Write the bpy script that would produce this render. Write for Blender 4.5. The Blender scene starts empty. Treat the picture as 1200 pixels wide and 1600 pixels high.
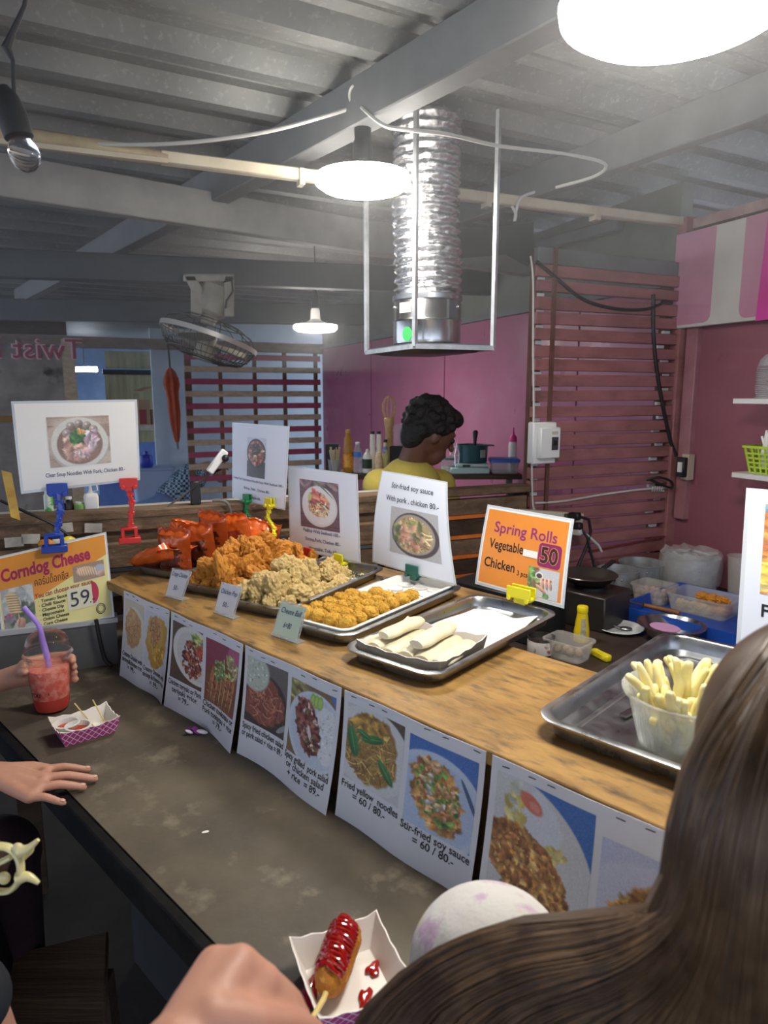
import bpy, bmesh, math, random
import numpy as np
from mathutils import Vector, Matrix, noise
random.seed(7)
sc = bpy.context.scene
COL = sc.collection
V = Vector
PI = math.pi
# ------------------------------------------------------------------ camera
FPX = 1080.0
PITCH = math.atan(185 / FPX)
CAMZ = 1.5
cam_d = bpy.data.cameras.new('camera')
cam = bpy.data.objects.new('camera', cam_d)
COL.objects.link(cam)
cam.location = (0, 0, CAMZ)
cam.rotation_euler = (PI / 2 - PITCH, 0, 0)
cam_d.sensor_fit = 'HORIZONTAL'
cam_d.lens = 6.86
cam_d.sensor_width = 6.86 * 1200 / FPX
cam_d.clip_start = 0.02
cam_d.dof.use_dof = True
cam_d.dof.focus_distance = 1.55
cam_d.dof.aperture_fstop = 1.9
sc.camera = cam
# ------------------------------------------------------------------ world, exposure
sc.view_settings.view_transform = 'Standard'
sc.view_settings.look = 'None'
sc.view_settings.gamma = 1
sc.view_settings.use_curve_mapping = False
sc.view_settings.exposure = 1.7
world = bpy.data.worlds.new('sky')
sc.world = world
world.use_nodes = True
bg = world.node_tree.nodes['Background']
bg.inputs[0].default_value = (0.74, 0.83, 1.0, 1)
bg.inputs[1].default_value = 0.62
LAMP_STRENGTH = 21.5
sc.cycles.max_bounces = 6; sc.cycles.diffuse_bounces = 3; sc.cycles.glossy_bounces = 3; sc.cycles.transmission_bounces = 5; sc.cycles.transparent_max_bounces = 10; sc.cycles.volume_bounces = 0

# ------------------------------------------------------------------ frames of reference (metres)
_c, _s = math.cos(PITCH), math.sin(PITCH)
def _ray(x, y):
    u = (x - 600) / FPX; v = (800 - y) / FPX
    return V((u, _c + v * _s, v * _c - _s))
def at(x, y, z):
    r = _ray(x, y); return V((0, 0, CAMZ)) + r * ((z - CAMZ) / r.z)
def atY(x, y, Y):
    r = _ray(x, y); return V((0, 0, CAMZ)) + r * (Y / r.y)
UU = V((math.sqrt(.5), -math.sqrt(.5), 0)); WW = V((math.sqrt(.5), math.sqrt(.5), 0))
O = V((-0.682, 1.679, 0))
ZW, ZD, ZK = 1.03, 0.816, 0.78         # wooden counter, dark ledge, kitchen table
def CF(u, w, z): return O + UU * u + WW * w + V((0, 0, z))
TH = math.radians(23.5)
RR = V((-math.sin(TH), math.cos(TH), 0)); QQ = V((math.cos(TH), math.sin(TH), 0))
C0 = V((1.163, 2.8, 0))
def RF(a, b, z): return C0 + QQ * a + RR * b + V((0, 0, z))
def _ph(x, y, n, d):
    r = _ray(x, y); return V((0, 0, CAMZ)) + r * (d / n.dot(r))
def atB(x, y, b): return _ph(x, y, RR, RR.dot(C0) + b)
def atA(x, y, a): return _ph(x, y, QQ, QQ.dot(C0) + a)
def atW(x, y, w): return _ph(x, y, WW, WW.dot(O) + w)
def toRF(p): d = V(p) - C0; return (QQ.dot(d), RR.dot(d), p[2])
def toCF(p): d = V(p) - O; return (UU.dot(d), WW.dot(d), p[2])
MC = Matrix((UU, WW, V((0, 0, 1)))).transposed()      # counter axes
MR = Matrix((QQ, RR, V((0, 0, 1)))).transposed()      # room axes
def rotz(a): return Matrix.Rotation(a, 3, 'Z')

# ------------------------------------------------------------------ materials
def lin(c):
    if isinstance(c, str):
        c = c.lstrip('#'); c = [int(c[i:i + 2], 16) / 255 for i in (0, 2, 4)]
    return [x / 12.92 if x <= .04045 else ((x + .055) / 1.055) ** 2.4 for x in c]
_mats = {}
def mat(name, col='#888888', rough=.55, metal=0, col2=None, scale=12, detail=6, lo=.35, hi=.65, bump=0, bscale=None,
        stretch=None, trans=0, ior=1.45, alpha=1, emit=0, coat=0, spec=.5, sss=0, col3=None, scale3=40, lo3=.6, hi3=.72, rvar=0):
    if name in _mats: return _mats[name]
    m = bpy.data.materials.new(name); m.use_nodes = True
    nt = m.node_tree; N = nt.nodes; L = nt.links
    b = N['Principled BSDF']
    c = lin(col) + [1]
    b.inputs['Base Color'].default_value = c
    b.inputs['Roughness'].default_value = rough; b.inputs['Metallic'].default_value = metal
    b.inputs['IOR'].default_value = ior; b.inputs['Alpha'].default_value = alpha
    b.inputs['Transmission Weight'].default_value = trans
    b.inputs['Coat Weight'].default_value = coat
    b.inputs['Specular IOR Level'].default_value = spec
    if sss:
        b.inputs['Subsurface Weight'].default_value = sss
        b.inputs['Subsurface Radius'].default_value = (.01, .004, .002)
        b.inputs['Subsurface Scale'].default_value = 1
    if emit:
        b.inputs['Emission Color'].default_value = c; b.inputs['Emission Strength'].default_value = emit
    if col2 or bump or col3 or rvar:
        tc = N.new('ShaderNodeTexCoord'); mp = N.new('ShaderNodeMapping')
        L.new(tc.outputs['Object'], mp.inputs[0])
        if stretch: mp.inputs['Scale'].default_value = stretch[:3]
        if stretch and len(stretch) > 3: mp.inputs['Rotation'].default_value = (0, 0, stretch[3])
        def nz(s, d=detail):
            n = N.new('ShaderNodeTexNoise'); n.inputs['Scale'].default_value = s; n.inputs['Detail'].default_value = d
            n.inputs['Roughness'].default_value = .6
            L.new(mp.outputs[0], n.inputs['Vector']); return n
        def ramp(src, a, z):
            r = N.new('ShaderNodeMapRange'); r.inputs[1].default_value = a; r.inputs[2].default_value = z
            L.new(src, r.inputs[0]); return r.outputs[0]
        out = None
        if col2:
            n = nz(scale); mx = N.new('ShaderNodeMix'); mx.data_type = 'RGBA'
            L.new(ramp(n.outputs[0], lo, hi), mx.inputs[0])
            mx.inputs[6].default_value = c; mx.inputs[7].default_value = lin(col2) + [1]
            out = mx.outputs[2]
        if col3:
            n3 = nz(scale3); m3 = N.new('ShaderNodeMix'); m3.data_type = 'RGBA'
            L.new(ramp(n3.outputs[0], lo3, hi3), m3.inputs[0])
            if out: L.new(out, m3.inputs[6])
            else: m3.inputs[6].default_value = c
            m3.inputs[7].default_value = lin(col3) + [1]; out = m3.outputs[2]
        if out:
            L.new(out, b.inputs['Base Color'])
            if emit: L.new(out, b.inputs['Emission Color'])
        if bump:
            nb = nz(bscale or scale * 3); bp = N.new('ShaderNodeBump'); bp.inputs['Strength'].default_value = bump
            bp.inputs['Distance'].default_value = .01
            L.new(nb.outputs[0], bp.inputs['Height']); L.new(bp.outputs[0], b.inputs['Normal'])
        if rvar:
            nr = nz(scale * 1.7); r = N.new('ShaderNodeMapRange'); r.inputs[3].default_value = max(0.02, rough - rvar); r.inputs[4].default_value = min(1, rough + rvar)
            r.inputs[1].default_value = .3; r.inputs[2].default_value = .7
            L.new(nr.outputs[0], r.inputs[0]); L.new(r.outputs[0], b.inputs['Roughness'])
    _mats[name] = m
    return m
def print_mat(name='laminated_print', rough=.38, spec=.4):
    if name in _mats: return _mats[name]
    m = bpy.data.materials.new(name); m.use_nodes = True
    b = m.node_tree.nodes['Principled BSDF']; a = m.node_tree.nodes.new('ShaderNodeAttribute'); a.attribute_name = 'Col'
    m.node_tree.links.new(a.outputs['Color'], b.inputs['Base Color']); b.inputs['Roughness'].default_value = rough
    b.inputs['Specular IOR Level'].default_value = spec
    _mats[name] = m; return m

# ------------------------------------------------------------------ mesh builder
class MB:
    def __init__(s): s.v = []; s.f = []; s.m = []
    def add(s, vs, fs, m=0):
        o = len(s.v); s.v += [V(p) for p in vs]; s.f += [[i + o for i in f] for f in fs]; s.m += [m] * len(fs); return s
    def box(s, c, size, R=None, m=0):
        c = V(c); R = R or Matrix.Identity(3); hx, hy, hz = [k / 2 for k in size]
        vs = [c + R @ V((x, y, z)) for z in (-hz, hz) for y in (-hy, hy) for x in (-hx, hx)]
        return s.add(vs, [(0, 2, 3, 1), (4, 5, 7, 6), (0, 1, 5, 4), (2, 6, 7, 3), (0, 4, 6, 2), (1, 3, 7, 5)], m)
    def beam(s, p, q, w, h, m=0, up=None):
        p, q = V(p), V(q); d = (q - p); L = d.length; d = d / L
        up = V(up) if up is not None else V((0, 0, 1))
        if abs(d.dot(up)) > .98: up = V((0, 1, 0))
        y = up.cross(d).normalized(); z = d.cross(y)
        return s.box((p + q) / 2, (L, w, h), Matrix((d, y, z)).transposed(), m)
    def loft(s, rings, m=0, cap0=True, cap1=True, closed=False):
        n = len(rings[0]); vs = [p for r in rings for p in r]; fs = []
        k = len(rings)
        for i in range(k - (0 if closed else 1)):
            a = i * n; b = ((i + 1) % k) * n
            for j in range(n):
                fs.append((a + j, a + (j + 1) % n, b + (j + 1) % n, b + j))
        if not closed:
            if cap0: fs.append(tuple(range(n - 1, -1, -1)))
            if cap1: fs.append(tuple(range((k - 1) * n, k * n)))
        return s.add(vs, fs, m)
    def tube(s, pts, r, n=8, m=0, closed=False, flat=1.0):
        pts = [V(p) for p in pts]; k = len(pts); rs = r if isinstance(r, (list, tuple)) else [r] * k
        rings = []; prev = None
        for i, p in enumerate(pts):
            if closed: d = pts[(i + 1) % k] - pts[i - 1]
            else: d = pts[min(i + 1, k - 1)] - pts[max(i - 1, 0)]
            d.normalize()
            if prev is None:
                a = V((0, 0, 1)) if abs(d.z) < .9 else V((1, 0, 0)); x = d.cross(a).normalized()
            else:
                x = prev - d * prev.dot(d); x.normalize()
            prev = x; y = d.cross(x)
            rings.append([p + (x * math.cos(2 * PI * j / n) + y * math.sin(2 * PI * j / n) * flat) * rs[i] for j in range(n)])
        return s.loft(rings, m, closed=closed)
    def lathe(s, prof, n=32, c=(0, 0, 0), R=None, m=0, cap0=True, cap1=True, closed=False):
        c = V(c); R = R or Matrix.Identity(3)
        rings = [[c + R @ V((max(r, 1e-5) * math.cos(2 * PI * j / n), max(r, 1e-5) * math.sin(2 * PI * j / n), z)) for j in range(n)] for r, z in prof]
        return s.loft(rings, m, cap0, cap1, closed)
    def rrect(s, levels, fr, n=6, m=0, cap0=True, cap1=True):
        # levels (hx, hy, radius, z); fr maps (x, y, z) -> world
        rings = []
        for hx, hy, r, z in levels:
            r = min(r, hx * .999, hy * .999); ring = []
            for cx, cy, a0 in ((hx - r, hy - r, 0), (-hx + r, hy - r, 90), (-hx + r, -hy + r, 180), (hx - r, -hy + r, 270)):
                for k in range(n + 1):
                    a = math.radians(a0 + 90 * k / n); ring.append(V(fr(cx + r * math.cos(a), cy + r * math.sin(a), z)))
            rings.append(ring)
        return s.loft(rings, m, cap0, cap1)
    def prism(s, poly, z0, z1, fr=lambda x, y, z: V((x, y, z)), m=0):
        return s.loft([[V(fr(x, y, z0)) for x, y in poly], [V(fr(x, y, z1)) for x, y in poly]], m)
    def sphere(s, c, rad, R=None, n=12, k=8, m=0):
        c = V(c); R = R or Matrix.Identity(3)
        rad = rad if isinstance(rad, (list, tuple, Vector)) else (rad,) * 3
        rings = []
        for i in range(1, k):
            t = PI * i / k
            rings.append([c + R @ V((rad[0] * math.sin(t) * math.cos(2 * PI * j / n), rad[1] * math.sin(t) * math.sin(2 * PI * j / n), -rad[2] * math.cos(t))) for j in range(n)])
        vs = [p for r in rings for p in r]; fs = []
        for i in range(k - 2):
            for j in range(n): fs.append((i * n + j, i * n + (j + 1) % n, (i + 1) * n + (j + 1) % n, (i + 1) * n + j))
        b = len(vs); vs += [c + R @ V((0, 0, -rad[2])), c + R @ V((0, 0, rad[2]))]
        for j in range(n):
            fs.append((b, (j + 1) % n, j)); fs.append((b + 1, (k - 2) * n + j, (k - 2) * n + (j + 1) % n))
        return s.add(vs, fs, m)
    def capsule(s, p, q, r1, r2, n=14, m=0):
        p, q = V(p), V(q); d = (q - p); L = d.length; d.normalize()
        a = V((0, 0, 1)) if abs(d.z) < .9 else V((1, 0, 0)); x = d.cross(a).normalized(); y = d.cross(x)
        rings = []
        def ring(o, r): rings.append([o + (x * math.cos(2 * PI * j / n) + y * math.sin(2 * PI * j / n)) * r for j in range(n)])
        for t in (-.999, -.94, -.77, -.5, -.2): ring(p + d * (t * r1), r1 * math.sqrt(1 - t * t))
        for t in (.25, .5, .75): ring(p.lerp(q, t), r1 + (r2 - r1) * t)
        for t in (.2, .5, .77, .94, .999): ring(q + d * (t * r2), r2 * math.sqrt(1 - t * t))
        return s.loft(rings, m)
    def mesh(s, name, origin=V((0, 0, 0)), bevel=0, sharp=38, smooth=True):
        me = bpy.data.meshes.new(name)
        me.from_pydata([tuple(p - origin) for p in s.v], [], s.f)
        me.polygons.foreach_set('material_index', s.m)
        bm = bmesh.new(); bm.from_mesh(me)
        bmesh.ops.recalc_face_normals(bm, faces=bm.faces)
        if bevel:
            es = [e for e in bm.edges if len(e.link_faces) == 2 and e.calc_face_angle(0) > .6]
            bmesh.ops.bevel(bm, geom=es, offset=bevel, segments=1, affect='EDGES', clamp_overlap=True)
        bm.to_mesh(me); bm.free()
        if smooth:
            me.polygons.foreach_set('use_smooth', [True] * len(me.polygons)); me.set_sharp_from_angle(angle=math.radians(sharp))
        return me
def _setmats(me, mats):
    for m in (mats if isinstance(mats, (list, tuple)) else [mats]): me.materials.append(m)
def link(name, me, parent=None, loc=None):
    o = bpy.data.objects.new(name, me); COL.objects.link(o)
    if parent: o.parent = parent
    if loc is not None: o.location = loc
    return o
def part(name, mb, mats, root, local=False, bevel=0, sharp=38, smooth=True, label=None):
    off = V((0, 0, 0)) if local else V(root.location) if root.parent is None else V(root.parent.location)
    me = mb.mesh(name, off, bevel, sharp, smooth); _setmats(me, mats)
    o = link(name, me, root)
    if label: o['label'] = label
    return o
def tag(o, label, cat, group=None):
    o['label'] = label; o['category'] = cat
    if group: o['group'] = group
    return o
def thing(name, label, cat, loc=(0, 0, 0), group=None):
    o = bpy.data.objects.new(name, None); COL.objects.link(o); o.location = loc
    o.empty_display_size = .05
    return tag(o, label, cat, group)
def solid(name, mb, mats, label, cat, group=None, bevel=0, sharp=38, smooth=True):
    xs = [p.x for p in mb.v]; ys = [p.y for p in mb.v]; zs = [p.z for p in mb.v]
    org = V(((min(xs) + max(xs)) / 2, (min(ys) + max(ys)) / 2, min(zs)))
    me = mb.mesh(name, org, bevel, sharp, smooth); _setmats(me, mats)
    return tag(link(name, me, None, org), label, cat, group)
def struct(name, mb, mats, bevel=0, sharp=38, smooth=True, label=None):
    me = mb.mesh(name, V((0, 0, 0)), bevel, sharp, smooth); _setmats(me, mats)
    o = link(name, me); o['kind'] = 'structure'
    if label: o['label'] = label
    return o
def copy_tree(o, parent=None):
    c = o.copy(); COL.objects.link(c); c.parent = parent
    for ch in list(o.children): copy_tree(ch, c)
    return c
def fused(name, mb, voxel, smooth=4, fac=.5):
    me = bpy.data.meshes.new(name + '_src'); me.from_pydata([tuple(p) for p in mb.v], [], mb.f)
    bm = bmesh.new(); bm.from_mesh(me); bmesh.ops.recalc_face_normals(bm, faces=bm.faces); bm.to_mesh(me); bm.free()
    t = bpy.data.objects.new('tmp', me); COL.objects.link(t)
    md = t.modifiers.new('r', 'REMESH'); md.mode = 'VOXEL'; md.voxel_size = voxel
    dg = bpy.context.evaluated_depsgraph_get()
    out = bpy.data.meshes.new_from_object(t.evaluated_get(dg))
    bpy.data.objects.remove(t); bpy.data.meshes.remove(me)
    bm = bmesh.new(); bm.from_mesh(out)
    for _ in range(smooth): bmesh.ops.smooth_vert(bm, verts=bm.verts, factor=fac, use_axis_x=True, use_axis_y=True, use_axis_z=True)
    bm.to_mesh(out); bm.free()
    out.polygons.foreach_set('use_smooth', [True] * len(out.polygons)); out.name = name
    return out
def shift_mesh(me, off):
    me.transform(Matrix.Translation(-V(off))); return me

# ------------------------------------------------------------------ sheets, lettering and printed pictures
def bilin(tl, tr, br, bl, W, H, bend=0, bendv=0):
    tl, tr, br, bl = map(V, (tl, tr, br, bl))
    n = (tr - tl).cross(bl - tl).normalized()
    if n.dot(V((0, 0, CAMZ)) - tl) < 0: n = -n
    def fn(x, y, off=0):
        s, t = x / W, y / H
        p = (tl * (1 - s) + tr * s) * (1 - t) + (bl * (1 - s) + br * s) * t
        return p + n * (off + bend * 4 * s * (1 - s) + bendv * 4 * t * (1 - t))
    return fn
def sheet_mb(fn, W, H, nx=10, ny=10, th=.0008, x0=0, y0=0, rad=0):
    mb = MB(); vs = []; fs = []
    for off in (0, -th):
        for j in range(ny + 1):
            for i in range(nx + 1): vs.append(fn(x0 + W * i / nx, y0 + H * j / ny, off))
    k = (nx + 1) * (ny + 1)
    for j in range(ny):
        for i in range(nx):
            a = j * (nx + 1) + i; q = (a, a + 1, a + nx + 2, a + nx + 1)
            fs.append(q); fs.append(tuple(k + x for x in reversed(q)))
    ed = [i for i in range(nx + 1)] + [j * (nx + 1) + nx for j in range(1, ny + 1)] + [ny * (nx + 1) + i for i in range(nx - 1, -1, -1)] + [j * (nx + 1) for j in range(ny - 1, 0, -1)]
    for a, b in zip(ed, ed[1:] + ed[:1]): fs.append((a, k + a, k + b, b))
    return mb.add(vs, fs)
def picture(name, arr, fn, x, y, w, h, root, off=.0004, rough=None):
    hh, ww = arr.shape[:2]
    xs = x + w * np.arange(ww) / (ww - 1); ys = y + h * np.arange(hh) / (hh - 1)
    vs = [fn(a, b, off) for b in ys for a in xs]
    org = V(root.location)
    idx = np.arange(hh * ww).reshape(hh, ww)
    fs = np.stack([idx[:-1, :-1], idx[1:, :-1], idx[1:, 1:], idx[:-1, 1:]], -1).reshape(-1, 4)
    me = bpy.data.meshes.new(name); me.from_pydata([tuple(p - org) for p in vs], [], fs.tolist())
    a = np.clip(arr * .84 + .13, 0, 1); l = np.where(a <= .04045, a / 12.92, ((a + .055) / 1.055) ** 2.4)
    rgba = np.ones((hh * ww, 4), np.float32); rgba[:, :3] = l.reshape(-1, 3)
    at_ = me.color_attributes.new('Col', 'FLOAT_COLOR', 'POINT'); at_.data.foreach_set('color', rgba.ravel())
    me.materials.append(print_mat()); me.polygons.foreach_set('use_smooth', [True] * len(me.polygons))
    return link(name, me, root)
_glyph = {}
def text_mesh(body, bold=0, res=3):
    k = (body, bold)
    if k in _glyph: return _glyph[k]
    cu = bpy.data.curves.new('t', 'FONT'); cu.body = body; cu.size = 1; cu.resolution_u = res; cu.offset = bold; cu.fill_mode = 'BOTH'
    o = bpy.data.objects.new('t', cu); COL.objects.link(o)
    me = bpy.data.meshes.new_from_object(o.evaluated_get(bpy.context.evaluated_depsgraph_get()))
    vs = [(v.co.x, v.co.y) for v in me.vertices]; fs = [tuple(p.vertices) for p in me.polygons]
    bpy.data.objects.remove(o); bpy.data.curves.remove(cu); bpy.data.meshes.remove(me)
    _glyph[k] = (vs, fs); return vs, fs
def lettering(mb, fn, body, x, y, size, align='c', bold=0, width=None, m=0, off=.0007, slant=0, rot=0, mirror=False):
    # x, y: anchor of the baseline on the sheet, metres from its top left corner
    vs, fs = text_mesh(body, bold)
    if not vs: return mb
    x0 = min(v[0] for v in vs); x1 = max(v[0] for v in vs); sx = size
    if width: sx = width / (x1 - x0)
    wdt = (x1 - x0) * sx
    ox = {'c': -wdt / 2, 'l': 0, 'r': -wdt}[align]
    out = []
    ca, sa = math.cos(rot), math.sin(rot)
    for a, b in vs:
        p = ox + (a - x0) * sx + slant * b * size; q = -b * size
        if mirror: p = -p
        out.append(fn(x + p * ca - q * sa, y + p * sa + q * ca, off))
    return mb.add(out, fs, m)
class Cv:
    """a small paint box for printed pictures, colours as sRGB"""
    def __init__(s, w, h, bg, nz=.02, seed=1):
        s.w, s.h = w, h; s.rng = np.random.default_rng(seed)
        s.a = np.ones((h, w, 3)) * np.array(s.c(bg)); s.a += s.rng.normal(0, nz, (h, w, 1))
        s.X, s.Y = np.meshgrid(np.arange(w) / w, np.arange(h) / w); s.asp = h / w
    def c(s, k):
        if isinstance(k, str): k = k.lstrip('#'); return [int(k[i:i + 2], 16) / 255 for i in (0, 2, 4)]
        return list(k)
    def ell(s, cx, cy, rx, ry, col, rot=0, soft=.08, al=1, rag=0, shade=0):
        R = max(rx, ry) * 1.25
        i0, i1 = max(0, int((cx - R) * s.w)), min(s.w, int((cx + R) * s.w) + 2); j0, j1 = max(0, int((cy - R) * s.w)), min(s.h, int((cy + R) * s.w) + 2)
        if i0 >= i1 or j0 >= j1: return s
        x = s.X[j0:j1, i0:i1] - cx; y = s.Y[j0:j1, i0:i1] - cy; ca, sa = math.cos(rot), math.sin(rot)
        p = (x * ca + y * sa) / rx; q = (-x * sa + y * ca) / ry; d = np.sqrt(p * p + q * q)
        if rag:
            t = np.arctan2(q, p); ph = s.rng.uniform(0, 6, 4)
            d = d * (1 + rag * (np.sin(3 * t + ph[0]) + .7 * np.sin(5 * t + ph[1]) + .6 * np.sin(9 * t + ph[2]) + .5 * np.sin(17 * t + ph[3])) / 2)
        k = np.clip((1 - d) / soft + .5, 0, 1)[..., None] * al
        c = np.array(s.c(col)) * (1 + shade * (-.6 * p - .8 * q)[..., None] * .5)
        s.a[j0:j1, i0:i1] = s.a[j0:j1, i0:i1] * (1 - k) + c * k; return s
    def rect(s, x0, y0, x1, y1, col, al=1):
        s.a[int(y0 * s.w):int(y1 * s.w), int(x0 * s.w):int(x1 * s.w)] = np.array(s.c(col)) * al + s.a[int(y0 * s.w):int(y1 * s.w), int(x0 * s.w):int(x1 * s.w)] * (1 - al); return s
    def half(s, px, py, nx, ny, col):
        k = np.clip(((s.X - px) * nx + (s.Y - py) * ny) * s.w + .5, 0, 1)[..., None]
        s.a = s.a * (1 - k) + np.array(s.c(col)) * k; return s
    def bits(s, n, cx, cy, rx, ry, cols, size, el=1.6, rot=0, rag=.25, shade=.6, jr=3.2, al=1):
        cols = [np.array(s.c(k)) for k in cols]; ca, sa = math.cos(rot), math.sin(rot)
        for i in range(n):
            r = math.sqrt(s.rng.random()); t = s.rng.uniform(0, 2 * PI); p = rx * r * math.cos(t); q = ry * r * math.sin(t)
            z = size * s.rng.uniform(.6, 1.4); col = cols[s.rng.integers(len(cols))] * s.rng.uniform(.8, 1.15)
            s.ell(cx + p * ca - q * sa, cy + p * sa + q * ca, z * el, z, tuple(np.clip(col, 0, 1)), s.rng.uniform(-jr, jr) + rot, .5, al, rag, shade)
        return s
    def noodles(s, n, cx, cy, rx, ry, cols, width, length, rot=0):
        cols = [np.array(s.c(k)) for k in cols]
        for i in range(n):
            r = math.sqrt(s.rng.random()); t = s.rng.uniform(0, 2 * PI); x = cx + rx * r * math.cos(t); y = cy + ry * r * math.sin(t)
            a = s.rng.uniform(0, 2 * PI); cv = s.rng.uniform(-9, 9); col = tuple(np.clip(cols[s.rng.integers(len(cols))] * s.rng.uniform(.75, 1.2), 0, 1))
            L = length * s.rng.uniform(.5, 1.3); k = max(3, int(L / width))
            for j in range(k):
                if ((x - cx) / rx) ** 2 + ((y - cy) / ry) ** 2 < 1.05: s.ell(x, y, width * .9, width * .6, col, a, .6)
                x += math.cos(a) * L / k; y += math.sin(a) * L / k; a += cv * L / k
        return s
    def grain(s, k=.03):
        s.a += s.rng.normal(0, k, (s.h, s.w, 1)); return np.clip(s.a, 0, 1)
# ================================================================== setting
m_floor = mat('dark_concrete', '#2b2826', .8, col2='#3a3531', scale=5, bump=.2)
m_pink = mat('pink_paint_wall', '#a9607d', .34, col2='#9c5672', scale=3, lo=.3, hi=.7, bump=.08, bscale=30, rvar=.08)
m_pinkd = mat('pink_paint_dull', '#8f5762', .55, col2='#7d4b55', scale=2.2, lo=.3, hi=.75, bump=.12, bscale=40, col3='#5f3a40', scale3=9, lo3=.62, hi3=.85)
m_galv = mat('roof_sheet', '#8f908e', .52, .2, col2='#77797a', scale=3, bump=.05, bscale=200, col3='#a4a5a2', scale3=60, lo3=.55, hi3=.8)
m_beam = mat('painted_steel_beam', '#77787a', .6, .1, col2='#6a6b6c', scale=6)
m_beamd = mat('dark_steel_beam', '#55575a', .6, .1, col2='#484a4d', scale=6)
m_slat = mat('pink_slat', '#a06a69', .7, col2='#8b5a58', scale=5, stretch=(.25, 3, 3), bump=.15, bscale=30, col3='#5d3f3c', scale3=4, lo3=.55, hi3=.85)
m_slatend = mat('slat_end', '#6a4740', .8, col2='#59392f', scale=20)
m_white = mat('white_chip', '#c9c9c9', .6)
m_oldwood = mat('weathered_timber', '#7d6650', .8, col2='#54402f', scale=6, stretch=(.35, 6, 6), lo=.3, hi=.7, bump=.4, bscale=14, col3='#a08a70', scale3=9, lo3=.6, hi3=.8)
m_dkwood = mat('dark_timber', '#4c3a2c', .8, col2='#35271d', scale=6, stretch=(.35, 5, 5), bump=.3, bscale=14)
m_cream = mat('cream_pipe', '#c9bfa8', .5, col2='#b8ab92', scale=8)
m_greywall = mat('grey_upper_wall', '#7c7c74', .7, col2='#6d6d66', scale=4)
m_pale = mat('pale_blue_wall', '#c2d2df', .6, col2='#b3c4d2', scale=3)

mb = MB().box((0, 2.5, -.03), (14, 16, .06)); struct('floor', mb, m_floor, smooth=False)
# right-hand wall: pink boards, grey strip above
mb = MB().box(RF(.04, 2.22, .955), (.06, 4.45, 1.93), MR)
wr = struct('wall_right', mb, m_pink)
me = MB().box(RF(.04, -1.6, 1.075), (.06, 3.2, 2.15), MR); o = part('wall_board', me, m_pinkd, wr)
for b in (.62, 1.95, 3.2):
    part('board_joint', MB().box(RF(.0085, b, .955), (.004, .006, 1.9), MR), mat('joint_line', '#7d4560', .6), wr)  # darker pink strip along each board joint
mb = MB().box(RF(.045, 2.25, 2.12), (.06, 4.4, .38), MR); struct('wall_upper', mb, m_greywall)
mb = MB().box(RF(0, 2.2, 1.935), (.05, 4.4, .035), MR); struct('trim_1', mb, m_beam)
mb = MB().box(RF(.0, -.01, 1.08), (.07, .05, 2.16), MR); struct('trim_2', mb, m_slat, bevel=.003)
mb = MB().box(RF(0, -.075, 1.38), (.03, .055, .75), MR); struct('trim_3', mb, mat('pale_trim', '#a4747a', .6, col2='#8c5c60', scale=9), bevel=.003)
mb = MB().box(RF(0, -1.6, 2.13), (.045, 3.1, .035), MR); struct('trim_4', mb, mat('pale_trim_top', '#b59a92', .6, col2='#9a7a76', scale=9))
# roof: trapezoidal sheets
A61 = math.radians(61.5); CX = V((math.sin(A61), math.cos(A61), 0)); CY = V((-math.cos(A61), math.sin(A61), 0))
prof = []
k = -9
while k * .25 < 7.6:
    for s_, z_ in ((0, 2.375), (.05, 2.375), (.055, 2.37), (.06, 2.375), (.115, 2.375), (.15, 2.33), (.2, 2.33), (.235, 2.375)): prof.append((k * .25 + s_, z_))
    k += 1
mb = MB(); vs = []; fs = []
for t in (-4.2, 3.2):
    for s_, z_ in prof: vs.append(CX * t + CY * s_ + V((0, 0, z_)))
for t in (-4.2, 3.2):
    for s_, z_ in prof: vs.append(CX * t + CY * s_ + V((0, 0, z_ + .004)))
n = len(prof)
for i in range(n - 1):
    fs.append((i, i + 1, n + i + 1, n + i)); fs.append((2 * n + i, 3 * n + i, 3 * n + i + 1, 2 * n + i + 1))
mb.add(vs, fs); struct('ceiling', mb, m_galv, sharp=15)
def steel(name, p, q, w, h, m=None, lab=None):
    return struct(name, MB().beam(p, q, w, h), m or m_beam, bevel=.004)
def ext(p, q, a=0, b=0):
    d = (V(q) - V(p)).normalized(); return V(p) - d * a, V(q) + d * b
p, q = ext(at(860, 0, 2.26), at(30, 465, 2.26), 1.2, 0); steel('trim_5', p, q, .07, .12)
p, q = ext(at(1200, 150, 2.26), at(800, 300, 2.26), 1.0, .5); steel('trim_6', p, q, .05, .11)
p, q = ext(at(0, 275, 2.17), at(600, 375, 2.17), .8, 1.0); steel('trim_7', p, q, .05, .13, mat('pale_beam', '#9d9b96', .6, col2='#8b8a86', scale=8))
p, q = ext(at(0, 412, 2.12), at(500, 432, 2.12), .8, 1.2); steel('trim_8', p, q, .08, .13, m_beamd)
p, q = ext(at(0, 484, 2.13), at(560, 492, 2.13), .8, .8); steel('trim_9', p, q, .09, .16, m_beamd)
p, q = at(500, 452, 2.22), at(700, 400, 2.22); steel('trim_10', p, q + (q - p) * .3, .04, .06)
p, q = at(840, 385, 2.2), at(970, 350, 2.2); steel('trim_11', p, q, .035, .05)
steel('trim_12', RF(-3.4, 4.44, 1.935), RF(.05, 4.44, 1.925), .06, .09, mat('dusty_wood_beam', '#8b7c72', .75, col2='#75675e', scale=7, stretch=(.4, 4, 4)))
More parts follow.
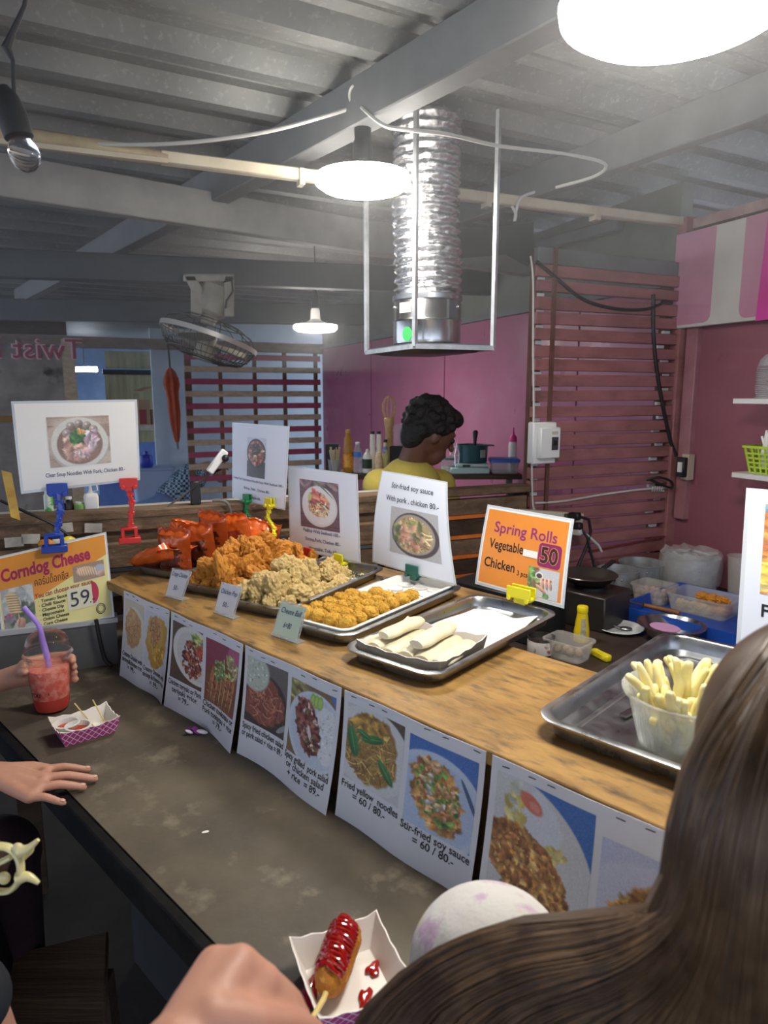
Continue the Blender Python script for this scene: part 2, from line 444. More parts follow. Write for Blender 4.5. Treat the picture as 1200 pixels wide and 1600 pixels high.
# cable conduit running above the partition
t = thing('cable_conduit', 'long cream cable conduit running across under the roof above the slat fence', 'conduit', RF(-1.2, 0, 2.1))
part('trunking', MB().beam(atB(250, 246, 0), RF(-.01, 0, 2.145), .03, .035), m_cream, t, bevel=.004)
part('sleeve', MB().tube([atB(-60, 205, 0), atB(60, 218, 0), atB(200, 238, 0), atB(262, 248, 0)], [.024, .024, .022, .017], 10), mat('yellowed_sleeve', '#b9a786', .7, col2='#9c8a6c', scale=12), t)
part('strip', MB().beam(atB(-60, 214, -.02), atB(262, 252, -.02), .012, .012), m_cream, t)
for x in (470, 620, 760, 930): part('clip', MB().beam(atB(x - 4, 215 + x * .124 + 4, -.003), atB(x + 4, 215 + x * .124 + 5, -.003), .036, .045), m_cream, t)

# ------------------------------------------------------------------ slat fence beside the wall
t = thing('slat_fence', 'dusty pink slat fence partition with breaker box, meeting the pink wall', 'fence', RF(-.34, 0, 0))
for a in (-.672, -.06):
    part('post', MB().box(RF(a, .018, 1.0), (.035, .03, 2.0), MR), m_slatend, t)
random.seed(3)
nsl = 25
for i in range(nsl):
    z = 1.925 - i * .0545
    dz = random.uniform(-.004, .004)
    L = .675 + random.uniform(-.006, .006)
    part('slat', MB().box(RF(-.02 - L / 2, -.012, z + dz), (L, .022, .040 + random.uniform(-.002, .003)), MR @ Matrix.Rotation(random.uniform(-.006, .006), 3, 'Y')), m_slat, t, bevel=.0025)
    part('packing_block', MB().box(RF(-.665, .006, z + .027), (.03, .014, .013), MR), m_white, t)
    if i > 3: part('packing_block', MB().box(RF(-.075 + random.uniform(-.02, .02), .004, z + .027), (.032, .012, .012), MR), m_white, t)
part('top_rail', MB().beam(RF(-.69, .0, 1.975), RF(-.02, 0, 1.968), .03, .055), m_beam, t, bevel=.003)
part('edge_batten', MB().box(RF(-.628, -.028, 1.45), (.014, .01, 1.1), MR), m_slatend, t)
# ------------------------------------------------------------------ far slat screen
t = thing('slat_screen', 'far slat screen of alternating red and bare wooden slats beside the opening', 'screen', RF(-.66, 4.44, 0))
m_red = mat('faded_red_slat', '#a8506a', .7, col2='#94465c', scale=8)
m_bare = mat('bare_slat', '#c2b29c', .75, col2='#a8977f', scale=8, stretch=(.4, 4, 4))
for i in range(14):
    z = 1.83 - i * .111
    part('slat', MB().box(RF(-.66, 4.425, z), (1.28, .018, .052), MR), m_red if i % 2 == 0 else m_bare, t, bevel=.003)
for a in (-1.27, -.98, -.66, -.37, -.06):
    part('post', MB().box(RF(a, 4.45, .95), (.035 if a > -1.2 else .06, .03, 1.9), MR), mat('brown_post', '#77604f', .8, col2='#5d4a3c', scale=9), t, bevel=.003)
mb = MB().box(RF(-.55, 5.35, 1.2), (1.9, .06, 2.4), MR); struct('wall_back', mb, m_pale)
# ------------------------------------------------------------------ things seen through the opening
t = thing('plywood_panel', 'stained plywood panel in a black steel frame beyond the opening', 'panel', RF(-2.0, 6.2, 0))
def bq(x0, y0, x1, y1, b, th, m=0, mb=None):
    # upright slab on the plane b that spans the given corner points
    p = atB(x0, y0, b); q = atB(x1, y1, b); a0 = toRF(p)[0]; a1 = toRF(q)[0]
    return (mb or MB()).box(RF((a0 + a1) / 2, b + th / 2, (p.z + q.z) / 2), (abs(a1 - a0), th, abs(p.z - q.z)), MR, m)
m_ply = mat('stained_plywood', '#b3ab8a', .8, col2='#8d8768', scale=3, stretch=(6, 1, .6), lo=.35, hi=.7)
m_blk = mat('black_steel', '#26282c', .5, .3)
part('sheet', bq(163, 585, 256, 690, 6.2, .02), m_ply, t)
part('sheet', bq(163, 548, 248, 577, 6.22, .02), m_ply, t)
part('frame', bq(160, 577, 262, 586, 6.17, .04), m_blk, t)
part('frame', bq(252, 540, 262, 800, 6.17, .04), m_blk, t)
struct('wall_left', bq(150, 690, 262, 860, 6.35, .04), mat('blue_wall', '#5d77b8', .6, col2='#6f89c6', scale=3))
struct('wall_far', bq(256, 470, 300, 860, 6.5, .04), m_pale)
struct('wall_far_left', bq(-60, 470, 262, 900, 9.0, .06), mat('far_blue_wall', '#6b86ad', .7, col2='#8aa3c4', scale=2))
struct('roof_far', MB().box(RF(-2.6, 7.0, 2.16), (3.2, 4.4, .03), MR), m_beamd)
p, q = atB(112, 577, 6.8), atB(152, 577, 6.8)
lt = thing('tube_lamp', 'lit white tube lamp hanging far back in the opening', 'lamp', (p + q) / 2)
part('tube', MB().tube([p, q], .028, 12), mat('tube_glow', '#eaf4ff', .4, emit=14), lt)
part('hanger', MB().tube([(p + q) / 2 + V((0, 0, .02)), V(((p + q) / 2).xy.to_3d()) + V((0, 0, 2.15))], .006, 6), m_blk, lt)
t = thing('cardboard_box', 'open brown cardboard carton standing beyond the opening', 'box', atB(230, 690, 5.9) )
cb = mat('cardboard', '#a5896a', .8, col2='#94785a', scale=6)
part('body', bq(216, 625, 236, 664, 5.85, .22), cb, t); part('side', bq(236, 640, 254, 664, 5.9, .18), mat('cardboard_dark', '#86694f', .8), t)
part('flap', MB().beam(atB(214, 612, 5.85), atB(232, 605, 5.9), .2, .008), cb, t); part('red_band', bq(217, 640, 230, 662, 5.84, .012), mat('red_print', '#8c3a3f', .7), t)
solid('box_ledge', bq(212, 664, 256, 672, 5.8, .35), m_bare, 'bare ledge carrying the brown carton', 'ledge')
mb = MB().lathe([(.0, 0), (.05, 0), (.062, .02), (.062, .1), (.05, .12), (.02, .125), (.02, .15), (.008, .16), (0, .16)], 20, V((atB(229, 724, 5.0).x, atB(229, 724, 5.0).y, atB(236, 724, 5.4).z + .0005)))
solid('blue_jar', mb, mat('blue_plastic', '#2c3fa8', .4), 'small round blue plastic jar beyond the opening', 'jar')
solid('blue_bin', MB().rrect([(.16, .15, .03, 0), (.19, .18, .03, .42), (.2, .19, .03, .43), (.2, .19, .03, .44)], lambda x, y, z: RF(toRF(atB(236, 790, 5.4))[0] + x, 5.0 + y, atB(236, 724, 5.4).z - .44 + z)), mat('pale_blue_plastic', '#9fb3d4', .5), 'pale blue closed plastic bin beyond the opening', 'bin')
# folded umbrella
P0, P1 = atB(262, 538, 4.36), atB(278, 702, 4.36)
t = thing('umbrella', 'folded rust orange umbrella hanging beside the slat screen', 'umbrella', P1)
d = P1 - P0
def up_(k): return P0 + d * k
m_umb = mat('rust_cloth', '#b1573a', .8, col2='#8f4029', scale=10, stretch=(4, 4, .6), bump=.3, bscale=20)
rings = []
for k, r in ((.22, .012), (.25, .035), (.32, .055), (.38, .06), (.44, .048), (.52, .043), (.65, .045), (.78, .036), (.88, .024), (.93, .014)):
    rings.append([up_(k) + V((math.cos(x) * r * (1 + .22 * math.cos(x * 6)), math.sin(x) * r * (1 + .22 * math.cos(x * 6)), 0)) for x in [2 * PI * j / 36 for j in range(36)]])
part('canopy', MB().loft(rings), m_umb, t)
part('shaft', MB().tube([up_(0), up_(.25)], .008, 8), m_blk, t); part('tip', MB().tube([up_(.92), up_(1)], [.012, .009], 8), m_beam, t)
part('hook', MB().tube([up_(0), up_(0) + V((.0, 0, .05)), up_(0) + V((.02, .02, .075)), up_(0) + V((.04, .04, .05))], .006, 8), m_blk, t)
# banner seen from behind
t = thing('banner_panel', 'grey weathered banner with pink outlined lettering seen in reverse', 'banner', RF(-2.9, 4.4, 0))
m_ban = mat('grey_tarp', '#84807c', .8, col2='#a09a92', scale=2.2, lo=.45, hi=.6, bump=.2, bscale=10, col3='#4b4744', scale3=5, lo3=.6, hi3=.72)
a0, a1 = -3.5, toRF(atB(100, 600, 4.4))[0]
part('tarp', MB().box(RF((a0 + a1) / 2, 4.41, 1.15), (a1 - a0, .012, 1.45), MR), m_ban, t)
part('frame_post', MB().box(RF(a1 + .05, 4.42, 1.2), (.1, .04, 1.5), MR), m_bare, t)
part('frame_rail', MB().box(RF((a0 + a1) / 2, 4.39, toRF(atB(0, 655, 4.4))[2]), (a1 - a0, .03, .05), MR), mat('orange_rail', '#8d6c42', .7), t)
part('top_board', MB().box(RF((a0 + a1) / 2, 4.40, 2.06), (a1 - a0 + .1, .03, .16), MR), m_dkwood, t)
fnb = lambda x, y, off=0: RF(toRF(atB(112, 552, 4.4))[0] + x, 4.395 - off, atB(112, 557, 4.4).z - y)
mb = MB(); lettering(mb, fnb, 'Twist P', .09, .02, .235, 'l', bold=.035, mirror=True, off=.003)
part('letter_outline', mb, mat('pale_pink_print', '#d9b4bc', .7), t, smooth=False)
mb = MB(); lettering(mb, fnb, 'Twist P', .09, .02, .235, 'l', bold=.005, mirror=True, off=.006)
part('lettering', mb, mat('faded_red_print', '#9a4a5c', .7), t, smooth=False)

# ------------------------------------------------------------------ plank partition behind the counter
t = thing('plank_partition', 'old timber plank partition with orange strips behind the counter', 'partition', RF(-1.6, 0, 0))
m_or = mat('orange_strip', '#d9772e', .6, col2='#b85f22', scale=9)
m_grey = mat('grey_strip', '#a9a7a0', .6)
part('cap_board', MB().box(RF(-1.62, .0, 1.16), (1.84, .075, .026), MR), m_oldwood, t, bevel=.004)
zz = 1.135
for i in range(5):
    part('plank', MB().box(RF(-1.62, 0, zz - .03), (1.84, .024, .058), MR), m_dkwood if i % 2 else m_oldwood, t, bevel=.003)
    part('strip', MB().box(RF(-.98, -.014, zz - .064), (.58, .012, .012), MR), m_or, t)
    part('strip', MB().box(RF(-1.55, -.014, zz - .064), (.5, .012, .011), MR), m_grey, t)
    zz -= .072
for a in (-2.4, -1.75, -1.28, -.715):
    part('post', MB().box(RF(a, .03, .58), (.06, .035, 1.14), MR), m_dkwood, t)
part('rail', MB().box(RF(-1.98, -.02, 1.138), (1.5, .03, .055), MR), m_oldwood, t, bevel=.005)
part('rail', MB().box(RF(-1.98, -.03, 1.045), (1.5, .03, .075), MR), m_oldwood, t, bevel=.005)
for x, y in ((22, 847), (48, 842), (100, 825), (146, 825)):
    p = atB(x, y, -.047); part('tape_patch', MB().box(p, (.045, .002, .026), MR @ Matrix.Rotation(random.uniform(-.2, .2), 3, 'Y')), mat('dirty_tape', '#c4bfb4', .7, col2='#a9a397', scale=30), t)
part('sill', MB().box(RF(-1.98, .05, 1.163), (1.5, .1, .012), MR), m_grey, t)

# ------------------------------------------------------------------ counter and ledge
def woodtop_mat():
    m = mat('worn_wood_top', '#a98348', .5, col2='#7a5a2e', scale=5, stretch=(1.6, 4.5, 4.5, 0), lo=.3, hi=.7, bump=.2, bscale=22, col3='#4d3d2b', scale3=11, lo3=.5, hi3=.72, rvar=.14)
    return m
m_wood = woodtop_mat()
m_side = mat('plywood_side', '#8a6a42', .7, col2='#6f5230', scale=5, col3='#b9a892', scale3=6, lo3=.6, hi3=.66)
t = thing('wooden_counter', 'worn yellow brown wooden serving counter carrying the food trays', 'counter', CF(.9, .2, 0))
t.rotation_euler.z = -PI / 4
def cpart(name, mb, m, **k):      # parts in counter axes, origin at the thing
    return part(name, mb, m, t, local=True, **k)
def cl(u, w, z): return V((u - .9, w - .2, z))
poly = [(-.035, 0), (2.1, 0), (2.1, .345), (.8, .345), (.8, .60), (-.3, .60), (-.2, .3)]
cpart('top_board', MB().prism(poly, ZW - .022, ZW, cl), m_wood, bevel=.002)
cpart('front_panel', MB().box(cl(1.055, .025, (ZD + ZW - .022) / 2), (2.07, .02, ZW - .022 - ZD), None), m_side)
cpart('end_panel', MB().box(cl(.03, .18, (ZD + ZW - .022) / 2 ), (.02, .3, ZW - .022 - ZD), None), m_side)
cpart('base_panel', MB().box(cl(1.0, .28, .46), (2.0, .02, .93), None), m_dkwood)
t = thing('dark_ledge', 'dark grey worn ledge with black edge in front of the wooden counter', 'counter', CF(.9, -.2, 0))
t.rotation_euler.z = -PI / 4
cl2 = lambda u, w, z: V((u - .9, w + .2, z))
m_dark = mat('scuffed_dark_top', '#4b443a', .62, col2='#675d4d', scale=5, lo=.35, hi=.68, bump=.1, bscale=60, col3='#857a68', scale3=13, lo3=.56, hi3=.74, rvar=.14)
m_edge = mat('black_edge', '#101012', .75, col2='#1f1e1e', scale=20, spec=.15)
part('top', MB().prism([(-.9, -.312), (2.1, -.312), (2.1, .26), (-.9, .26)], ZD - .03, ZD, cl2), m_dark, t, local=True)
part('edge_band', MB().prism([(-.9, -.33), (2.1, -.33), (2.1, -.3125), (-.9, -.3125)], ZD - .052, ZD - .001, cl2), m_edge, t, local=True, bevel=.003)
m_bl = mat('blue_grey_board', '#8795a5', .7, col2='#55606d', scale=8, stretch=(4, 4, .5))
for u in (.9, 1.07, 1.24): part('base_board', MB().box(cl2(u, -.1, (ZD - .03) / 2), (.14, .02, ZD - .03), None), m_bl, t, local=True, bevel=.004)
for u in (.2, .55, 1.6): part('base_board', MB().box(cl2(u, -.02, (ZD - .03) / 2), (.3, .02, ZD - .03), None), mat('dark_board', '#23252a', .8), t, local=True)
# grey metal splash panel left of the wooden counter
pA = CF(.0, -.005, 0); pB = pA - QQ * .75
t = thing('splash_panel', 'grey metal panel standing on the ledge below the corndog poster', 'panel', (pA + pB) / 2 + V((0, 0, ZD)))
part('sheet', MB().beam(pA + V((0, .02, ZD + .055)), pB + V((0, .02, ZD + .055)), .02, .11), mat('grey_metal_panel', '#6a6b6b', .5, .3, col2='#5a5b5c', scale=6), t)
part('lip', MB().beam(pA + V((0, .03, ZD + .118)), pB + V((0, .03, ZD + .118)), .05, .012), mat('pale_lip', '#b9bcc0', .4, .3), t)
# kitchen table
t = thing('kitchen_table', 'dark brown kitchen worktable behind the counter', 'table', RF(-.6, -.75, 0))
part('top', MB().prism([(-1.25, -1.62), (-.01, -1.62), (-.01, -.03), (-1.25, -.03)], ZK - .03, ZK, RF), mat('dark_worktop', '#3d3029', .5, col2='#2e241f', scale=6, rvar=.15), t)
for a, b in ((-1.2, -1.3), (-1.2, -.1), (-.06, -1.5), (-.06, -.1)): part('leg', MB().box(RF(a, b, (ZK - .03) / 2), (.05, .05, ZK - .03), MR), m_dkwood, t)
# ================================================================== lamps and things under the roof
m_glow = mat('led_diffuser', '#fff9ef', .4, emit=LAMP_STRENGTH)
m_blackp = mat('black_plastic', '#1c1d20', .45)
m_whitep = mat('white_plastic', '#dcdcd8', .4)
m_dirtw = mat('aged_white_plastic', '#b9b3a6', .55, col2='#a39c8e', scale=7)
m_cable = mat('white_cable', '#c3c2bc', .5)
m_kcable = mat('black_cable', '#1b1b1d', .5)
m_alu = mat('aluminium', '#c3c6c8', .42, .65, col2='#a6a9ab', scale=20, rvar=.08)
m_steel = mat('stainless_steel', '#c3c5c7', .22, 1, rvar=.06, scale=6)
m_steel2 = mat('brushed_steel', '#a8abae', .33, 1, col2='#97999c', scale=14, rvar=.1)
def lamp(c, r, label, top, cupm):
    t = thing('pendant_lamp', label, 'lamp', c, 'round LED pendant lamps')
    part('diffuser', MB().lathe([(0, -.018), (r * .5, -.0175), (r * .85, -.012), (r * .985, 0), (r, .012), (r * .97, .02), (0, .021)], 48, c), m_glow, t)
    part('housing', MB().lathe([(r * .9, .0205), (r * .55, .03), (r * .3, .045), (.028, .055), (.026, .1), (.02, .12), (.0, .121)], 32, c), cupm, t)
    sk_ = part('socket', MB().lathe([(.022, .11), (.024, .17), (.014, .195), (.006, .24), (0, .24)], 16, c), m_blackp, t)
    part('cord', MB().tube([c + V((0, 0, .23)), c + V((.004, 0, .28)), V((c.x, c.y, top))], .0035, 6), m_kcable, sk_)
    return t
lamp(atY(567, 288, 2.0), .13, 'lit round lamp hanging just in front of the foil duct', 2.33, m_blackp)
lamp(atY(1062, 12, .95), .147, 'large lit round lamp nearest the camera, overhead', 2.34, m_whitep)
lamp(atY(493, 514, 4.1), .126, 'small lit round lamp far back before the slat screen', 2.34, m_whitep)
# festoon bulb on a black cord
c = atY(38, 240, 1.05)
t = thing('festoon_bulb', 'unlit clear glass bulb in a black socket hanging from black cord', 'bulb', c)
m_glass = mat('clear_glass', '#ffffff', .03, trans=1, ior=1.3)
R_ = Matrix.Rotation(-.25, 3, 'Y')
part('bulb', MB().lathe([(0, -.024), (.009, -.0225), (.0165, -.016), (.0205, -.006), (.0205, .004), (.017, .014), (.0125, .022), (.012, .028), (0, .028)], 24, c, R_), m_glass, t)
part('socket', MB().lathe([(.0135, .018), (.0195, .022), (.0205, .05), (.016, .075), (.007, .09), (0, .09)], 20, c, R_), m_blackp, t)
part('cord', MB().tube([c + V((-.022, 0, .085)), atY(22, 150, 1.05), atY(20, 95, 1.05), atY(10, 75, 1.05), atY(20, 50, 1.05), atY(38, 10, 1.05), atY(45, -30, 1.05)], [.004, .003, .003, .007, .004, .003, .003], 8), m_kcable, t)
zb0 = atY(20, 78, 1.2).z; mb = MB().box(V((-.72, 1.22, (zb0 + 2.335) / 2)), (.17, .05, 2.335 - zb0))
struct('trim_13', mb, mat('dark_bracket', '#4a4a4c', .7), bevel=.004)
# exhaust hood with foil duct
ZH = 1.637
hn, hl, hr = at(648, 541, ZH), at(573, 551, ZH), at(770, 544, ZH)
hb = hl + (hr - hn)
ctr = (hl + hr) / 2
ctr = V((atY(667, 545, ctr.y).x, ctr.y, ZH))
t = thing('exhaust_hood', 'steel exhaust hood with crinkled silver foil duct hung on angle iron rods', 'hood', ctr)
rd = 51.0 / FPX * ctr.y
prof = []; rings = []
zt = 2.33; zb = ZH + .15
nz_ = 150; nseg = 72
for i in range(nz_ + 1):
    z = zb + (zt - zb) * i / nz_
    cx = ctr + V((-.010 * (i / nz_) + .004 * math.sin(i * .06), 0, 0)); ring = []
    for j in range(nseg):
        a = 2 * PI * j / nseg
        ph = (z - zb) / .029 * 2 * PI + .0 * a
        n1 = noise.noise(V((math.cos(a) * 8, math.sin(a) * 8, z * 75))); n2 = noise.noise(V((math.cos(a) * 20, math.sin(a) * 20, z * 160)))
        r = rd * .93 + .0055 * math.sin(ph) + .0075 * n1 + .006 * n2 + .006 * noise.noise(V((0, 3, z * 5)))
        ring.append(V((cx.x + r * math.cos(a), cx.y + r * math.sin(a), z)))
    rings.append(ring)
part('foil_duct', MB().loft(rings, 0, False, False), mat('crinkled_foil', '#d4d5d6', .2, 1, bump=.5, bscale=90), t, sharp=180)
part('collar', MB().lathe([(rd * .98, .02), (rd, .03), (rd, .085), (rd * 1.03, .09), (rd, .095), (rd, .16), (rd * .97, .165)], 64, ctr), m_steel, t)
part('clamp_band', MB().lathe([(rd * 1.015, .15), (rd * 1.03, .152), (rd * 1.03, .166), (rd * 1.015, .168)], 64, ctr), m_steel2, t)
for s_ in (.55, 2.9): part('screw', MB().sphere(ctr + V((rd * math.cos(-s_), rd * math.sin(-s_), .13)), .006), m_steel, t)
part('plate', MB().loft([[p + (ctr - p) * k + V((0, 0, z)) for p in (hn, hr, hb, hl)] for k, z in ((.02, .012), (.02, .006), (.25, -.012), (.5, -.016))]), mat('dark_hood_plate', '#6c7072', .4, .8), t)
for a, b in ((hn, hr), (hr, hb), (hb, hl), (hl, hn)):
    part('frame_bar', MB().beam(a, b, .014, .014), m_alu, t)
for p in (hn, hl, hr, hb):
    part('rod', MB().beam(p, V((p.x, p.y, 2.31)), .012, .012, up=(1, 1, 0)), m_alu, t)
def on_cyl(a, z, w, h, r):
    return MB().add([ctr + V((r * math.cos(a + s1 * w / r / 2), r * math.sin(a + s1 * w / r / 2), z + s2 * h / 2)) for s2 in (-1, 1) for s1 in (-1, 0, 1)], [(0, 1, 4, 3), (1, 2, 5, 4)])
part('sticker', on_cyl(-PI / 2 - .75, .125, .045, .03, rd + .0015), m_whitep, t)
aa = -PI / 2 - .66
mb = MB().add([ctr + V(((rd + .0015) * math.cos(aa + .018 * math.cos(k) / rd), (rd + .0015) * math.sin(aa + .018 * math.cos(k) / rd), .045 + .022 * math.sin(k))) for k in [2 * PI * j / 20 for j in range(20)]], [tuple(range(20))])
part('round_sticker', mb, mat('green_sticker', '#2f9a4c', .5), t)
# orbit fan
fb = atB(322, 470, 1.55)
t = thing('orbit_fan', 'dusty white ceiling orbit fan with wire guard, tilted', 'fan', fb)
fs = fb.y / FPX       # metres per pixel there
def fp(x, y, d=0): return atY(x, y, fb.y + d)
m_fan = mat('dusty_fan_plastic', '#a59f92', .6, col2='#8b8578', scale=9)
for x0, x1 in ((286, 305), (350, 366)):
    xm = (x0 + x1) / 2
    part('bracket_arm', MB().loft([[fp(x + (12 if (x0 < 300 and y > 450) else 0), y, dd) for x, dd in ((x0, -.06), (x1, -.06), (x1, .08), (x0, .08))] for y in (430, 452, 495)]), m_fan, t, bevel=.006)
part('bracket_top', MB().loft([[fp(x, y, dd) for x, dd in ((286, -.06), (366, -.06), (366, .08), (286, .08))] for y in (428, 440)]), m_fan, t, bevel=.006)
Rf = Matrix.Rotation(.30, 3, 'Y') @ Matrix.Rotation(-.12, 3, 'X')
mc = fp(332, 480, 0)
part('motor', MB().lathe([(0, .13), (.05, .125), (.075, .1), (.08, .02), (.07, -.03), (.04, -.05), (.035, -.09), (0, -.09)], 28, mc, Rf), m_fan, t)
gc = fp(326, 530, 0)
gr = 72 * fs
m_wire = mat('fan_wire', '#55534e', .5, .4)
mb = MB()
for r, z in ((1.0, .0), (1.0, .012), (.9, -.055), (.75, -.085), (.5, -.1), (.25, -.105), (.85, .06), (.6, .085), (.3, .095)):
    mb.tube([gc + Rf @ V((gr * r * math.cos(2 * PI * j / 40), gr * r * math.sin(2 * PI * j / 40), z)) for j in range(40)], .0028, 5, closed=True)
for j in range(44):
    a = 2 * PI * j / 44
    mb.tube([gc + Rf @ V((gr * r * math.cos(a), gr * r * math.sin(a), z)) for r, z in ((1, 0), (.93, -.04), (.8, -.08), (.5, -.1), (.2, -.106))], .0018, 4)
    if j % 4 == 0: mb.tube([gc + Rf @ V((gr * r * math.cos(a), gr * r * math.sin(a), z)) for r, z in ((1, 0), (.9, .05), (.6, .085), (.2, .098))], .0025, 4)
part('guard', mb, m_wire, t)
part('guard_band', MB().lathe([(gr * 1.0, -.008), (gr * 1.03, -.008), (gr * 1.03, .016), (gr * 1.0, .016)], 48, gc, Rf, cap0=False, cap1=False, closed=True), mat('band_metal', '#b9b6ae', .4, .3), t)
part('hub_cap', MB().lathe([(0, -.112), (.05, -.11), (.055, -.095), (.04, .03), (0, .03)], 24, gc, Rf), m_fan, t)
for j in range(3):
    a = 2 * PI * j / 3 + .4; q = V((math.cos(a), math.sin(a), 0)); s_ = V((-math.sin(a), math.cos(a), 0))
    rings = []
    for r, w in ((.04, .03), (.09, .07), (.15, .09), (.2, .08), (.225, .04)):
        rings.append([gc + Rf @ (q * r + s_ * (w * k1) + V((0, 0, -.02 + .25 * w * k1 + k2))) for k1, k2 in ((-1, 0), (1, 0), (1, .003), (-1, .003))])
    part('blade', MB().loft(rings), m_fan, t)
part('cord', MB().tube([fp(350, 440, -.07), fp(362, 438, -.07), fp(364, 455, -.07), fp(354, 470, -.07), fp(352, 482, -.07)], .005, 6), m_kcable, t)
# cables slung under the roof
def cable(label, pts, r=.005, m=None, name='ceiling_cable'):
    P = [V(p) for p in pts]; out = []
    for i in range(len(P) - 1):
        p0, p1, p2, p3 = P[max(i - 1, 0)], P[i], P[i + 1], P[min(i + 2, len(P) - 1)]
        for k in range(8):
            s_ = k / 8; out.append(.5 * ((2 * p1) + (p2 - p0) * s_ + (2 * p0 - 5 * p1 + 4 * p2 - p3) * s_ ** 2 + (3 * p1 - 3 * p2 + p3 - p0) * s_ ** 3))
    out.append(P[-1])
    return solid(name, MB().tube(out, r, 7), m or m_cable, label, 'cable')
cable('pale cable sagging from the conduit to the beam above the round lamp', [atY(20, 218, 1.95), atY(180, 226, 1.95), atY(300, 222, 1.95), atY(420, 205, 1.97), atY(520, 178, 2.0), atY(565, 163, 2.02)])
cable('pale cable running up along the roof beam', [atY(556, 172, 2.03), atY(600, 150, 1.98), atY(660, 112, 1.9), atY(720, 74, 1.8), atY(800, 25, 1.68), atY(850, -5, 1.6)], .004)
cable('white cable looping past the duct to the right roof beam', [atY(565, 168, 1.95), atY(600, 196, 1.88), atY(640, 203, 1.86), atY(700, 210, 1.9), atY(780, 228, 2.05), atY(880, 240, 2.15), atY(944, 255, 2.2), atY(930, 275, 2.25), atY(868, 293, 2.3)], .005)
cable('tangled pale cable at the beam above the round lamp', [atY(556, 178, 2.0), atY(546, 150, 1.99), atY(552, 135, 1.98), atY(560, 158, 2.0), atY(580, 168, 2.0), atY(600, 158, 1.99)], .004)
cable('short white cable hanging from the conduit near the dark panel', [atB(800, 322, -.03), atB(806, 335, -.03), atB(804, 345, -.03), atB(812, 312, -.03), atB(835, 300, -.03)], .005)
mb = MB()
mb.loft([[atB(x, y, b) for x, y in ((712, 358), (834, 347), (833, 392), (826, 418), (790, 398), (716, 404))] for b in (-.02, .0)])
solid('black_sheet', mb, mat('black_tarp', '#232527', .6, col2='#303234', scale=6), 'black sheet hanging at the corner above the slat fence', 'sheet')

# ================================================================== on the fence and the right wall
def fb_(x, y, d=-.025): return atB(x, y, d)
def fbox(x0, y0, x1, y1, d0, d1):      # box standing off the fence
    p, q = atB(x0, y0, d0), atB(x1, y1, d0); a0, a1 = toRF(p)[0], toRF(q)[0]
    return MB().box(RF((a0 + a1) / 2, (d0 + d1) / 2, (p.z + q.z) / 2), (abs(a1 - a0), abs(d1 - d0), abs(p.z - q.z)), MR)
t = thing('breaker_box', 'white safety breaker box on the slat fence', 'switch', atB(852, 722, -.024))
part('back_plate', fbox(834, 660, 868, 724, -.06, -.024), m_whitep, t, bevel=.004)
part('switch_body', fbox(846, 668, 875, 716, -.085, -.0605), m_whitep, t, bevel=.004)
sw_ = [o for o in t.children if o.name.startswith('switch_body')][0]
part('switch_window', fbox(863, 683, 872, 703, -.087, -.0852), mat('grey_window', '#3b3d40', .4), sw_)
part('toggle', fbox(865, 688, 871, 695, -.096, -.0872), m_blackp, sw_, bevel=.001)
part('label_print', fbox(863, 674, 872, 679, -.0858, -.0852), mat('pale_print', '#b9b3a0', .5), t)
t = thing('power_strip', 'long cream power strip with plugs at the foot of the slat fence', 'power strip', atB(870, 830, -.03))
part('body', MB().beam(atB(812, 806, -.055), atB(908, 812, -.055), .03, .05), mat('cream_plastic', '#cfc6ae', .45), t, bevel=.004)
for x, y in ((885, 808), (897, 810)):
    part('socket', fbox(x - 3, y - 5, x + 3, y + 5, -.073, -.0702), mat('socket_dark', '#5b5546', .5), t)
def plug(label, x, y, pts, m, r=.006):
    t = thing('power_plug', label, 'plug', atB(x, y, -.1))
    pb_ = part('plug_body', MB().beam(atB(x - 7, y, -.076), atB(x + 9, y + 1, -.12), .026, .028), m, t, bevel=.005)
    part('cord', MB().tube([V(p) for p in pts], r, 8), m, pb_)
plug('black power plug in the cream power strip with hanging cord', 897, 806, [atB(905, 807, -.11), atB(920, 812, -.12), atB(923, 830, -.12), atB(918, 850, -.12), atB(905, 880, -.12), atB(890, 915, -.12), RF(-.55, -.14, ZK + .01)], m_kcable)
plug('lower black power plug with looping cord', 900, 822, [atB(906, 824, -.11), atB(918, 840, -.13), atB(922, 860, -.13), atB(930, 890, -.14), atB(945, 915, -.15), RF(-.42, -.2, ZK + .01)], m_kcable, .005)
plug('white power plug with white cord', 900, 830, [atB(905, 829, -.11), atB(920, 838, -.12), atB(935, 852, -.13), atB(940, 862, -.13)], m_cable, .005)
cable('long black cable dropping down the slat fence near the wall', [atB(838, 408, -.03), atB(870, 435, -.03), atB(910, 467, -.03), atB(960, 482, -.03), atB(1010, 483, -.03), atB(1042, 470, -.03)], .006, m_kcable, 'fence_cable')
cable('thick black cable running down to the wall socket', [atB(1021, 460, -.028), atB(1021, 520, -.028), atB(1026, 575, -.028), atB(1035, 630, -.028), atB(1048, 690, -.028), atB(1057, 712, -.04)], .0075, m_kcable, 'fence_cable')
cable('pale cable running down the left edge of the slat fence', [atB(829, 400, -.036), atB(833, 440, -.036), atB(833, 550, -.036), atB(834, 650, -.036), atB(831, 690, -.036), atB(832, 780, -.036), atB(836, 800, -.05)], .0035, None, 'fence_cable')
cable('white cable strung along the low slats', [atB(836, 786, -.03), atB(880, 783, -.03), atB(940, 773, -.03), atB(1000, 765, -.03), atB(1040, 762, -.03)], .004, None, 'fence_cable')
coil = [atB(1018 + k * .9, 764 + 4 * math.sin(k * 1.6), -.032 + .012 * math.cos(k * 1.6)) for k in range(22)]
cable('small coiled end of the white cable beside the wall', coil, .003, None, 'fence_cable')
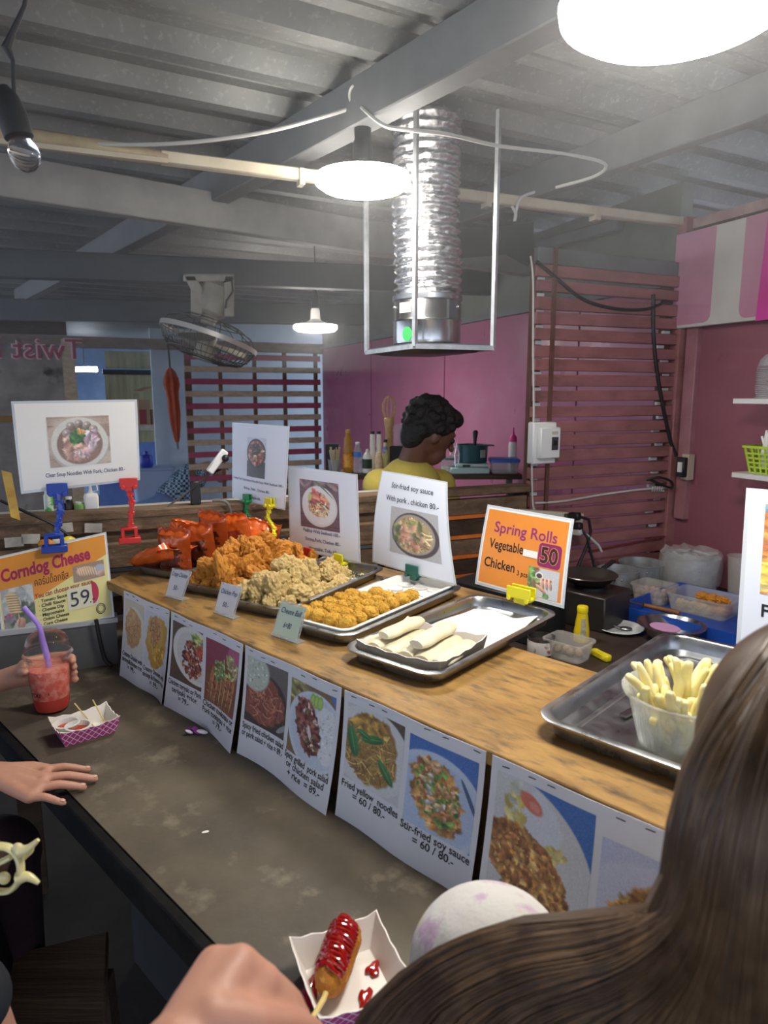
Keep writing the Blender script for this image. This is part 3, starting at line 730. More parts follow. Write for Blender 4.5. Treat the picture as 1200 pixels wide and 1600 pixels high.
cable('black flex looping out of the low slats', [atB(1010, 750, -.02), atB(1030, 746, -.05), atB(1048, 752, -.06), atB(1050, 762, -.06), atB(1035, 758, -.05), atB(1018, 750, -.03)], .005, m_kcable, 'fence_cable')
cable('thin red cable along the foot of the fence', [atB(920, 862, -.03), atB(980, 850, -.03), atB(1040, 838, -.03)], .004, mat('red_cable', '#6e2d2a', .5), 'fence_cable')
t = thing('wall_socket', 'black and white wall socket at the corner post', 'socket', atA(1068, 745, -.02))
def wbox(x0, y0, x1, y1, d0, d1):
    p, q = atA(x0, y0, d0), atA(x1, y1, d0); b0, b1 = toRF(p)[1], toRF(q)[1]
    return MB().box(RF((d0 + d1) / 2, (b0 + b1) / 2, (p.z + q.z) / 2), (abs(d1 - d0), abs(b1 - b0), abs(p.z - q.z)), MR)
part('plate', wbox(1066, 709, 1074, 750, -.03, .0), mat('cream_plate', '#b9ac98', .5), t)
part('body', wbox(1057, 714, 1067, 746, -.05, -.02), m_blackp, t, bevel=.003)
part('latch', wbox(1059, 722, 1063, 738, -.058, -.0502), m_whitep, t)
# striped sign board
t = thing('striped_board', 'white and pink striped sign board on the right wall', 'sign', atA(1130, 510, -.02))
m_sb = mat('board_white', '#cfcbc4', .5, col2='#bdb8b0', scale=5, lo=.4, hi=.8)
m_sp = mat('board_pink', '#c98fa4', .5, col2='#bb8296', scale=5)
m_mg = mat('magenta_panel', '#d8429c', .45)
zt_, zb_ = 2.098, 1.748
b0 = .01
part('board', MB().box(RF(-.03, (b0 - 1.3) / 2, (zt_ + zb_) / 2), (.02, 1.3 + b0, zt_ - zb_), MR), m_sb, t, bevel=.002)
bw = toRF(atA(1113, 440, -.042))[1]; bw2 = toRF(atA(1158, 440, -.042))[1]
def stripe(bl, br, zlow):
    pts = []; r = .03
    for k in range(7): a = PI + PI / 2 * k / 6; pts.append((bl - r - r * math.cos(a) * 1, zlow + r + r * math.sin(a)))
    for k in range(7): a = 1.5 * PI + PI / 2 * k / 6; pts.append((br + r - r * math.cos(a), zlow + r + r * math.sin(a)))
    pts += [(br, zt_ - .003), (bl, zt_ - .003)]
    return MB().loft([[RF(d, b, z) for b, z in pts] for d in (-.0405, -.042)])
part('stripe', stripe(b0 - .003, bw, zb_ + .012), m_sp, t)
part('stripe', stripe(bw2, toRF(atA(1230, 440, -.042))[1], zb_ + .012), m_sp, t)
mb = MB().loft([[atA(x, y, d) for x, y in ((1201, 330), (1195, 380), (1180, 502), (1320, 480), (1320, 300))] for d in (-.044, -.05)])
part('magenta_panel', mb, m_mg, t)
# shelves on the right wall
def wall_shelf(x, y, label):
    p = atA(x, y, -.2)
    z = p.z; b1 = toRF(p)[1]
    return z, b1, solid('wall_shelf', MB().box(RF(-.105, b1 - .45, z - .01), (.19, .9, .018), MR), mat('shelf_white', '#cfccc8', .5), label, 'shelf', 'white wall shelves', bevel=.002)
zs1, bs1, _ = wall_shelf(1145, 622, 'upper white wall shelf with the stacked clear lids')
zs2, bs2, _ = wall_shelf(1143, 737, 'lower white wall shelf with the green basket')
m_clear = mat('clear_plastic', '#f2f4f4', .12, trans=.75, ior=1.2, spec=.6, alpha=.75)
cl_ = RF(-.105, bs1 - .085, zs1 - .001)
for i in range(16):
    z = .001 + i * .0062
    R_ = Matrix.Rotation(random.uniform(-.03, .03), 3, 'X')
    solid('clear_lid', MB().lathe([(.062, z), (.0645, z + .001), (.0645, z + .004), (.06, z + .005), (.058, z + .0035)], 36, cl_ + V((random.uniform(-.002, .002), random.uniform(-.002, .002), 0)), R_, closed=True), m_clear, 'clear plastic lid in the tall stack on the upper wall shelf', 'lid', 'clear lids stacked on the wall shelf')
solid('dome_lid', MB().lathe([(.064, .1), (.062, .104), (.056, .125), (.04, .142), (.02, .15), (0, .152), (0, .150), (.02, .148), (.039, .14), (.0545, .124), (.06, .104)], 36, cl_), m_clear, 'clear dome lid on top of the lid stack', 'lid')
# green basket
gb = RF(-.11, bs2 - .10, zs2 - .001)
t = thing('green_basket', 'lime green plastic lattice basket on the lower wall shelf', 'basket', gb)
m_green = mat('lime_plastic', '#a9c43a', .4)
fr = lambda x, y, z: gb + MR @ V((x, y, z))
part('floor', MB().rrect([(.05, .07, .015, 0), (.05, .07, .015, .004)], fr), m_green, t)
part('rim', MB().rrect([(.068, .088, .02, .082), (.073, .093, .02, .082), (.073, .093, .02, .09), (.068, .088, .02, .09)], fr, cap0=False, cap1=False), m_green, t)
mb = MB()
for z in (.02, .035, .05, .065):
    k = z / .085; mb.rrect([(.05 + .017 * k, .07 + .017 * k, .018, z - .003), (.0525 + .017 * k, .0725 + .017 * k, .018, z - .003), (.0525 + .017 * k, .0725 + .017 * k, .018, z + .003), (.05 + .017 * k, .07 + .017 * k, .018, z + .003)], fr, cap0=False, cap1=False)
for sx in (-1, 1):
    for y in [-.06 + .02 * i for i in range(7)]: mb.beam(fr(sx * .051, y, 0), fr(sx * .069, y * 1.2, .084), .006, .003, up=QQ)
    for x in [-.04 + .02 * i for i in range(5)]: mb.beam(fr(x, sx * .071, 0), fr(x * 1.3, sx * .089, .084), .006, .003, up=RR)
part('lattice', mb, m_green, t)
m_sach = mat('white_paper', '#e4e2dd', .6)
for i in range(7):
    y = .06 - i * .02; x = random.uniform(-.03, .03); tilt = random.uniform(-.03, .04)
    p = fr(x, y, .015); q = fr(x + random.uniform(-.02, .02), y + tilt, .13 + random.uniform(-.01, .015))
    solid('paper_straw', MB().tube([p, q], .004 + .002 * (i % 2), 8), m_sach, 'white wrapped straw standing in the green basket', 'straw', 'straws in the green basket')
solid('napkin_cone', MB().lathe([(.024, 0), (.018, .05), (.002, .115), (0, .116)], 12, fr(0, .045, .02)), m_sach, 'folded white napkin cone in the green basket', 'napkin')
# ================================================================== printed pictures
def ph_omelet(seed):
    c = Cv(100, 120, '#c9c2b4', seed=seed); c.ell(.5, .75, .62, .62, '#d8d6cc', soft=.05); c.ell(.45, .62, .42, .44, '#c79a63', rag=.1)
    c.noodles(130, .45, .62, .38, .42, ['#d3a676', '#b97f52', '#e0bb8d', '#a8683f'], .014, .2); return c.grain()
def ph_yellow(seed):
    c = Cv(100, 130, '#c9ccd6', seed=seed); c.ell(.52, .66, .44, .62, '#b98b2f', rag=.12, rot=.25); c.ell(.45, .5, .33, .45, '#c59a45', rag=.15)
    c.noodles(70, .42, .45, .24, .38, ['#a5694a', '#8d5140', '#c08a5c', '#d6a56a'], .016, .25); c.bits(40, .6, .95, .28, .25, ['#c79a2e', '#b2841f', '#d8ad47'], .03, shade=.3); return c.grain()
def ph_teri(seed):
    c = Cv(100, 135, '#4b3a2e', seed=seed); c.ell(.75, .62, .72, .62, '#dcdcd6', soft=.03, rot=.4); c.ell(.78, .62, .62, .53, '#cfd0c9', soft=.05, rot=.4)
    c.bits(30, .85, .33, .2, .2, ['#8aa04a', '#a9bb62', '#6d8a3a'], .05); c.bits(120, .66, .72, .28, .42, ['#6b2a22', '#8a3a2a', '#4c1c18', '#a5573a'], .03); c.bits(25, .7, .75, .25, .4, ['#d9b08c', '#c98a5e'], .014)
    c.bits(14, .92, .5, .08, .15, ['#b8402e'], .03); return c.grain()
def ph_tonk(seed):
    c = Cv(110, 150, '#7d2f44', seed=seed); c.ell(.95, .2, .3, .35, '#a94f74'); c.ell(.5, .95, .55, .55, '#6e3b26', rag=.1)
    for i in range(6): c.ell(.18 + .13 * i, 1.0 + .03 * (i % 2), .06, .42, '#8a4f2e', rot=.12, soft=.3, shade=.8, rag=.1); c.ell(.22 + .13 * i, .98, .02, .36, '#b98d5e', rot=.12, soft=.5, rag=.2)
    c.bits(60, .72, .45, .22, .32, ['#b6bf7a', '#94a556', '#d3d6a4', '#8aa255'], .02, el=3, rot=.9); c.bits(60, .42, .6, .18, .22, ['#3f6b35', '#5b8a48', '#9cc47e'], .022); c.bits(80, .5, 1.0, .45, .35, ['#5c2c1c', '#a06a40', '#7a4528'], .018); return c.grain()
def ph_spicy(seed):
    c = Cv(110, 150, '#3c3632', seed=seed); c.ell(.9, .25, .5, .4, '#5b5754'); c.ell(.42, .85, .6, .62, '#2c2726'); c.ell(.95, 1.15, .2, .05, '#8a8f95', rot=-.7)
    c.ell(.45, .8, .48, .5, '#7b3f33', rag=.1); c.noodles(90, .48, .85, .42, .42, ['#8f4a3c', '#a8614c', '#6b3028', '#b87a5a'], .02, .22)
    c.ell(.2, .27, .36, .4, '#b7c3b4', soft=.15); c.bits(80, .2, .3, .3, .32, ['#c6d0c0', '#a9b5a4', '#d6dcd0'], .018, shade=.2); return c.grain()
def ph_grill(seed):
    c = Cv(120, 160, '#6f5b40', seed=seed); c.bits(30, .15, .15, .2, .2, ['#8f9150', '#b0a86a', '#5d4630'], .06); c.half(.9, .05, .8, -.5, '#4668a8')
    c.ell(.6, .75, .62, .68, '#c9d6e6', soft=.03); c.ell(.62, .75, .56, .62, '#bccbdd', soft=.08); c.ell(.86, .72, .26, .48, '#d9dfe4', rot=-.12, rag=.05); c.bits(90, .86, .72, .22, .44, ['#e4e8ea', '#c4cdd6'], .014, shade=.2)
    for x in (.52, .6, .68): c.ell(x, .22, .06, .12, '#7fae3c', soft=.2, rot=.1); c.ell(x, .22, .04, .09, '#a9c96a', soft=.3, rot=.1)
    c.bits(150, .45, .72, .24, .48, ['#5e2522', '#7a3a30', '#3f1a1a', '#96584a'], .034, rot=-.3); c.bits(26, .45, .7, .22, .42, ['#c9a58c', '#d8c3b0', '#5c6a34'], .02, rot=-.3); c.ell(.5, .8, .035, .13, '#d8cfcb', rot=-.3, soft=.4); return c.grain()
def ph_yn(seed):
    c = Cv(120, 150, '#c3c6cc', seed=seed); c.half(.75, .12, .6, -.6, '#4a4038'); c.ell(.42, .62, .72, .66, '#cfd2d6', soft=.03); c.ell(.42, .62, .5, .55, '#8d6a36', rag=.08)
    c.noodles(230, .42, .66, .46, .5, ['#a98342', '#c19a52', '#8a6430', '#d2b06a', '#7a5428'], .014, .3); c.bits(24, .42, .28, .24, .14, ['#b08a3c', '#c9a34e', '#9a7030'], .06, shade=.8)
    for x, y, r, l, w in ((.12, .6, 1.3, .24, .09), (.45, .45, -.3, .2, .07), (.72, .85, .8, .2, .07), (.3, .42, .3, .12, .05)): c.ell(x, y, l, w, '#2f6a38', rot=r, soft=.2, shade=.5); c.ell(x, y, l * .8, .008, '#5a9a55', rot=r, soft=.5)
    return c.grain()
def ph_soy(seed):
    c = Cv(120, 160, '#3a66b4', seed=seed); c.ell(.42, .85, .72, .72, '#b9cbe4', soft=.03); c.ell(.42, .85, .62, .62, '#a9bede', soft=.1); c.ell(.92, .6, .03, .3, '#3d4f78', rot=-.5)
    c.bits(230, .46, .76, .32, .52, ['#b8763a', '#c99650', '#8f5832', '#dab47c', '#a06a40'], .045, rot=-.35); c.bits(46, .48, .75, .3, .46, ['#3f6b32', '#5c8a3c', '#84a94c'], .026, rot=-.35); c.bits(24, .5, .7, .25, .4, ['#e0c49a', '#d6a07a', '#c9d2dc'], .028, rot=-.35); return c.grain()
def ph_egg(seed):
    c = Cv(150, 180, '#2f62b0', seed=seed); c.ell(.25, .72, .82, .72, '#c9ccd0', soft=.02, rot=.6); c.ell(.42, .36, .3, .28, '#cfd8e4', rag=.1, rot=.6); c.bits(40, .24, .3, .1, .25, ['#c2b45a', '#d6cb84', '#b7bfae'], .03, shade=.2); c.bits(16, .64, .56, .12, .05, ['#c9b24a', '#d8cb7c'], .03, rot=-.3, shade=.2)
    c.ell(.38, .18, .13, .075, '#cf6a56', rot=.5, soft=.25); c.ell(.42, .2, .06, .04, '#d98a78', rot=.5, soft=.5)
    c.ell(.38, .82, .5, .3, '#7d4a26', rot=.62, rag=.08); c.bits(420, .38, .82, .5, .3, ['#ae7434', '#c6924a', '#86502c', '#d6aa62', '#9a6038'], .026, rot=.62, el=1.3); return c.grain()
def ph_fried(seed):
    c = Cv(120, 180, '#b4bcdc', seed=seed); c.ell(.6, .6, .7, .5, '#c2c9e2'); c.ell(.7, .9, .55, .62, '#b07a36', rag=.12); c.bits(170, .7, .9, .45, .52, ['#b8802f', '#cf9c4a', '#8c5426', '#d9ac62'], .06, rot=-1); c.bits(60, .62, .72, .2, .3, ['#6e3a2c', '#854a36', '#55281f'], .045); c.bits(14, .85, .3, .12, .06, ['#5c8f3c', '#7fae50', '#2d2420'], .03); c.half(.1, 1.35, -.5, .8, '#4c3a3a'); return c.grain()
def ph_soup(seed):
    c = Cv(150, 112, '#a58f80', seed=seed)
    for i in range(6): c.rect(0, .02 + i * .12, 1, .03 + i * .12, '#6f5b50', .8)
    c.bits(30, .5, .4, .6, .4, ['#b8a494', '#8d7767', '#c4b3a4'], .08, el=3, jr=.1, shade=.1, al=.6)
    c.ell(.5, .43, .47, .40, '#a9aaa2', soft=.03); c.ell(.5, .40, .46, .385, '#cfcfc6', soft=.03); c.ell(.5, .42, .37, .30, '#7d5f55', soft=.06); c.ell(.5, .56, .3, .12, '#8d6a5c', soft=.3)
    for x, y in ((.3, .25), (.37, .14), (.5, .11), (.63, .14), (.73, .2)): c.ell(x, y, .07, .062, '#8f8078', soft=.15, shade=.8); c.ell(x - .015, y - .02, .02, .016, '#d6cfc9', soft=.6)
    c.bits(16, .38, .46, .15, .12, ['#c49a8c', '#d6b4a4', '#a87a6c'], .055); c.bits(26, .5, .31, .13, .1, ['#3f7a3c', '#5f9c50', '#2e5c30'], .04); c.bits(14, .68, .37, .09, .12, ['#d9c6cc', '#b898a4', '#e6dade'], .035, el=2); c.bits(8, .55, .56, .1, .05, ['#e2cfcf', '#d0aeb0'], .04); c.bits(14, .53, .23, .05, .04, ['#c9884a', '#dba566'], .016); return c.grain()
def ph_tom(seed):
    c = Cv(64, 128, '#bcc8dc', seed=seed); c.rect(.0, 1.2, 1, 2, '#3f4248'); c.ell(.5, 1.55, .5, .5, '#33353a'); c.ell(.5, .78, .5, .72, '#2c2523', soft=.03); c.ell(.5, .78, .43, .63, '#7a4038', soft=.05); c.bits(90, .5, .78, .38, .56, ['#a25a4a', '#c08a74', '#6e342c', '#d6b49c', '#8a4a3c'], .05); c.bits(20, .45, .6, .25, .3, ['#2c3a28', '#25221e'], .06); return c.grain()
def ph_pad(seed):
    c = Cv(110, 130, '#5c3d48', seed=seed)
    for i in range(5): c.rect(0, .2 + i * .22, 1, .215 + i * .22, '#3f2832')
    c.bits(40, .5, .08, .6, .1, ['#6e4c54', '#4b313a', '#8a6a6c'], .05, el=2); c.ell(.5, .62, .45, .50, '#cfcdd0', soft=.03); c.ell(.49, .60, .42, .46, '#dad8da', soft=.05); c.ell(.48, .56, .27, .3, '#b98a5e', rag=.1); c.noodles(120, .5, .58, .25, .29, ['#d2a878', '#b06a4c', '#e2c69c', '#a5503c'], .014, .2)
    c.bits(26, .45, .48, .2, .2, ['#b9503c', '#cf7a5c', '#9c3a2e'], .045, el=2); c.bits(26, .58, .68, .16, .15, ['#e2d8b0', '#c9b27c', '#5a3a2a'], .018, el=3)
    for i in range(5): c.ell(.56 + .03 * i, .13 + .02 * i, .26, .012, '#3d6a3a', rot=.65 + .03 * i, soft=.4)
    c.ell(.27, .42, .05, .09, '#b9bd5c', rot=.2, soft=.2); return c.grain()
def ph_soyb(seed):
    c = Cv(120, 118, '#a3a3a6', seed=seed); c.ell(.52, .52, .47, .46, '#3b2f31', soft=.03); c.ell(.5, .51, .42, .41, '#8a8480', soft=.04); c.ell(.5, .52, .38, .37, '#a58e62', rag=.05); c.noodles(150, .5, .52, .36, .35, ['#c3ab78', '#a48a58', '#d9c89c', '#8a7048'], .022, .22); c.bits(30, .45, .55, .3, .28, ['#8a9450', '#6f7c3c', '#4c5a34'], .045, el=1.8); c.bits(22, .48, .58, .26, .22, ['#b98a6a', '#9c6a52', '#c9a284'], .05); return c.grain()
def ph_rolls(seed):
    c = Cv(80, 78, '#b9bcc2', seed=seed); c.bits(50, .15, .4, .22, .42, ['#5f8a3c', '#3f6a30', '#86a957', '#6b4a38'], .06); c.ell(.36, .25, .13, .12, '#d6d6d6', soft=.08); c.ell(.36, .26, .09, .08, '#3a2424', soft=.1)
    for i in range(3): c.ell(.48 + .12 * i, .5 - .02 * i, .055, .2, '#c09078', rot=-.25, soft=.15, shade=.9); c.ell(.5 + .12 * i, .36, .03, .04, '#8a4a40', soft=.4)
    c.ell(.45, .68, .22, .06, '#b9886c', rot=.6, soft=.15, shade=.8); c.bits(14, .62, .88, .1, .06, ['#3f6a38', '#6a9a50'], .03); return c.grain()
def ph_corn(seed):
    c = Cv(90, 120, '#9aa0a0', seed=seed); c.bits(40, .6, .3, .5, .5, ['#b9bcbc', '#8f9696', '#c4c6c4'], .1, shade=.1, al=.7); c.bits(30, .72, .85, .25, .2, ['#3a4a38', '#4c5c46', '#2c3a30'], .09, shade=.2); c.bits(20, .1, 1.05, .2, .2, ['#5c6a50', '#3f4a40', '#7a6a80'], .07, shade=.2); c.bits(10, .1, .83, .2, .03, ['#b9405c'], .03)
    c.ell(.35, .48, .19, .36, '#a8875c', rot=-.18, rag=.05, shade=.6)
    for i in range(8): c.ell(.29 + .018 * i, .2 + .08 * i, .19, .028, '#cdb488', rot=.15, soft=.5); c.ell(.29 + .018 * i, .24 + .08 * i, .18, .016, '#7d5c38', rot=.15, soft=.5)
    c.ell(.47, .92, .02, .1, '#b9a27a'); c.ell(.52, 1.12, .14, .17, '#b07f6c', shade=.6, rag=.08); c.ell(.46, 1.1, .03, .14, '#8a5c4e', rot=.3, soft=.4); return c.grain()
def ph_corn2(seed):
    c = Cv(100, 46, '#8a7360', seed=seed); c.ell(.85, .25, .2, .15, '#9aa0b4'); c.ell(.42, .22, .32, .14, '#b08a68', rot=.15, shade=.5)
    for i in range(8): c.ell(.18 + .075 * i, .17 + .012 * i, .02, .13, '#d9c0a4', rot=-.25, soft=.5)
    c.ell(.88, .36, .12, .08, '#b98a7a', shade=.5); return c.grain()
def ph_fries(seed):
    c = Cv(110, 200, '#b8742e', seed=seed); c.half(.35, .25, -.6, -.5, '#5aa0d8'); c.bits(260, .6, .9, .7, 1.0, ['#d98a3a', '#c9742c', '#e6a552', '#a8582a', '#f0be6a'], .1, el=2.6, shade=.7); c.bits(40, .3, 1.5, .6, .4, ['#e6c04a', '#d2a22e', '#f0d67a'], .07, el=4, shade=.5); return c.grain()

# ================================================================== menu papers stapled to the counter front
m_paper = mat('menu_paper', '#d9dbe0', .4, col2='#cfd2da', scale=4)
m_ink = mat('black_ink', '#17171a', .5)
m_blueink = mat('blue_ink', '#27305f', .5)
m_staple = mat('staple_steel', '#2b2b2e', .4, .6)
PH = .218
def paper_fn(u0, W, seed, flare):
    def fn(x, y, off=0):
        s = x / W; t = y / PH
        w = -.0025 - (.006 + flare * (.75 + .4 * s)) * t ** 1.5 - .004 * math.sin(s * PI * 2.0 + seed) * t + .0015 * math.sin(s * 9 + seed)
        w -= .006 * t * (abs(2 * s - 1) ** 3)
        return CF(u0 + x, w - off, ZW - .003 - y * (1 - .012 * t))
    return fn
papers = [
    ('menu paper with two creamy omelet dishes at the counter front', .07, .225, ph_omelet, ph_yellow, [['Creamy Omelet with', 'shrimp&cheese rice', '= 99.-'], ['Creamy Omelet with', 'shrimp &cheese +rice', '= 99.-']]),
    ('menu paper with chicken teriyaki and chicken tonkatsu photos', .302, .284, ph_teri, ph_tonk, [['Chicken teriyaki or Pork', 'teriyaki +rice', '= 79.-'], ['Chicken tonkatsu or', 'Pork tonkatsu + rice', '= 79.-']]),
    ('menu paper with spicy fried chicken and grilled pork salad photos', .593, .276, ph_spicy, ph_grill, [['Spicy fried chicken salad', 'or pork salad + rice = 89.-'], ['Spicy grilled  pork salad', 'or chicken salad', '+ rice  = 89.-']]),
    ('menu paper with fried yellow noodles and stir-fried soy sauce photos', .878, .281, ph_yn, ph_soy, [['Fried yellow  noodles', '= 60 / 80.-'], ['Stir-fried soy sauce', '= 60 / 80.-']]),
    ('menu paper with fried egg and crispy dish photos, nearest the camera', 1.17, .284, ph_egg, ph_fried, [[], []]),
]
for i, (lab, u0, W, fa, fb2, caps) in enumerate(papers):
    t = thing('menu_paper', lab, 'menu', CF(u0 + W / 2, -.01, ZD), 'menu papers stapled along the counter')
    fn = paper_fn(u0, W, i * 1.7, (.018, .02, .024, .022, .022)[i])
    part('sheet', sheet_mb(fn, W, PH, 24, 20, .0006), m_paper, t)
    last = i == 4
    pw = W * .445; phh = PH * (.58 if not last else .74); y1 = PH * .075
    picture('photo', fa(10 + i), fn, W * .035, y1, pw if not last else W * .5, phh, t)
    picture('photo', fb2(20 + i), fn, W * .52 if not last else W * .57, y1 + (PH * .02 if not last else PH * .1), pw if not last else W * .41, phh * 1.04, t)
    mb = MB()
    for k, ls in enumerate(caps):
        for j, s_ in enumerate(ls):
            mb_w = min(pw * 1.03, .0069 * len(s_))
            lettering(mb, fn, s_, W * (.035 if k == 0 else .52) + pw / 2, y1 + phh + PH * (.07 + .03 * k) + j * .0145, .0165, 'c', .012, width=mb_w)
    if mb.v: part('lettering', mb, m_ink, t, smooth=False)
    for s_ in (.06, .2, .3, .62, .74, .93):
        x = W * s_; y = .007 + random.uniform(-.003, .003); part('staple', MB().tube([fn(x, y, .001), fn(x + .011, y + random.uniform(-.001, .001), .001)], .0006, 5), m_staple, t)

# ================================================================== laminated signs
m_lam = mat('laminate_edge', '#c3c8cc', .15, coat=.5)
m_card = mat('sign_white', '#e3e1dc', .35)
m_cardb = mat('sign_cool_white', '#d6dbe6', .35)
def sign(name, label, cat, corners, W, H, bend=0, bendv=0, m=None, th=.0016, margin=0):
    tl, tr, br, bl = corners
    cen = (V(br) + V(bl)) / 2; cen.z = min(V(br).z, V(bl).z)
    t = thing(name, label, cat, cen)
    fn = bilin(tl, tr, br, bl, W, H, bend, bendv)
    part('laminate', sheet_mb(fn, W, H, 14, 14, th), m_lam if margin else (m or m_card), t)
    if margin:
        f2 = lambda x, y, off=0: fn(x, y, off)
        part('card', sheet_mb(lambda x, y, off=0: fn(x, y, off + .0006), W - 2 * margin, H - 2 * margin, 14, 14, .0004, margin, margin), m or m_card, t)
    return t, fn
# clear soup
t, fn = sign('menu_sign', 'laminated sign with a soup bowl photo held by blue and red clamps', 'sign', (atB(17, 627, -.17), atB(214, 624, -.17), atB(219, 750, -.19), atB(33, 772, -.19)), .30, .21, 0, .006, m_card, margin=.006)
picture('photo', ph_soup(3), fn, .30 * .255, .21 * .185, .30 * .5, .21 * .565, t, .0012)
part('lettering', lettering(MB(), fn, 'Clear Soup Noodles With Pork, Chicken 80.-', .30 * .54, .21 * .855, .0135, 'c', .008, width=.30 * .66, off=.0014, rot=.012), m_blueink, t, smooth=False)
# tom yum
t, fn = sign('menu_sign', 'cool white tom yum soup sign held by green and yellow clamps', 'sign', (atW(363, 660, .50), atW(452, 666, .50), atW(445, 797, .48), atW(363, 777, .48)), .21, .285, .01, 0, m_cardb, margin=.004)
picture('photo', ph_tom(4), fn, .21 * .34, .285 * .17, .21 * .33, .285 * .5, t, .0012)
mb = MB(); lettering(mb, fn, 'Creamy Tom Yum Instant Noodle Soup With Seafood 100.-', .105, .285 * .735, .0125, 'c', .004, width=.195, off=.0014); lettering(mb, fn, 'Shrimp , Pork , Chicken 80.-', .11, .285 * .84, .0135, 'c', .004, width=.10, off=.0014); lettering(mb, fn, 'Vegetable 60.-', .105, .285 * .945, .0135, 'c', .004, width=.05, off=.0014)
part('lettering', mb, m_blueink, t, smooth=False)
# pad thai
t, fn = sign('menu_sign', 'white padthai sign standing behind the second chicken tray', 'sign', (atW(449, 727, .52), atW(558, 741, .52), atW(563, 880, .485), atW(453, 857, .485)), .21, .26, .004, 0, m_cardb, margin=.004)
picture('photo', ph_pad(5), fn, .21 * .2, .26 * .14, .21 * .56, .26 * .56, t, .0012)
mb = MB(); lettering(mb, fn, 'Padthai With Seafood 100.-', .105, .26 * .755, .015, 'c', .004, width=.21 * .52, off=.0014); lettering(mb, fn, 'Shrimp,Pork, Chicken 80.-', .108, .26 * .855, .015, 'c', .004, width=.21 * .5, off=.0014); lettering(mb, fn, 'Vegetable, Tofu 60.-', .11, .26 * .955, .015, 'c', .004, width=.21 * .42, off=.0014)
part('lettering', mb, m_blueink, t, smooth=False)
# soy sauce noodles
t, fn = sign('menu_sign', 'tall white stir-fried soy sauce sign behind the cheese ball tray', 'sign', (atW(597, 735, .56), atW(699, 753, .56), atW(713, 915, .50), atW(582, 878, .50)), .22, .28, .012, .01, m_cardb, margin=.004)
picture('photo', ph_soyb(6), fn, .22 * .27, .28 * .36, .22 * .62, .28 * .47, t, .0012)
mb = MB(); lettering(mb, fn, 'Stir-fried soy sauce', .118, .28 * .165, .023, 'c', .003, width=.22 * .6, off=.0014); lettering(mb, fn, 'With pork , chicken 80.-', .118, .28 * .305, .023, 'c', .003, width=.22 * .73, off=.0014)
part('lettering', mb, m_ink, t, smooth=False)
# spring rolls
m_orange = mat('orange_print', '#dd8b36', .3, col2='#d58030', scale=5)
t, fn = sign('price_sign', 'orange spring rolls price sign leaning behind the spring roll tray', 'sign', (atW(762, 788, .565), atW(897, 811, .565), atW(881, 951, .525), atW(742, 912, .525)), .215, .165, 0, .003, m_card, margin=.005)
part('orange_field', sheet_mb(lambda x, y, off=0: fn(x, y, off + .0010), .215 - .016, .165 - .016, 14, 14, .0003, .008, .008), m_orange, t)
mb = MB(); lettering(mb, fn, 'Spring Rolls', .108, .165 * .31, .03, 'c', .013, width=.215 * .72, off=.0015)
part('title', mb, mat('purple_print', '#8a2f6a', .4), t, smooth=False)
mb = MB(); lettering(mb, fn, 'Vegetable', .024, .165 * .51, .027, 'l', .012, width=.215 * .40, off=.0015); lettering(mb, fn, 'Chicken', .018, .165 * .745, .027, 'l', .014, width=.215 * .36, off=.0015); lettering(mb, fn, '3 pcs.', .215 * .475, .165 * .765, .014, 'l', .01, width=.215 * .13, off=.0015)
part('lettering', mb, m_ink, t, smooth=False)
def rr2(fn, x0, y0, x1, y1, r, off, th=.0003):
    pts = []
    for cx, cy, a0 in ((x1 - r, y1 - r, 0), (x0 + r, y1 - r, 90), (x0 + r, y0 + r, 180), (x1 - r, y0 + r, 270)):
        for k in range(6): a = math.radians(a0 + 18 * k); pts.append((cx + r * math.cos(a), cy + r * math.sin(a)))
    return MB().loft([[fn(x, y, o_) for x, y in pts] for o_ in (off - th, off)])
part('price_patch', rr2(fn, .215 * .68, .165 * .33, .215 * .925, .165 * .60, .008, .0015), mat('plum_print', '#84205c', .4), t)
mb = MB(); lettering(mb, fn, '50', .215 * .80, .165 * .55, .042, 'c', .05, width=.215 * .20, off=.0019); part('price_outline', mb, m_orange, t, smooth=False)
mb = MB(); lettering(mb, fn, '50', .215 * .80, .165 * .55, .042, 'c', .02, width=.215 * .185, off=.0023); part('price', mb, mat('dark_print', '#2b1f2c', .4), t, smooth=False)
part('tape_patch', rr2(fn, .215 * .515, .165 * .445, .215 * .675, .165 * .525, .001, .0022), m_card, t)
picture('photo', ph_rolls(7), fn, .215 * .6, .165 * .62, .215 * .33, .165 * .33, t, .0016)
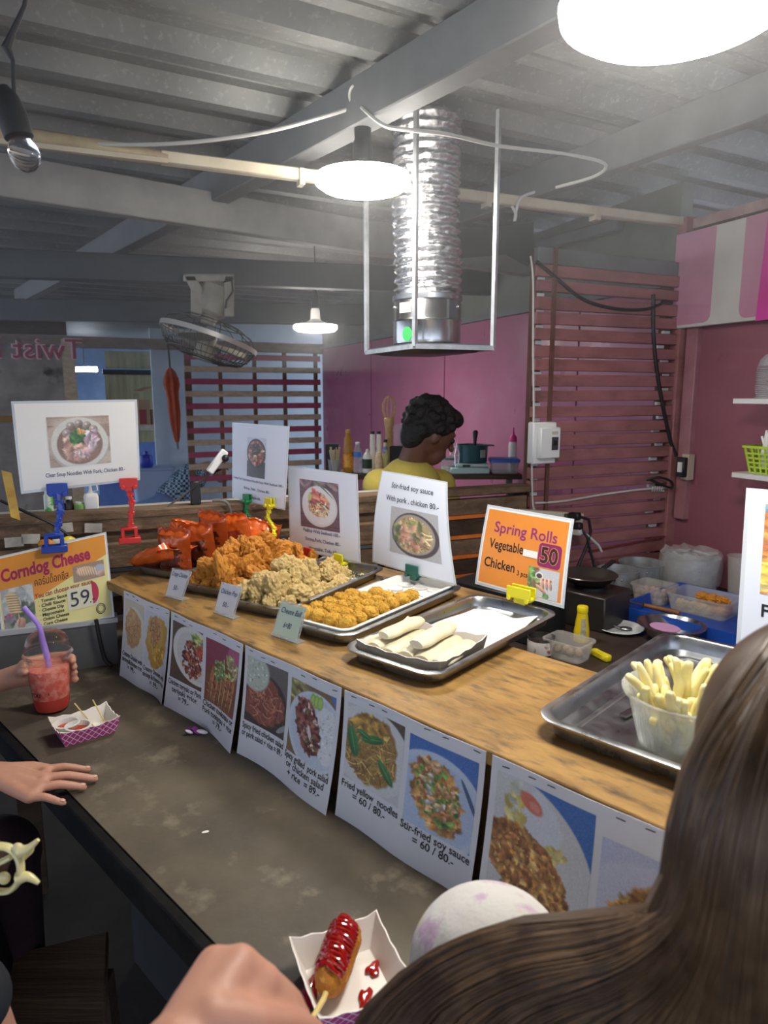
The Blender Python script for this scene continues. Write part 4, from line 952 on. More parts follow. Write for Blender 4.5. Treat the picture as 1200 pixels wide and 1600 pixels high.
# corndog poster
t, fn = sign('corndog_poster', 'yellow and orange corndog cheese poster leaning at the left', 'poster', (atB(-12, 872, -.215), atB(166, 831, -.215), atB(179, 964, -.285), atB(5, 1007, -.285)), .30, .21, 0, .004, m_card, margin=.004)
m_yel = mat('pale_yellow_print', '#d8cf8a', .35, col2='#e4dfb4', scale=3, lo=.45, hi=.75)
part('yellow_field', sheet_mb(lambda x, y, off=0: fn(x, y, off + .0010), .30 - .012, .21 - .012, 14, 14, .0003, .006, .006), m_yel, t)
pts = [(.006, .006), (.294, .006), (.294, .055), (.09, .125), (.006, .085)]
def spoly(fn, pts, off, nsub=8):
    out = []
    for (x0, y0), (x1, y1) in zip(pts, pts[1:] + pts[:1]):
        for k in range(nsub): out.append((x0 + (x1 - x0) * k / nsub, y0 + (y1 - y0) * k / nsub))
    cx = sum(p[0] for p in out) / len(out); cy = sum(p[1] for p in out) / len(out); mb = MB(); vs = [fn(cx, cy, off)]; n = len(out); fs = []
    rows = 6
    for r in range(1, rows + 1): vs += [fn(cx + (x - cx) * r / rows, cy + (y - cy) * r / rows, off) for x, y in out]
    for j in range(n): fs.append((0, 1 + j, 1 + (j + 1) % n))
    for r in range(rows - 1):
        for j in range(n): fs.append((1 + r * n + j, 1 + (r + 1) * n + j, 1 + (r + 1) * n + (j + 1) % n, 1 + r * n + (j + 1) % n))
    return mb.add(vs, fs)
part('orange_field', spoly(fn, pts, .0014), mat('poster_orange', '#d9913c', .35, col2='#cf8534', scale=6), t)
mb = MB(); lettering(mb, fn, 'Corndog Cheese', .016, .064, .042, 'l', .035, width=.235, off=.0018, rot=-.03); part('title', mb, mat('crimson_print', '#9c2452', .4), t, smooth=False)
mb = MB(); lettering(mb, fn, '\u0e04\u0e2d\u0e23\u0e4c\u0e19\u0e14\u0e47\u0e2d\u0e01\u0e0a\u0e35\u0e2a', .098, .092, .026, 'l', .004, width=.09, off=.0018); part('thai_lettering', mb, mat('brown_print', '#3f2c20', .4), t, smooth=False)
mb = MB(); lettering(mb, fn, 'You can choose your sauce', .095, .122, .0165, 'l', .016, width=.155, off=.0018, rot=-.03); part('subtitle', mb, mat('maroon_print', '#8f2a30', .4), t, smooth=False)
mb = MB()
for j, s_ in enumerate(('Tomato Sauce', 'Chili Sauce', 'Cheese Dip', 'Mayonnaise', 'Onion Cheese', 'Corn Cheese')):
    lettering(mb, fn, '\u00b7', .102, .134 + j * .0112, .012, 'l', .02, off=.0018); lettering(mb, fn, s_, .109, .134 + j * .0112, .0105, 'l', .028, width=.0058 * len(s_), off=.0018)
part('lettering', mb, m_ink, t, smooth=False)
picture('photo', ph_corn(8), fn, .010, .083, .082, .103, t, .0017)
picture('photo', ph_corn2(9), fn, .2, .066, .085, .040, t, .0017)
part('price_patch', rr2(fn, .178, .118, .262, .170, .004, .002), mat('patch_cream', '#d0ccb2', .4), t)
mb = MB().add([fn(.246 + .018 * math.cos(k), .139 + .027 * math.sin(k), .0024) for k in [-PI / 2 + PI * j / 12 for j in range(13)]], [tuple(range(13))]); part('red_badge', mb, mat('crimson_badge', '#b02a48', .4), t)
mb = MB(); lettering(mb, fn, '59', .186, .162, .05, 'l', .0, width=.052, off=.0026); lettering(mb, fn, '.-', .238, .162, .03, 'l', .0, off=.0026); part('price', mb, mat('marker_ink', '#232a38', .4), t, smooth=False)
mb = MB(); mb.tube([fn(.265 + .012 * math.cos(2 * PI * j / 20), .182 + .012 * math.sin(2 * PI * j / 20), .0022) for j in range(20)], .0009, 5, closed=True); mb.tube([fn(.265 + .0085 * math.cos(2 * PI * j / 20), .182 + .0085 * math.sin(2 * PI * j / 20), .0022) for j in range(20)], .0006, 5, closed=True)
part('round_mark', mb, m_ink, t)
# fries sign at the far right
b_l = atW(1150, 1006, .53); t_l = atW(1166, 762, .56)
t, fn = sign('fries_sign', 'laminated french fries sign at the right edge behind the fries tray', 'sign', (t_l, t_l + UU * .215 + V((0, 0, .0)), b_l + UU * .215, b_l), .215, (t_l - b_l).length, 0, 0, m_cardb, margin=.007)
Hh = (t_l - b_l).length
picture('photo', ph_fries(11), fn, .215 * .15, Hh * .09, .215 * .7, Hh * .56, t, .0012)
mb = MB(); lettering(mb, fn, 'French Fries', .215 * .17, Hh * .79, .03, 'l', .02, width=.215 * .68, off=.0014)
part('lettering', mb, m_ink, t, smooth=False)

# ================================================================== clamps and clips
def clamp(label, pts, col, sc_=1.0, base_ax=QQ, head_w=.046, base='box'):
    m = mat('plastic_' + col, {'blue': '#1f3f9c', 'red': '#c5302c', 'green': '#1e8a54', 'yellow': '#dcd226', 'dkgreen': '#1f5c50'}[col], .4)
    pts = [V(p) for p in pts]
    t = thing('sign_clamp', label, 'clamp', pts[0])
    nrm = V((-base_ax.y, base_ax.x, 0))
    Rb = Matrix((base_ax, nrm, V((0, 0, 1)))).transposed()
    if base == 'box':
        c = pts[0]
        w, h, d = .056 * sc_, .036 * sc_, .03 * sc_
        mb = MB()
        mb.box(c + V((0, 0, h * .22)), (w, d, h * .45), Rb); mb.box(c + base_ax * (-w * .3) + V((0, 0, h * .75)), (w * .16, d * .6, h * .7), Rb); mb.box(c + base_ax * (w * .3) + V((0, 0, h * .75)), (w * .16, d * .6, h * .7), Rb); mb.box(c + V((0, 0, h * 1.12)), (w * .76, d * .6, h * .2), Rb)
        part('base', mb, m, t, bevel=.0015)
        start = c + V((0, 0, h * 1.1))
    else:
        c = pts[0]; d0 = (pts[1] - c)
        mb = MB()
        for s1 in (-1, 1): mb.beam(c + base_ax * (s1 * .016 * sc_) - nrm * .01 * s1, c + d0 * .75, .011 * sc_, .007 * sc_)
        mb.box(c + V((0, 0, .004)), (.05 * sc_, .022 * sc_, .008), Rb)
        part('base', mb, m, t, bevel=.0015); start = c + d0 * .6
    chain = [start] + pts[1:]
    for i in range(len(chain) - 1):
        a, b = chain[i], chain[i + 1]
        seg = max(1, round((b - a).length / (.028 * sc_)))
        for k in range(seg):
            p = a.lerp(b, k / seg); q = a.lerp(b, (k + 1) / seg); mb = MB()
            mb.beam(p, q, .010 * sc_, .011 * sc_); mb.beam(p - base_ax * .009 * sc_, p + base_ax * .009 * sc_, .011 * sc_, .011 * sc_); mb.beam(p.lerp(q, .3) - base_ax * .006 * sc_, p.lerp(q, .3) + base_ax * .006 * sc_, .008 * sc_, .013 * sc_)
            part('link', mb, m, t, bevel=.0012)
    e = chain[-1]; mb = MB()
    mb.box(e + V((0, 0, .010 * sc_)) - nrm * .004, (head_w * sc_, .005, .026 * sc_), Rb); mb.box(e + V((0, 0, .010 * sc_)) + nrm * .008, (head_w * sc_ * .9, .004, .024 * sc_), Rb)
    for s1 in (-1, 1): mb.tube([e + base_ax * (s1 * head_w * .33 * sc_) - V((0, 0, .002)) - nrm * .012, e + base_ax * (s1 * head_w * .33 * sc_) - V((0, 0, .002)) + nrm * .012], .0062 * sc_, 10)
    mb.box(e - V((0, 0, .006 * sc_)), (.02 * sc_, .012, .014 * sc_), Rb)
    part('head', mb, m, t, bevel=.001)
    return t
clamp('blue articulated clamp holding the soup sign above the corndog poster', [atB(86, 862, -.235), atB(88, 838, -.225), atB(94, 800, -.215), atB(90, 770, -.205)], 'blue', 1.05)
clamp('red articulated clamp on the timber rail holding the soup sign', [atB(203, 848, -.205), atB(204, 820, -.205), atB(206, 785, -.205), atB(201, 760, -.205)], 'red', .96)
clamp('green articulated clamp holding the tom yum sign', [CF(-.03, .43, ZW + .012), atW(393, 815, .455), atW(384, 800, .455), atW(386, 782, .462)], 'green', .85, UU, base='leg', head_w=.034)
clamp('yellow articulated clamp with splayed foot holding the tom yum sign', [CF(.125, .405, ZW + .012), atW(428, 826, .45), atW(418, 810, .455), atW(421, 789, .462)], 'yellow', .9, UU, base='leg', head_w=.034)
def clip(label, x, y, w, col, wd):
    m = mat('plastic_' + col, {'red': '#c5302c', 'yellow': '#dcd226', 'dkgreen': '#1f5c50'}.get(col, '#dcd226'), .4)
    p = atW(x, y, w); t = thing('sign_clip', label, 'clip', p - V((0, 0, .02)))
    part('jaw', MB().box(p - WW * .004, (wd, .005, .024), MC), m, t, bevel=.001)
    part('jaw', MB().box(p + WW * .016, (wd, .005, .024), MC), m, t, bevel=.001)
    for s1 in (-.38, .38):
        part('hinge', MB().tube([p + UU * (s1 * wd) - V((0, 0, .014)) - WW * .009, p + UU * (s1 * wd) - V((0, 0, .014)) + WW * .016], .005, 10), m, t)
    part('foot', MB().box(p + WW * .006 - V((0, 0, .018)), (wd * .5, .014, .018), MC), m, t, bevel=.001)
clip('small red clip at the foot of the padthai sign', 482, 862, .475, 'red', .032)
clip('small yellow clip at the foot of the padthai sign', 530, 872, .475, 'yellow', .036)
clip('dark green clip at the foot of the soy sauce sign', 645, 890, .487, 'dkgreen', .04)
clip('yellow clip at the foot of the spring rolls sign', 812, 926, .51, 'yellow', .06)
# price cards standing in acrylic in front of the trays
m_acr = mat('acrylic', '#e8eef0', .08, trans=.6, ior=1.2, alpha=.6)
for lab, (x0, y0, x1, y1, x2, y2, x3, y3), lines, mc in (
    ('white handwritten price card before the orange chicken tray', (269, 887, 299, 893, 291, 937, 265, 930), [('Crispy Chicken', .25), ('50.-', .7)], '#d2d2d4'),
    ('white handwritten chicken pop price card', (346, 909, 379, 917, 371, 966, 341, 955), [('Chicken Pop', .33), ('50.-', .72)], '#d8d8da'),
    ('pale green handwritten cheese ball price card', (440, 938, 479, 949, 472, 1004, 431, 990), [('Cheese Ball', .30), ('6=80', .68)], '#c4d6c0')):
    p0, p1 = at(x3, y3, ZW + .001), at(x2, y2, ZW + .001)
    p0 = p0 - WW * .012; p1 = p1 - WW * .012; w_ = toCF((p0 + p1) / 2)[1]
    fnc = bilin(atW(x0, y0, w_ + .012), atW(x1, y1, w_ + .012), p1, p0, .06, .062)
    t = thing('price_card', lab, 'price card', (p0 + p1) / 2, 'price cards on the wooden counter')
    part('holder', sheet_mb(lambda x, y, off=0: fnc(x, y, off), .06, .062, 2, 2, .002), m_acr, t)
    part('foot', MB().beam(p0 + WW * .01, p1 + WW * .01, .02, .002), m_acr, t)
    part('card', sheet_mb(lambda x, y, off=0: fnc(x, y, off + .0006), .054, .054, 2, 2, .0004, .003, .003), mat('card_' + mc, mc, .5), t)
    mb = MB()
    for s_, yy in lines: lettering(mb, fnc, s_, .03, .062 * yy, .0135, 'c', .004, width=min(.0042 * len(s_), .048), off=.0012, slant=.15)
    part('lettering', mb, m_blueink, t, smooth=False)
# ================================================================== trays on the wooden counter
def tfr(uc, wc, th, z0=ZW):
    ca, sa = math.cos(th), math.sin(th)
    return lambda x, y, z=0: CF(uc + x * ca - y * sa, wc + x * sa + y * ca, z0 + z)
def tray(label, fr, hx, hy, h=.026, m=None):
    t = thing('steel_tray', label, 'tray', fr(0, 0, 0))
    lv = [(hx - .022, hy - .022, .03, 0), (hx - .014, hy - .014, .034, .004), (hx - .010, hy - .010, .036, h - .004), (hx, hy, .04, h - .004), (hx + .001, hy + .001, .04, h - .001), (hx - .001, hy - .001, .04, h), (hx - .010, hy - .010, .036, h), (hx - .013, hy - .013, .034, h - .003), (hx - .017, hy - .017, .032, .006), (hx - .026, hy - .026, .03, .0022)]
    part('pan', MB().rrect(lv, fr, 8), m or m_steel2, t)
    return t
F0 = tfr(-.035, .29, .30); F1 = tfr(.2, .305, .30); F2 = tfr(.402, .308, .26); F3 = tfr(.633, .312, .15); F4 = tfr(.870, .297, .085); F5 = tfr(1.305, .32, .03)
tray('steel tray under the orange snack bags', F0, .098, .2)
tray('steel tray heaped with orange fried chicken', F1, .098, .215)
tray('steel tray heaped with pale fried chicken pop', F2, .096, .215)
tray('steel tray holding the white dimpled cheese ball tray', F3, .096, .22)
tray('steel tray with white paper and raw spring rolls', F4, .106, .222)
t = tray('large empty steel tray carrying the cup of fries', F5, .135, .24, .03)
part('floor_ridge', MB().rrect([(.1, .2, .02, .0022), (.097, .197, .02, .0045), (.094, .194, .02, .0045), (.091, .191, .02, .0022)], F5, cap0=False, cap1=False), m_steel2, t)
# ------------------------------------------------------------------ fried food
def lump(name, seed, subdiv, amp, freq, scale=(1, 1, 1), amp2=0, freq2=0):
    bm = bmesh.new(); bmesh.ops.create_icosphere(bm, subdivisions=subdiv, radius=1)
    o = V((seed * 3.1, seed * 1.7, seed * 5.3))
    for v in bm.verts:
        n = v.co.normalized(); d = 1 + amp * noise.noise(n * freq + o) + amp * .5 * noise.noise(n * freq * 2.1 + o)
        cell = noise.voronoi(n * freq * 1.6 + o)[0][0]; d += amp * .6 * (cell - .4)
        if amp2: d += amp2 * noise.noise(n * freq2 + o) + amp2 * .6 * noise.noise(n * freq2 * 2 + o)
        v.co = V((n.x * scale[0], n.y * scale[1], n.z * scale[2])) * d
    me = bpy.data.meshes.new(name); bm.to_mesh(me); bm.free()
    me.polygons.foreach_set('use_smooth', [True] * len(me.polygons)); return me
m_kara = mat('orange_crust', '#dc9836', .6, col2='#c27622', scale=55, lo=.35, hi=.65, bump=.5, bscale=160, col3='#e6ab50', scale3=90, lo3=.55, hi3=.75, sss=.1)
m_temp = mat('pale_crust', '#dfc382', .65, col2='#c8a45c', scale=55, lo=.4, hi=.75, bump=.5, bscale=180, col3='#f0deb0', scale3=100, lo3=.5, hi3=.7, sss=.1)
m_cheese = mat('golden_crumb', '#ffb730', .7, col2='#ffd362', scale=130, lo=.4, hi=.6, bump=.6, bscale=260, col3='#f0a02c', scale3=110, lo3=.62, hi3=.8)
kara = []; temp = []; chs = []
def shredded(me, seed):
    # short crumb threads standing off the ball
    rg = random.Random(seed); vs = [tuple(v.co) for v in me.vertices]; fs = [tuple(p.vertices) for p in me.polygons]; mb = MB()
    for i in range(130):
        d = V((rg.gauss(0, 1), rg.gauss(0, 1), rg.gauss(0, 1))).normalized(); p = V((d.x * 1.2, d.y * .85, d.z * .8)) * 1.0
        a = d.cross(V((rg.gauss(0, 1), rg.gauss(0, 1), rg.gauss(0, 1)))).normalized(); L = rg.uniform(.12, .26)
        mb.tube([p - a * L + d * rg.uniform(-.05, .1), p + d * rg.uniform(.05, .13), p + a * L + d * rg.uniform(-.05, .16)], [.028, .04, .028], 4)
    o = len(vs); m2 = bpy.data.meshes.new('cheese_ball'); m2.from_pydata(vs + [tuple(v) for v in mb.v], [], fs + [tuple(i + o for i in f) for f in mb.f])
    m2.polygons.foreach_set('use_smooth', [True] * len(m2.polygons)); return m2
for i in range(6):
    kara.append(lump('karaage', i + 1, 5, .34, 2.0, (1.15 + .2 * (i % 3), .95, .75), .06, 9)); _setmats(kara[-1], m_kara)
    temp.append(lump('chicken_pop', i + 11, 5, .36, 2.4, (1.2, .95, .8), .09, 9)); _setmats(temp[-1], m_temp)
    chs.append(shredded(lump('cheese_ball', i + 21, 4, .10, 3.0, (1.2, .85, .8), .10, 12), i)); _setmats(chs[-1], m_cheese)
def drop(name, me, p, s, label, cat, group, rot=None):
    o = bpy.data.objects.new(name, me); COL.objects.link(o)
    o.location = p; o.scale = (s, s, s); o.rotation_euler = rot or (random.uniform(-3, 3), random.uniform(-3, 3), random.uniform(-3, 3))
    return tag(o, label, cat, group)
random.seed(21)
def heap(fr, hx, y0, y1, name, variants, s, label, group, hmax, nx, ny):
    k = 0
    for layer in range(4):
        z = .003 + s * .8 + layer * s * 1.15
        for i in range(nx):
            for j in range(ny):
                x = -hx + 2 * hx * (i + .5 + .25 * (layer % 2)) / nx + random.uniform(-.008, .008); y = y0 + (y1 - y0) * (j + .5) / ny + random.uniform(-.01, .01)
                lim = hmax * (1 - (abs(x) / (hx * 1.15)) ** 2) * (1 - (abs(y - (y0 * .6 + y1 * .4)) / ((y1 - y0) * .62)) ** 2)
                if z - s * .8 > lim: continue
                drop(name, variants[k % 6], fr(x, y, z), s * random.uniform(.85, 1.2), label, 'fried chicken', group); k += 1
    return k
heap(F1, .078, -.185, .19, 'fried_chicken', kara, .0195, 'piece of orange fried chicken in the heap on the tray', 'orange fried chicken heap', .085, 4, 9)
heap(F2, .076, -.185, .07, 'chicken_pop', temp, .0185, 'piece of pale crusted chicken pop in the heap on the tray', 'chicken pop heap', .07, 4, 7)
for x, y in ((-.04, .13), (-.055, .165), (-.01, .12), (.03, .10), (-.065, .1)):
    drop('chicken_pop', temp[random.randrange(6)], F2(x, y, .02), .02, 'piece of pale crusted chicken pop in the heap on the tray', 'fried chicken', 'chicken pop heap')
mb = MB()
for i in range(150):
    x, y = random.uniform(-.07, .07), random.uniform(.06, .19); s_ = random.uniform(.0015, .004)
    mb.sphere(F2(x, y, .0025 + s_), (s_, s_ * .8, s_ * .7), rotz(random.uniform(0, 3)), 5, 4)
o = solid('batter_crumbs', mb, m_temp, 'loose batter crumbs scattered at the back of the chicken pop tray', 'crumbs'); o['kind'] = 'stuff'
# white dimpled tray and cheese balls
t = thing('dimpled_tray', 'white plastic dimpled tray under the cheese balls', 'tray', F3(0, 0, .004))
G3 = lambda x, y, z=0: F3(x, y, .0035 + z)
m_wpl = mat('white_food_plastic', '#e4e3de', .35, sss=.05)
part('shell', MB().rrect([(.066, .19, .02, 0), (.074, .2, .02, .024), (.08, .205, .022, .025), (.08, .205, .022, .0265), (.072, .198, .02, .0265), (.0635, .188, .02, .012), (.06, .185, .02, .011)], G3), m_wpl, t)
for j in range(9):
    for i in range(3):
        c = G3(-.042 + i * .042, -.165 + j * .0415, .011)
        if j >= 6: part('dimple', MB().lathe([(.019, .0015), (.0185, .003), (.0165, .0025), (.011, .0008), (0, .0006)], 20, c, cap0=False), m_wpl, t)
random.seed(5)
for j in range(8):
    for i in range(4):
        if j == 7 or (j == 6 and i < 3): continue
        if j == 5 and i == 0: continue
        p = G3(-.0525 + i * .035, -.172 + j * .0375, .03 + random.uniform(-.002, .002))
        drop('cheese_ball', chs[random.randrange(6)], p, .0166 * random.uniform(.95, 1.08), 'golden shredded cheese ball in the rows on the white tray', 'cheese ball', 'cheese balls in rows', (random.uniform(-.3, .3), random.uniform(-.3, .3), -PI / 4 + .15 + random.uniform(-.25, .25)))
# ------------------------------------------------------------------ food boats
def check_mat():
    if 'pink_check' in _mats: return _mats['pink_check']
    m = bpy.data.materials.new('pink_check'); m.use_nodes = True; nt = m.node_tree; N = nt.nodes; L = nt.links; b = N['Principled BSDF']; b.inputs['Roughness'].default_value = .45
    tc = N.new('ShaderNodeTexCoord'); sp = N.new('ShaderNodeSeparateXYZ'); L.new(tc.outputs['Object'], sp.inputs[0])
    def mth(op, a, c=None):
        n = N.new('ShaderNodeMath'); n.operation = op
        for k, q in enumerate((a, c)):
            if q is None: continue
            if isinstance(q, (int, float)): n.inputs[k].default_value = q
            else: L.new(q, n.inputs[k])
        return n.outputs[0]
    h = mth('ADD', sp.outputs['X'], mth('MULTIPLY', sp.outputs['Y'], .6))
    out = None
    for s_ in (1, -1):
        v = mth('FRACT', mth('MULTIPLY', mth('ADD', h, mth('MULTIPLY', sp.outputs['Z'], s_ * 1.1)), 62))
        l = mth('LESS_THAN', v, .12); out = l if out is None else mth('MAXIMUM', out, l)
    mx = N.new('ShaderNodeMix'); mx.data_type = 'RGBA'; L.new(out, mx.inputs[0]); mx.inputs[6].default_value = lin('#b23f88') + [1]; mx.inputs[7].default_value = lin('#efe2ea') + [1]
    L.new(mx.outputs[2], b.inputs['Base Color']); _mats['pink_check'] = m; return m
m_kraft = mat('grey_kraft', '#8f8577', .8, col2='#7c7264', scale=20)
m_boatw = mat('boat_white', '#e9e2da', .5)
def boat(label, fr, hx, hy, h, outer, wave=.004, flare=.014, rim=None):
    t = thing('paper_boat', label, 'food tray', fr(0, 0, 0), 'paper food boats')
    def ring(ax, ay, z, wv=0):
        pts = []; n = 16
        cs = [(ax, -ay), (ax, ay), (-ax, ay), (-ax, -ay)]
        for (x0, y0), (x1, y1) in zip(cs, cs[1:] + cs[:1]):
            for k in range(n):
                s_ = k / n; corner = 4 * (s_ - .5) ** 2
                pts.append(fr(x0 + (x1 - x0) * s_, y0 + (y1 - y0) * s_, z + wv * (corner * 1.6 - .6 + .35 * math.cos(s_ * PI * 8))))
        return pts
    th = .0012
    part('outside', MB().loft([ring(hx, hy, 0), ring(hx + flare * .5, hy + flare * .5, h * .5), ring(hx + flare, hy + flare, h, wave)], cap1=False), outer, t, sharp=60)
    part('inside', MB().loft([ring(hx + flare, hy + flare, h, wave), ring(hx + flare - th * 1.5, hy + flare - th * 1.5, h, wave), ring(hx + flare * .5 - th, hy + flare * .5 - th, h * .5), ring(hx - th, hy - th, th)], cap0=False), rim or m_boatw, t, sharp=60)
    return t
B4 = lambda x, y, z=0: (lambda p: F4(p[0], p[1], .0045 + z))((x * math.cos(.06) - y * math.sin(.06) - .0, x * math.sin(.06) + y * math.cos(.06) - .115))
boat('kraft grey paper boat holding the raw spring rolls', B4, .081, .074, .03, m_kraft, .004, .007)
m_roll = mat('raw_pastry', '#e2dabf', .5, col2='#d2c8a6', scale=25, sss=.15, bump=.1, bscale=60)
def roll(x0, y0, x1, y1, z, r, label='raw pale spring roll lying in the kraft paper boat'):
    p, q = B4(x0, y0, z), B4(x1, y1, z); d = (q - p).normalized(); sd = V((-d.y, d.x, 0)); n = 14; rings = []
    for k in range(n + 1):
        s_ = k / n; e = 1 - .35 * (2 * abs(s_ - .5)) ** 6; c = p.lerp(q, s_)
        rings.append([c + (sd * math.cos(a) * 1.25 + V((0, 0, 1)) * math.sin(a) * .72) * r * e * (1 + .05 * math.sin(a * 2 + s_ * 7) + (.10 if .2 < a < .5 else 0)) for a in [2 * PI * j / 22 for j in range(22)]])
    mb = MB().loft(rings)
    solid('spring_roll', mb, m_roll, label, 'spring roll', 'raw spring rolls', sharp=60)
roll(-.062, -.062, -.066, .058, .021, .0155); roll(-.028, -.066, -.036, .056, .019, .015)
roll(.010, -.066, .004, .056, .022, .0165); roll(.043, -.066, .036, .058, .022, .0165); roll(.070, -.06, .066, .058, .02, .0145)
roll(-.05, -.05, -.046, .062, .041, .0135); roll(.028, -.062, .024, .058, .045, .0155)
fnp = lambda x, y, off=0: F4(-.08 + x, -.02 + y, .006 + off + .012 * max(0, (x - .1) / .06) * max(0, (y - .12) / .08) + .003 * math.sin(x * 60 + y * 25))
solid('greaseproof_sheet', sheet_mb(fnp, .155, .20, 16, 16, .0006), mat('greaseproof', '#dedcd6', .5), 'white greaseproof paper lining the spring roll tray', 'paper')
# fries in a ribbed cup
fc = at(1066, 1163, ZW + .0045)
t = thing('plastic_cup', 'ribbed clear plastic bowl cup on the large steel tray', 'cup', fc)
rings = []
for r, z in ((.046, 0), (.0505, .02), (.055, .04), (.060, .062), (.066, .064), (.067, .068), (.064, .069), (.0585, .0655), (.053, .04), (.0445, .002)):
    r *= 1.22; z *= 1.12
    rings.append([fc + V((math.cos(a) * (r + (.0009 * math.cos(a * 36) if .001 < z < .063 else 0)), math.sin(a) * (r + (.0009 * math.cos(a * 36) if .001 < z < .063 else 0)), z)) for a in [2 * PI * j / 144 for j in range(144)]])
part('cup_wall', MB().loft(rings), mat('milky_plastic', '#eef0ea', .2, trans=.7, ior=1.25, alpha=.62), t, sharp=60)
m_fry = mat('pale_fries', '#efe6b2', .5, col2='#e4d68c', scale=40, sss=.15)
random.seed(9)
for i in range(66):
    a = random.uniform(0, 2 * PI); r = .057 * math.sqrt(random.random()); L = random.uniform(.052, .075)
    tilt = random.uniform(.15, .75); b_ = a + random.uniform(-.7, .7)
    if i < 30: base = fc + V((r * .75 * math.cos(a), r * .75 * math.sin(a), .01 + random.uniform(0, .014)))
    else: base = fc + V((r * .8 * math.cos(a), r * .8 * math.sin(a), random.uniform(.035, .05)))
    if i >= 62: tilt = .14; base = fc + V((-.012 + .011 * (i - 62), .012, .05)); L = .066
    d = V((math.sin(tilt) * math.cos(b_), math.sin(tilt) * math.sin(b_), math.cos(tilt)))
    if i < 62 and i >= 30: d.z *= .55; d.normalize()
    x = d.cross(V((0, 0, 1))).normalized(); w = .0062; rings = []
    cv = random.uniform(-.01, .01)
    for k in range(9):
        s_ = (0, .03, .12, .3, .5, .7, .88, .97, 1)[k]; c = base + d * (L * s_) + x * (cv * math.sin(s_ * PI)); y = d.cross(x); e = w * ((.45, .8, .95, 1, 1.08, 1, .92, .75, .4)[k]) * (1 + .1 * math.sin(i + k))
        rings.append([c + x * e * 1.08 * math.copysign(abs(math.cos(q)) ** .6, math.cos(q)) + y * e * .85 * math.copysign(abs(math.sin(q)) ** .6, math.sin(q)) for q in [2 * PI * j / 12 for j in range(12)]])
    solid('french_fry', MB().loft(rings), m_fry, 'pale french fry in the ribbed plastic cup', 'french fry', 'french fries in the cup', sharp=60)
solid('steel_spatula', MB().beam(F5(-.06, -.11, .0065), F5(-.045, .02, .0065), .011, .003), m_steel, 'narrow steel strip lying on the large steel tray', 'utensil')
# ------------------------------------------------------------------ snack bags
def bag_mat(seed):
    dk = seed in (3, 4, 5)
    return [mat('snack_foil_%d' % seed, '#b04e1c' if dk else '#d8651f', .28, .1, col2='#9a3c18' if dk else '#c24f1a', scale=14, coat=.5, bump=.3, bscale=34), mat('snack_print_%d' % seed, '#54241a' if dk else '#9c3a1e', .28, .1, col2='#c9863c' if dk else '#d8a050', scale=22 + seed, lo=.52, hi=.6, col3='#2c1512', scale3=18, lo3=.55, hi3=.62, coat=.5, bump=.3, bscale=34)]
def bag(label, c, W, H, D, R, seed):
    n = 18; mb = MB(); vs = []; fs = []; ms = []
    for sgn in (1, -1):
        for j in range(n + 1):
            for i in range(n + 1):
                s_, t_ = i / n, j / n
                env = max(0, (1 - (2 * s_ - 1) ** 4)) ** .7 * max(0, (1 - (2 * t_ - 1) ** 6)) ** .8
                if t_ < .08 or t_ > .92: env = 0
                puff = D * env + .006 * noise.noise(V((s_ * 4 + seed, t_ * 5, sgn * 3))) * env + .004 * noise.noise(V((s_ * 11, t_ * 11 + seed, sgn))) * env
                pin = 1 - .13 * env
                x = (s_ - .5) * W * pin; z = t_ * H + .003 * math.sin(s_ * 25 + seed) * (1 if t_ > .9 else 0)
                vs.append(c + R @ V((x, sgn * (puff + .0006) + .006 * math.sin(s_ * 5 + seed) * (t_ > .85), z)))
    k = (n + 1) ** 2
    for j in range(n):
        for i in range(n):
            a = j * (n + 1) + i; q = (a, a + 1, a + n + 2, a + n + 1); fs.append(q); fs.append(tuple(k + x for x in reversed(q)))
            ms += [1 if 3 <= j <= 11 and 2 <= i <= 15 - (seed + j) % 3 else 0] * 2
    ed = [i for i in range(n + 1)] + [j * (n + 1) + n for j in range(1, n + 1)] + [n * (n + 1) + i for i in range(n - 1, -1, -1)] + [j * (n + 1) for j in range(n - 1, 0, -1)]
    for a, b in zip(ed, ed[1:] + ed[:1]): fs.append((a, k + a, k + b, b))
    mb.add(vs, fs); mb.m[:len(ms)] = ms
    solid('snack_bag', mb, bag_mat(seed), label, 'snack bag', 'foil snack bags on the left tray', sharp=60)
def eul(x, y, z): return (Matrix.Rotation(z, 3, 'Z') @ Matrix.Rotation(y, 3, 'Y') @ Matrix.Rotation(x, 3, 'X'))
bag('orange foil snack bag lying flat nearest the corndog poster', F0(-.08, -.15, .03), .115, .16, .022, eul(1.25, 0, .9), 1)
bag('tilted orange foil bag behind the flat bag', F0(-.075, -.03, .03), .11, .14, .024, eul(.8, .2, .5), 2)
bag('shiny upright brown and orange foil bag at the front of the bag tray', F0(.035, -.155, .008), .095, .125, .024, eul(.12, .06, -.3), 3)
bag('second upright dark foil bag in the bag tray', F0(.055, -.08, .008), .095, .125, .022, eul(.15, -.05, -.2), 4)
bag('tall brown foil bag with crimped top in the bag tray', F0(.03, .0, .01), .10, .14, .024, eul(.1, .08, -.5), 5)
bag('upright orange foil bag right of the brown bag', F0(.075, .06, .01), .09, .13, .022, eul(.15, -.12, -.2), 6)
bag('orange red foil bag leaning at the back of the bag tray', F0(.06, .15, .012), .11, .11, .024, eul(.5, .2, .2), 7)
bag('red foil bag lying at the right end of the bag tray', F0(.10, .17, .03), .10, .11, .02, eul(1.1, .3, -.6), 8)

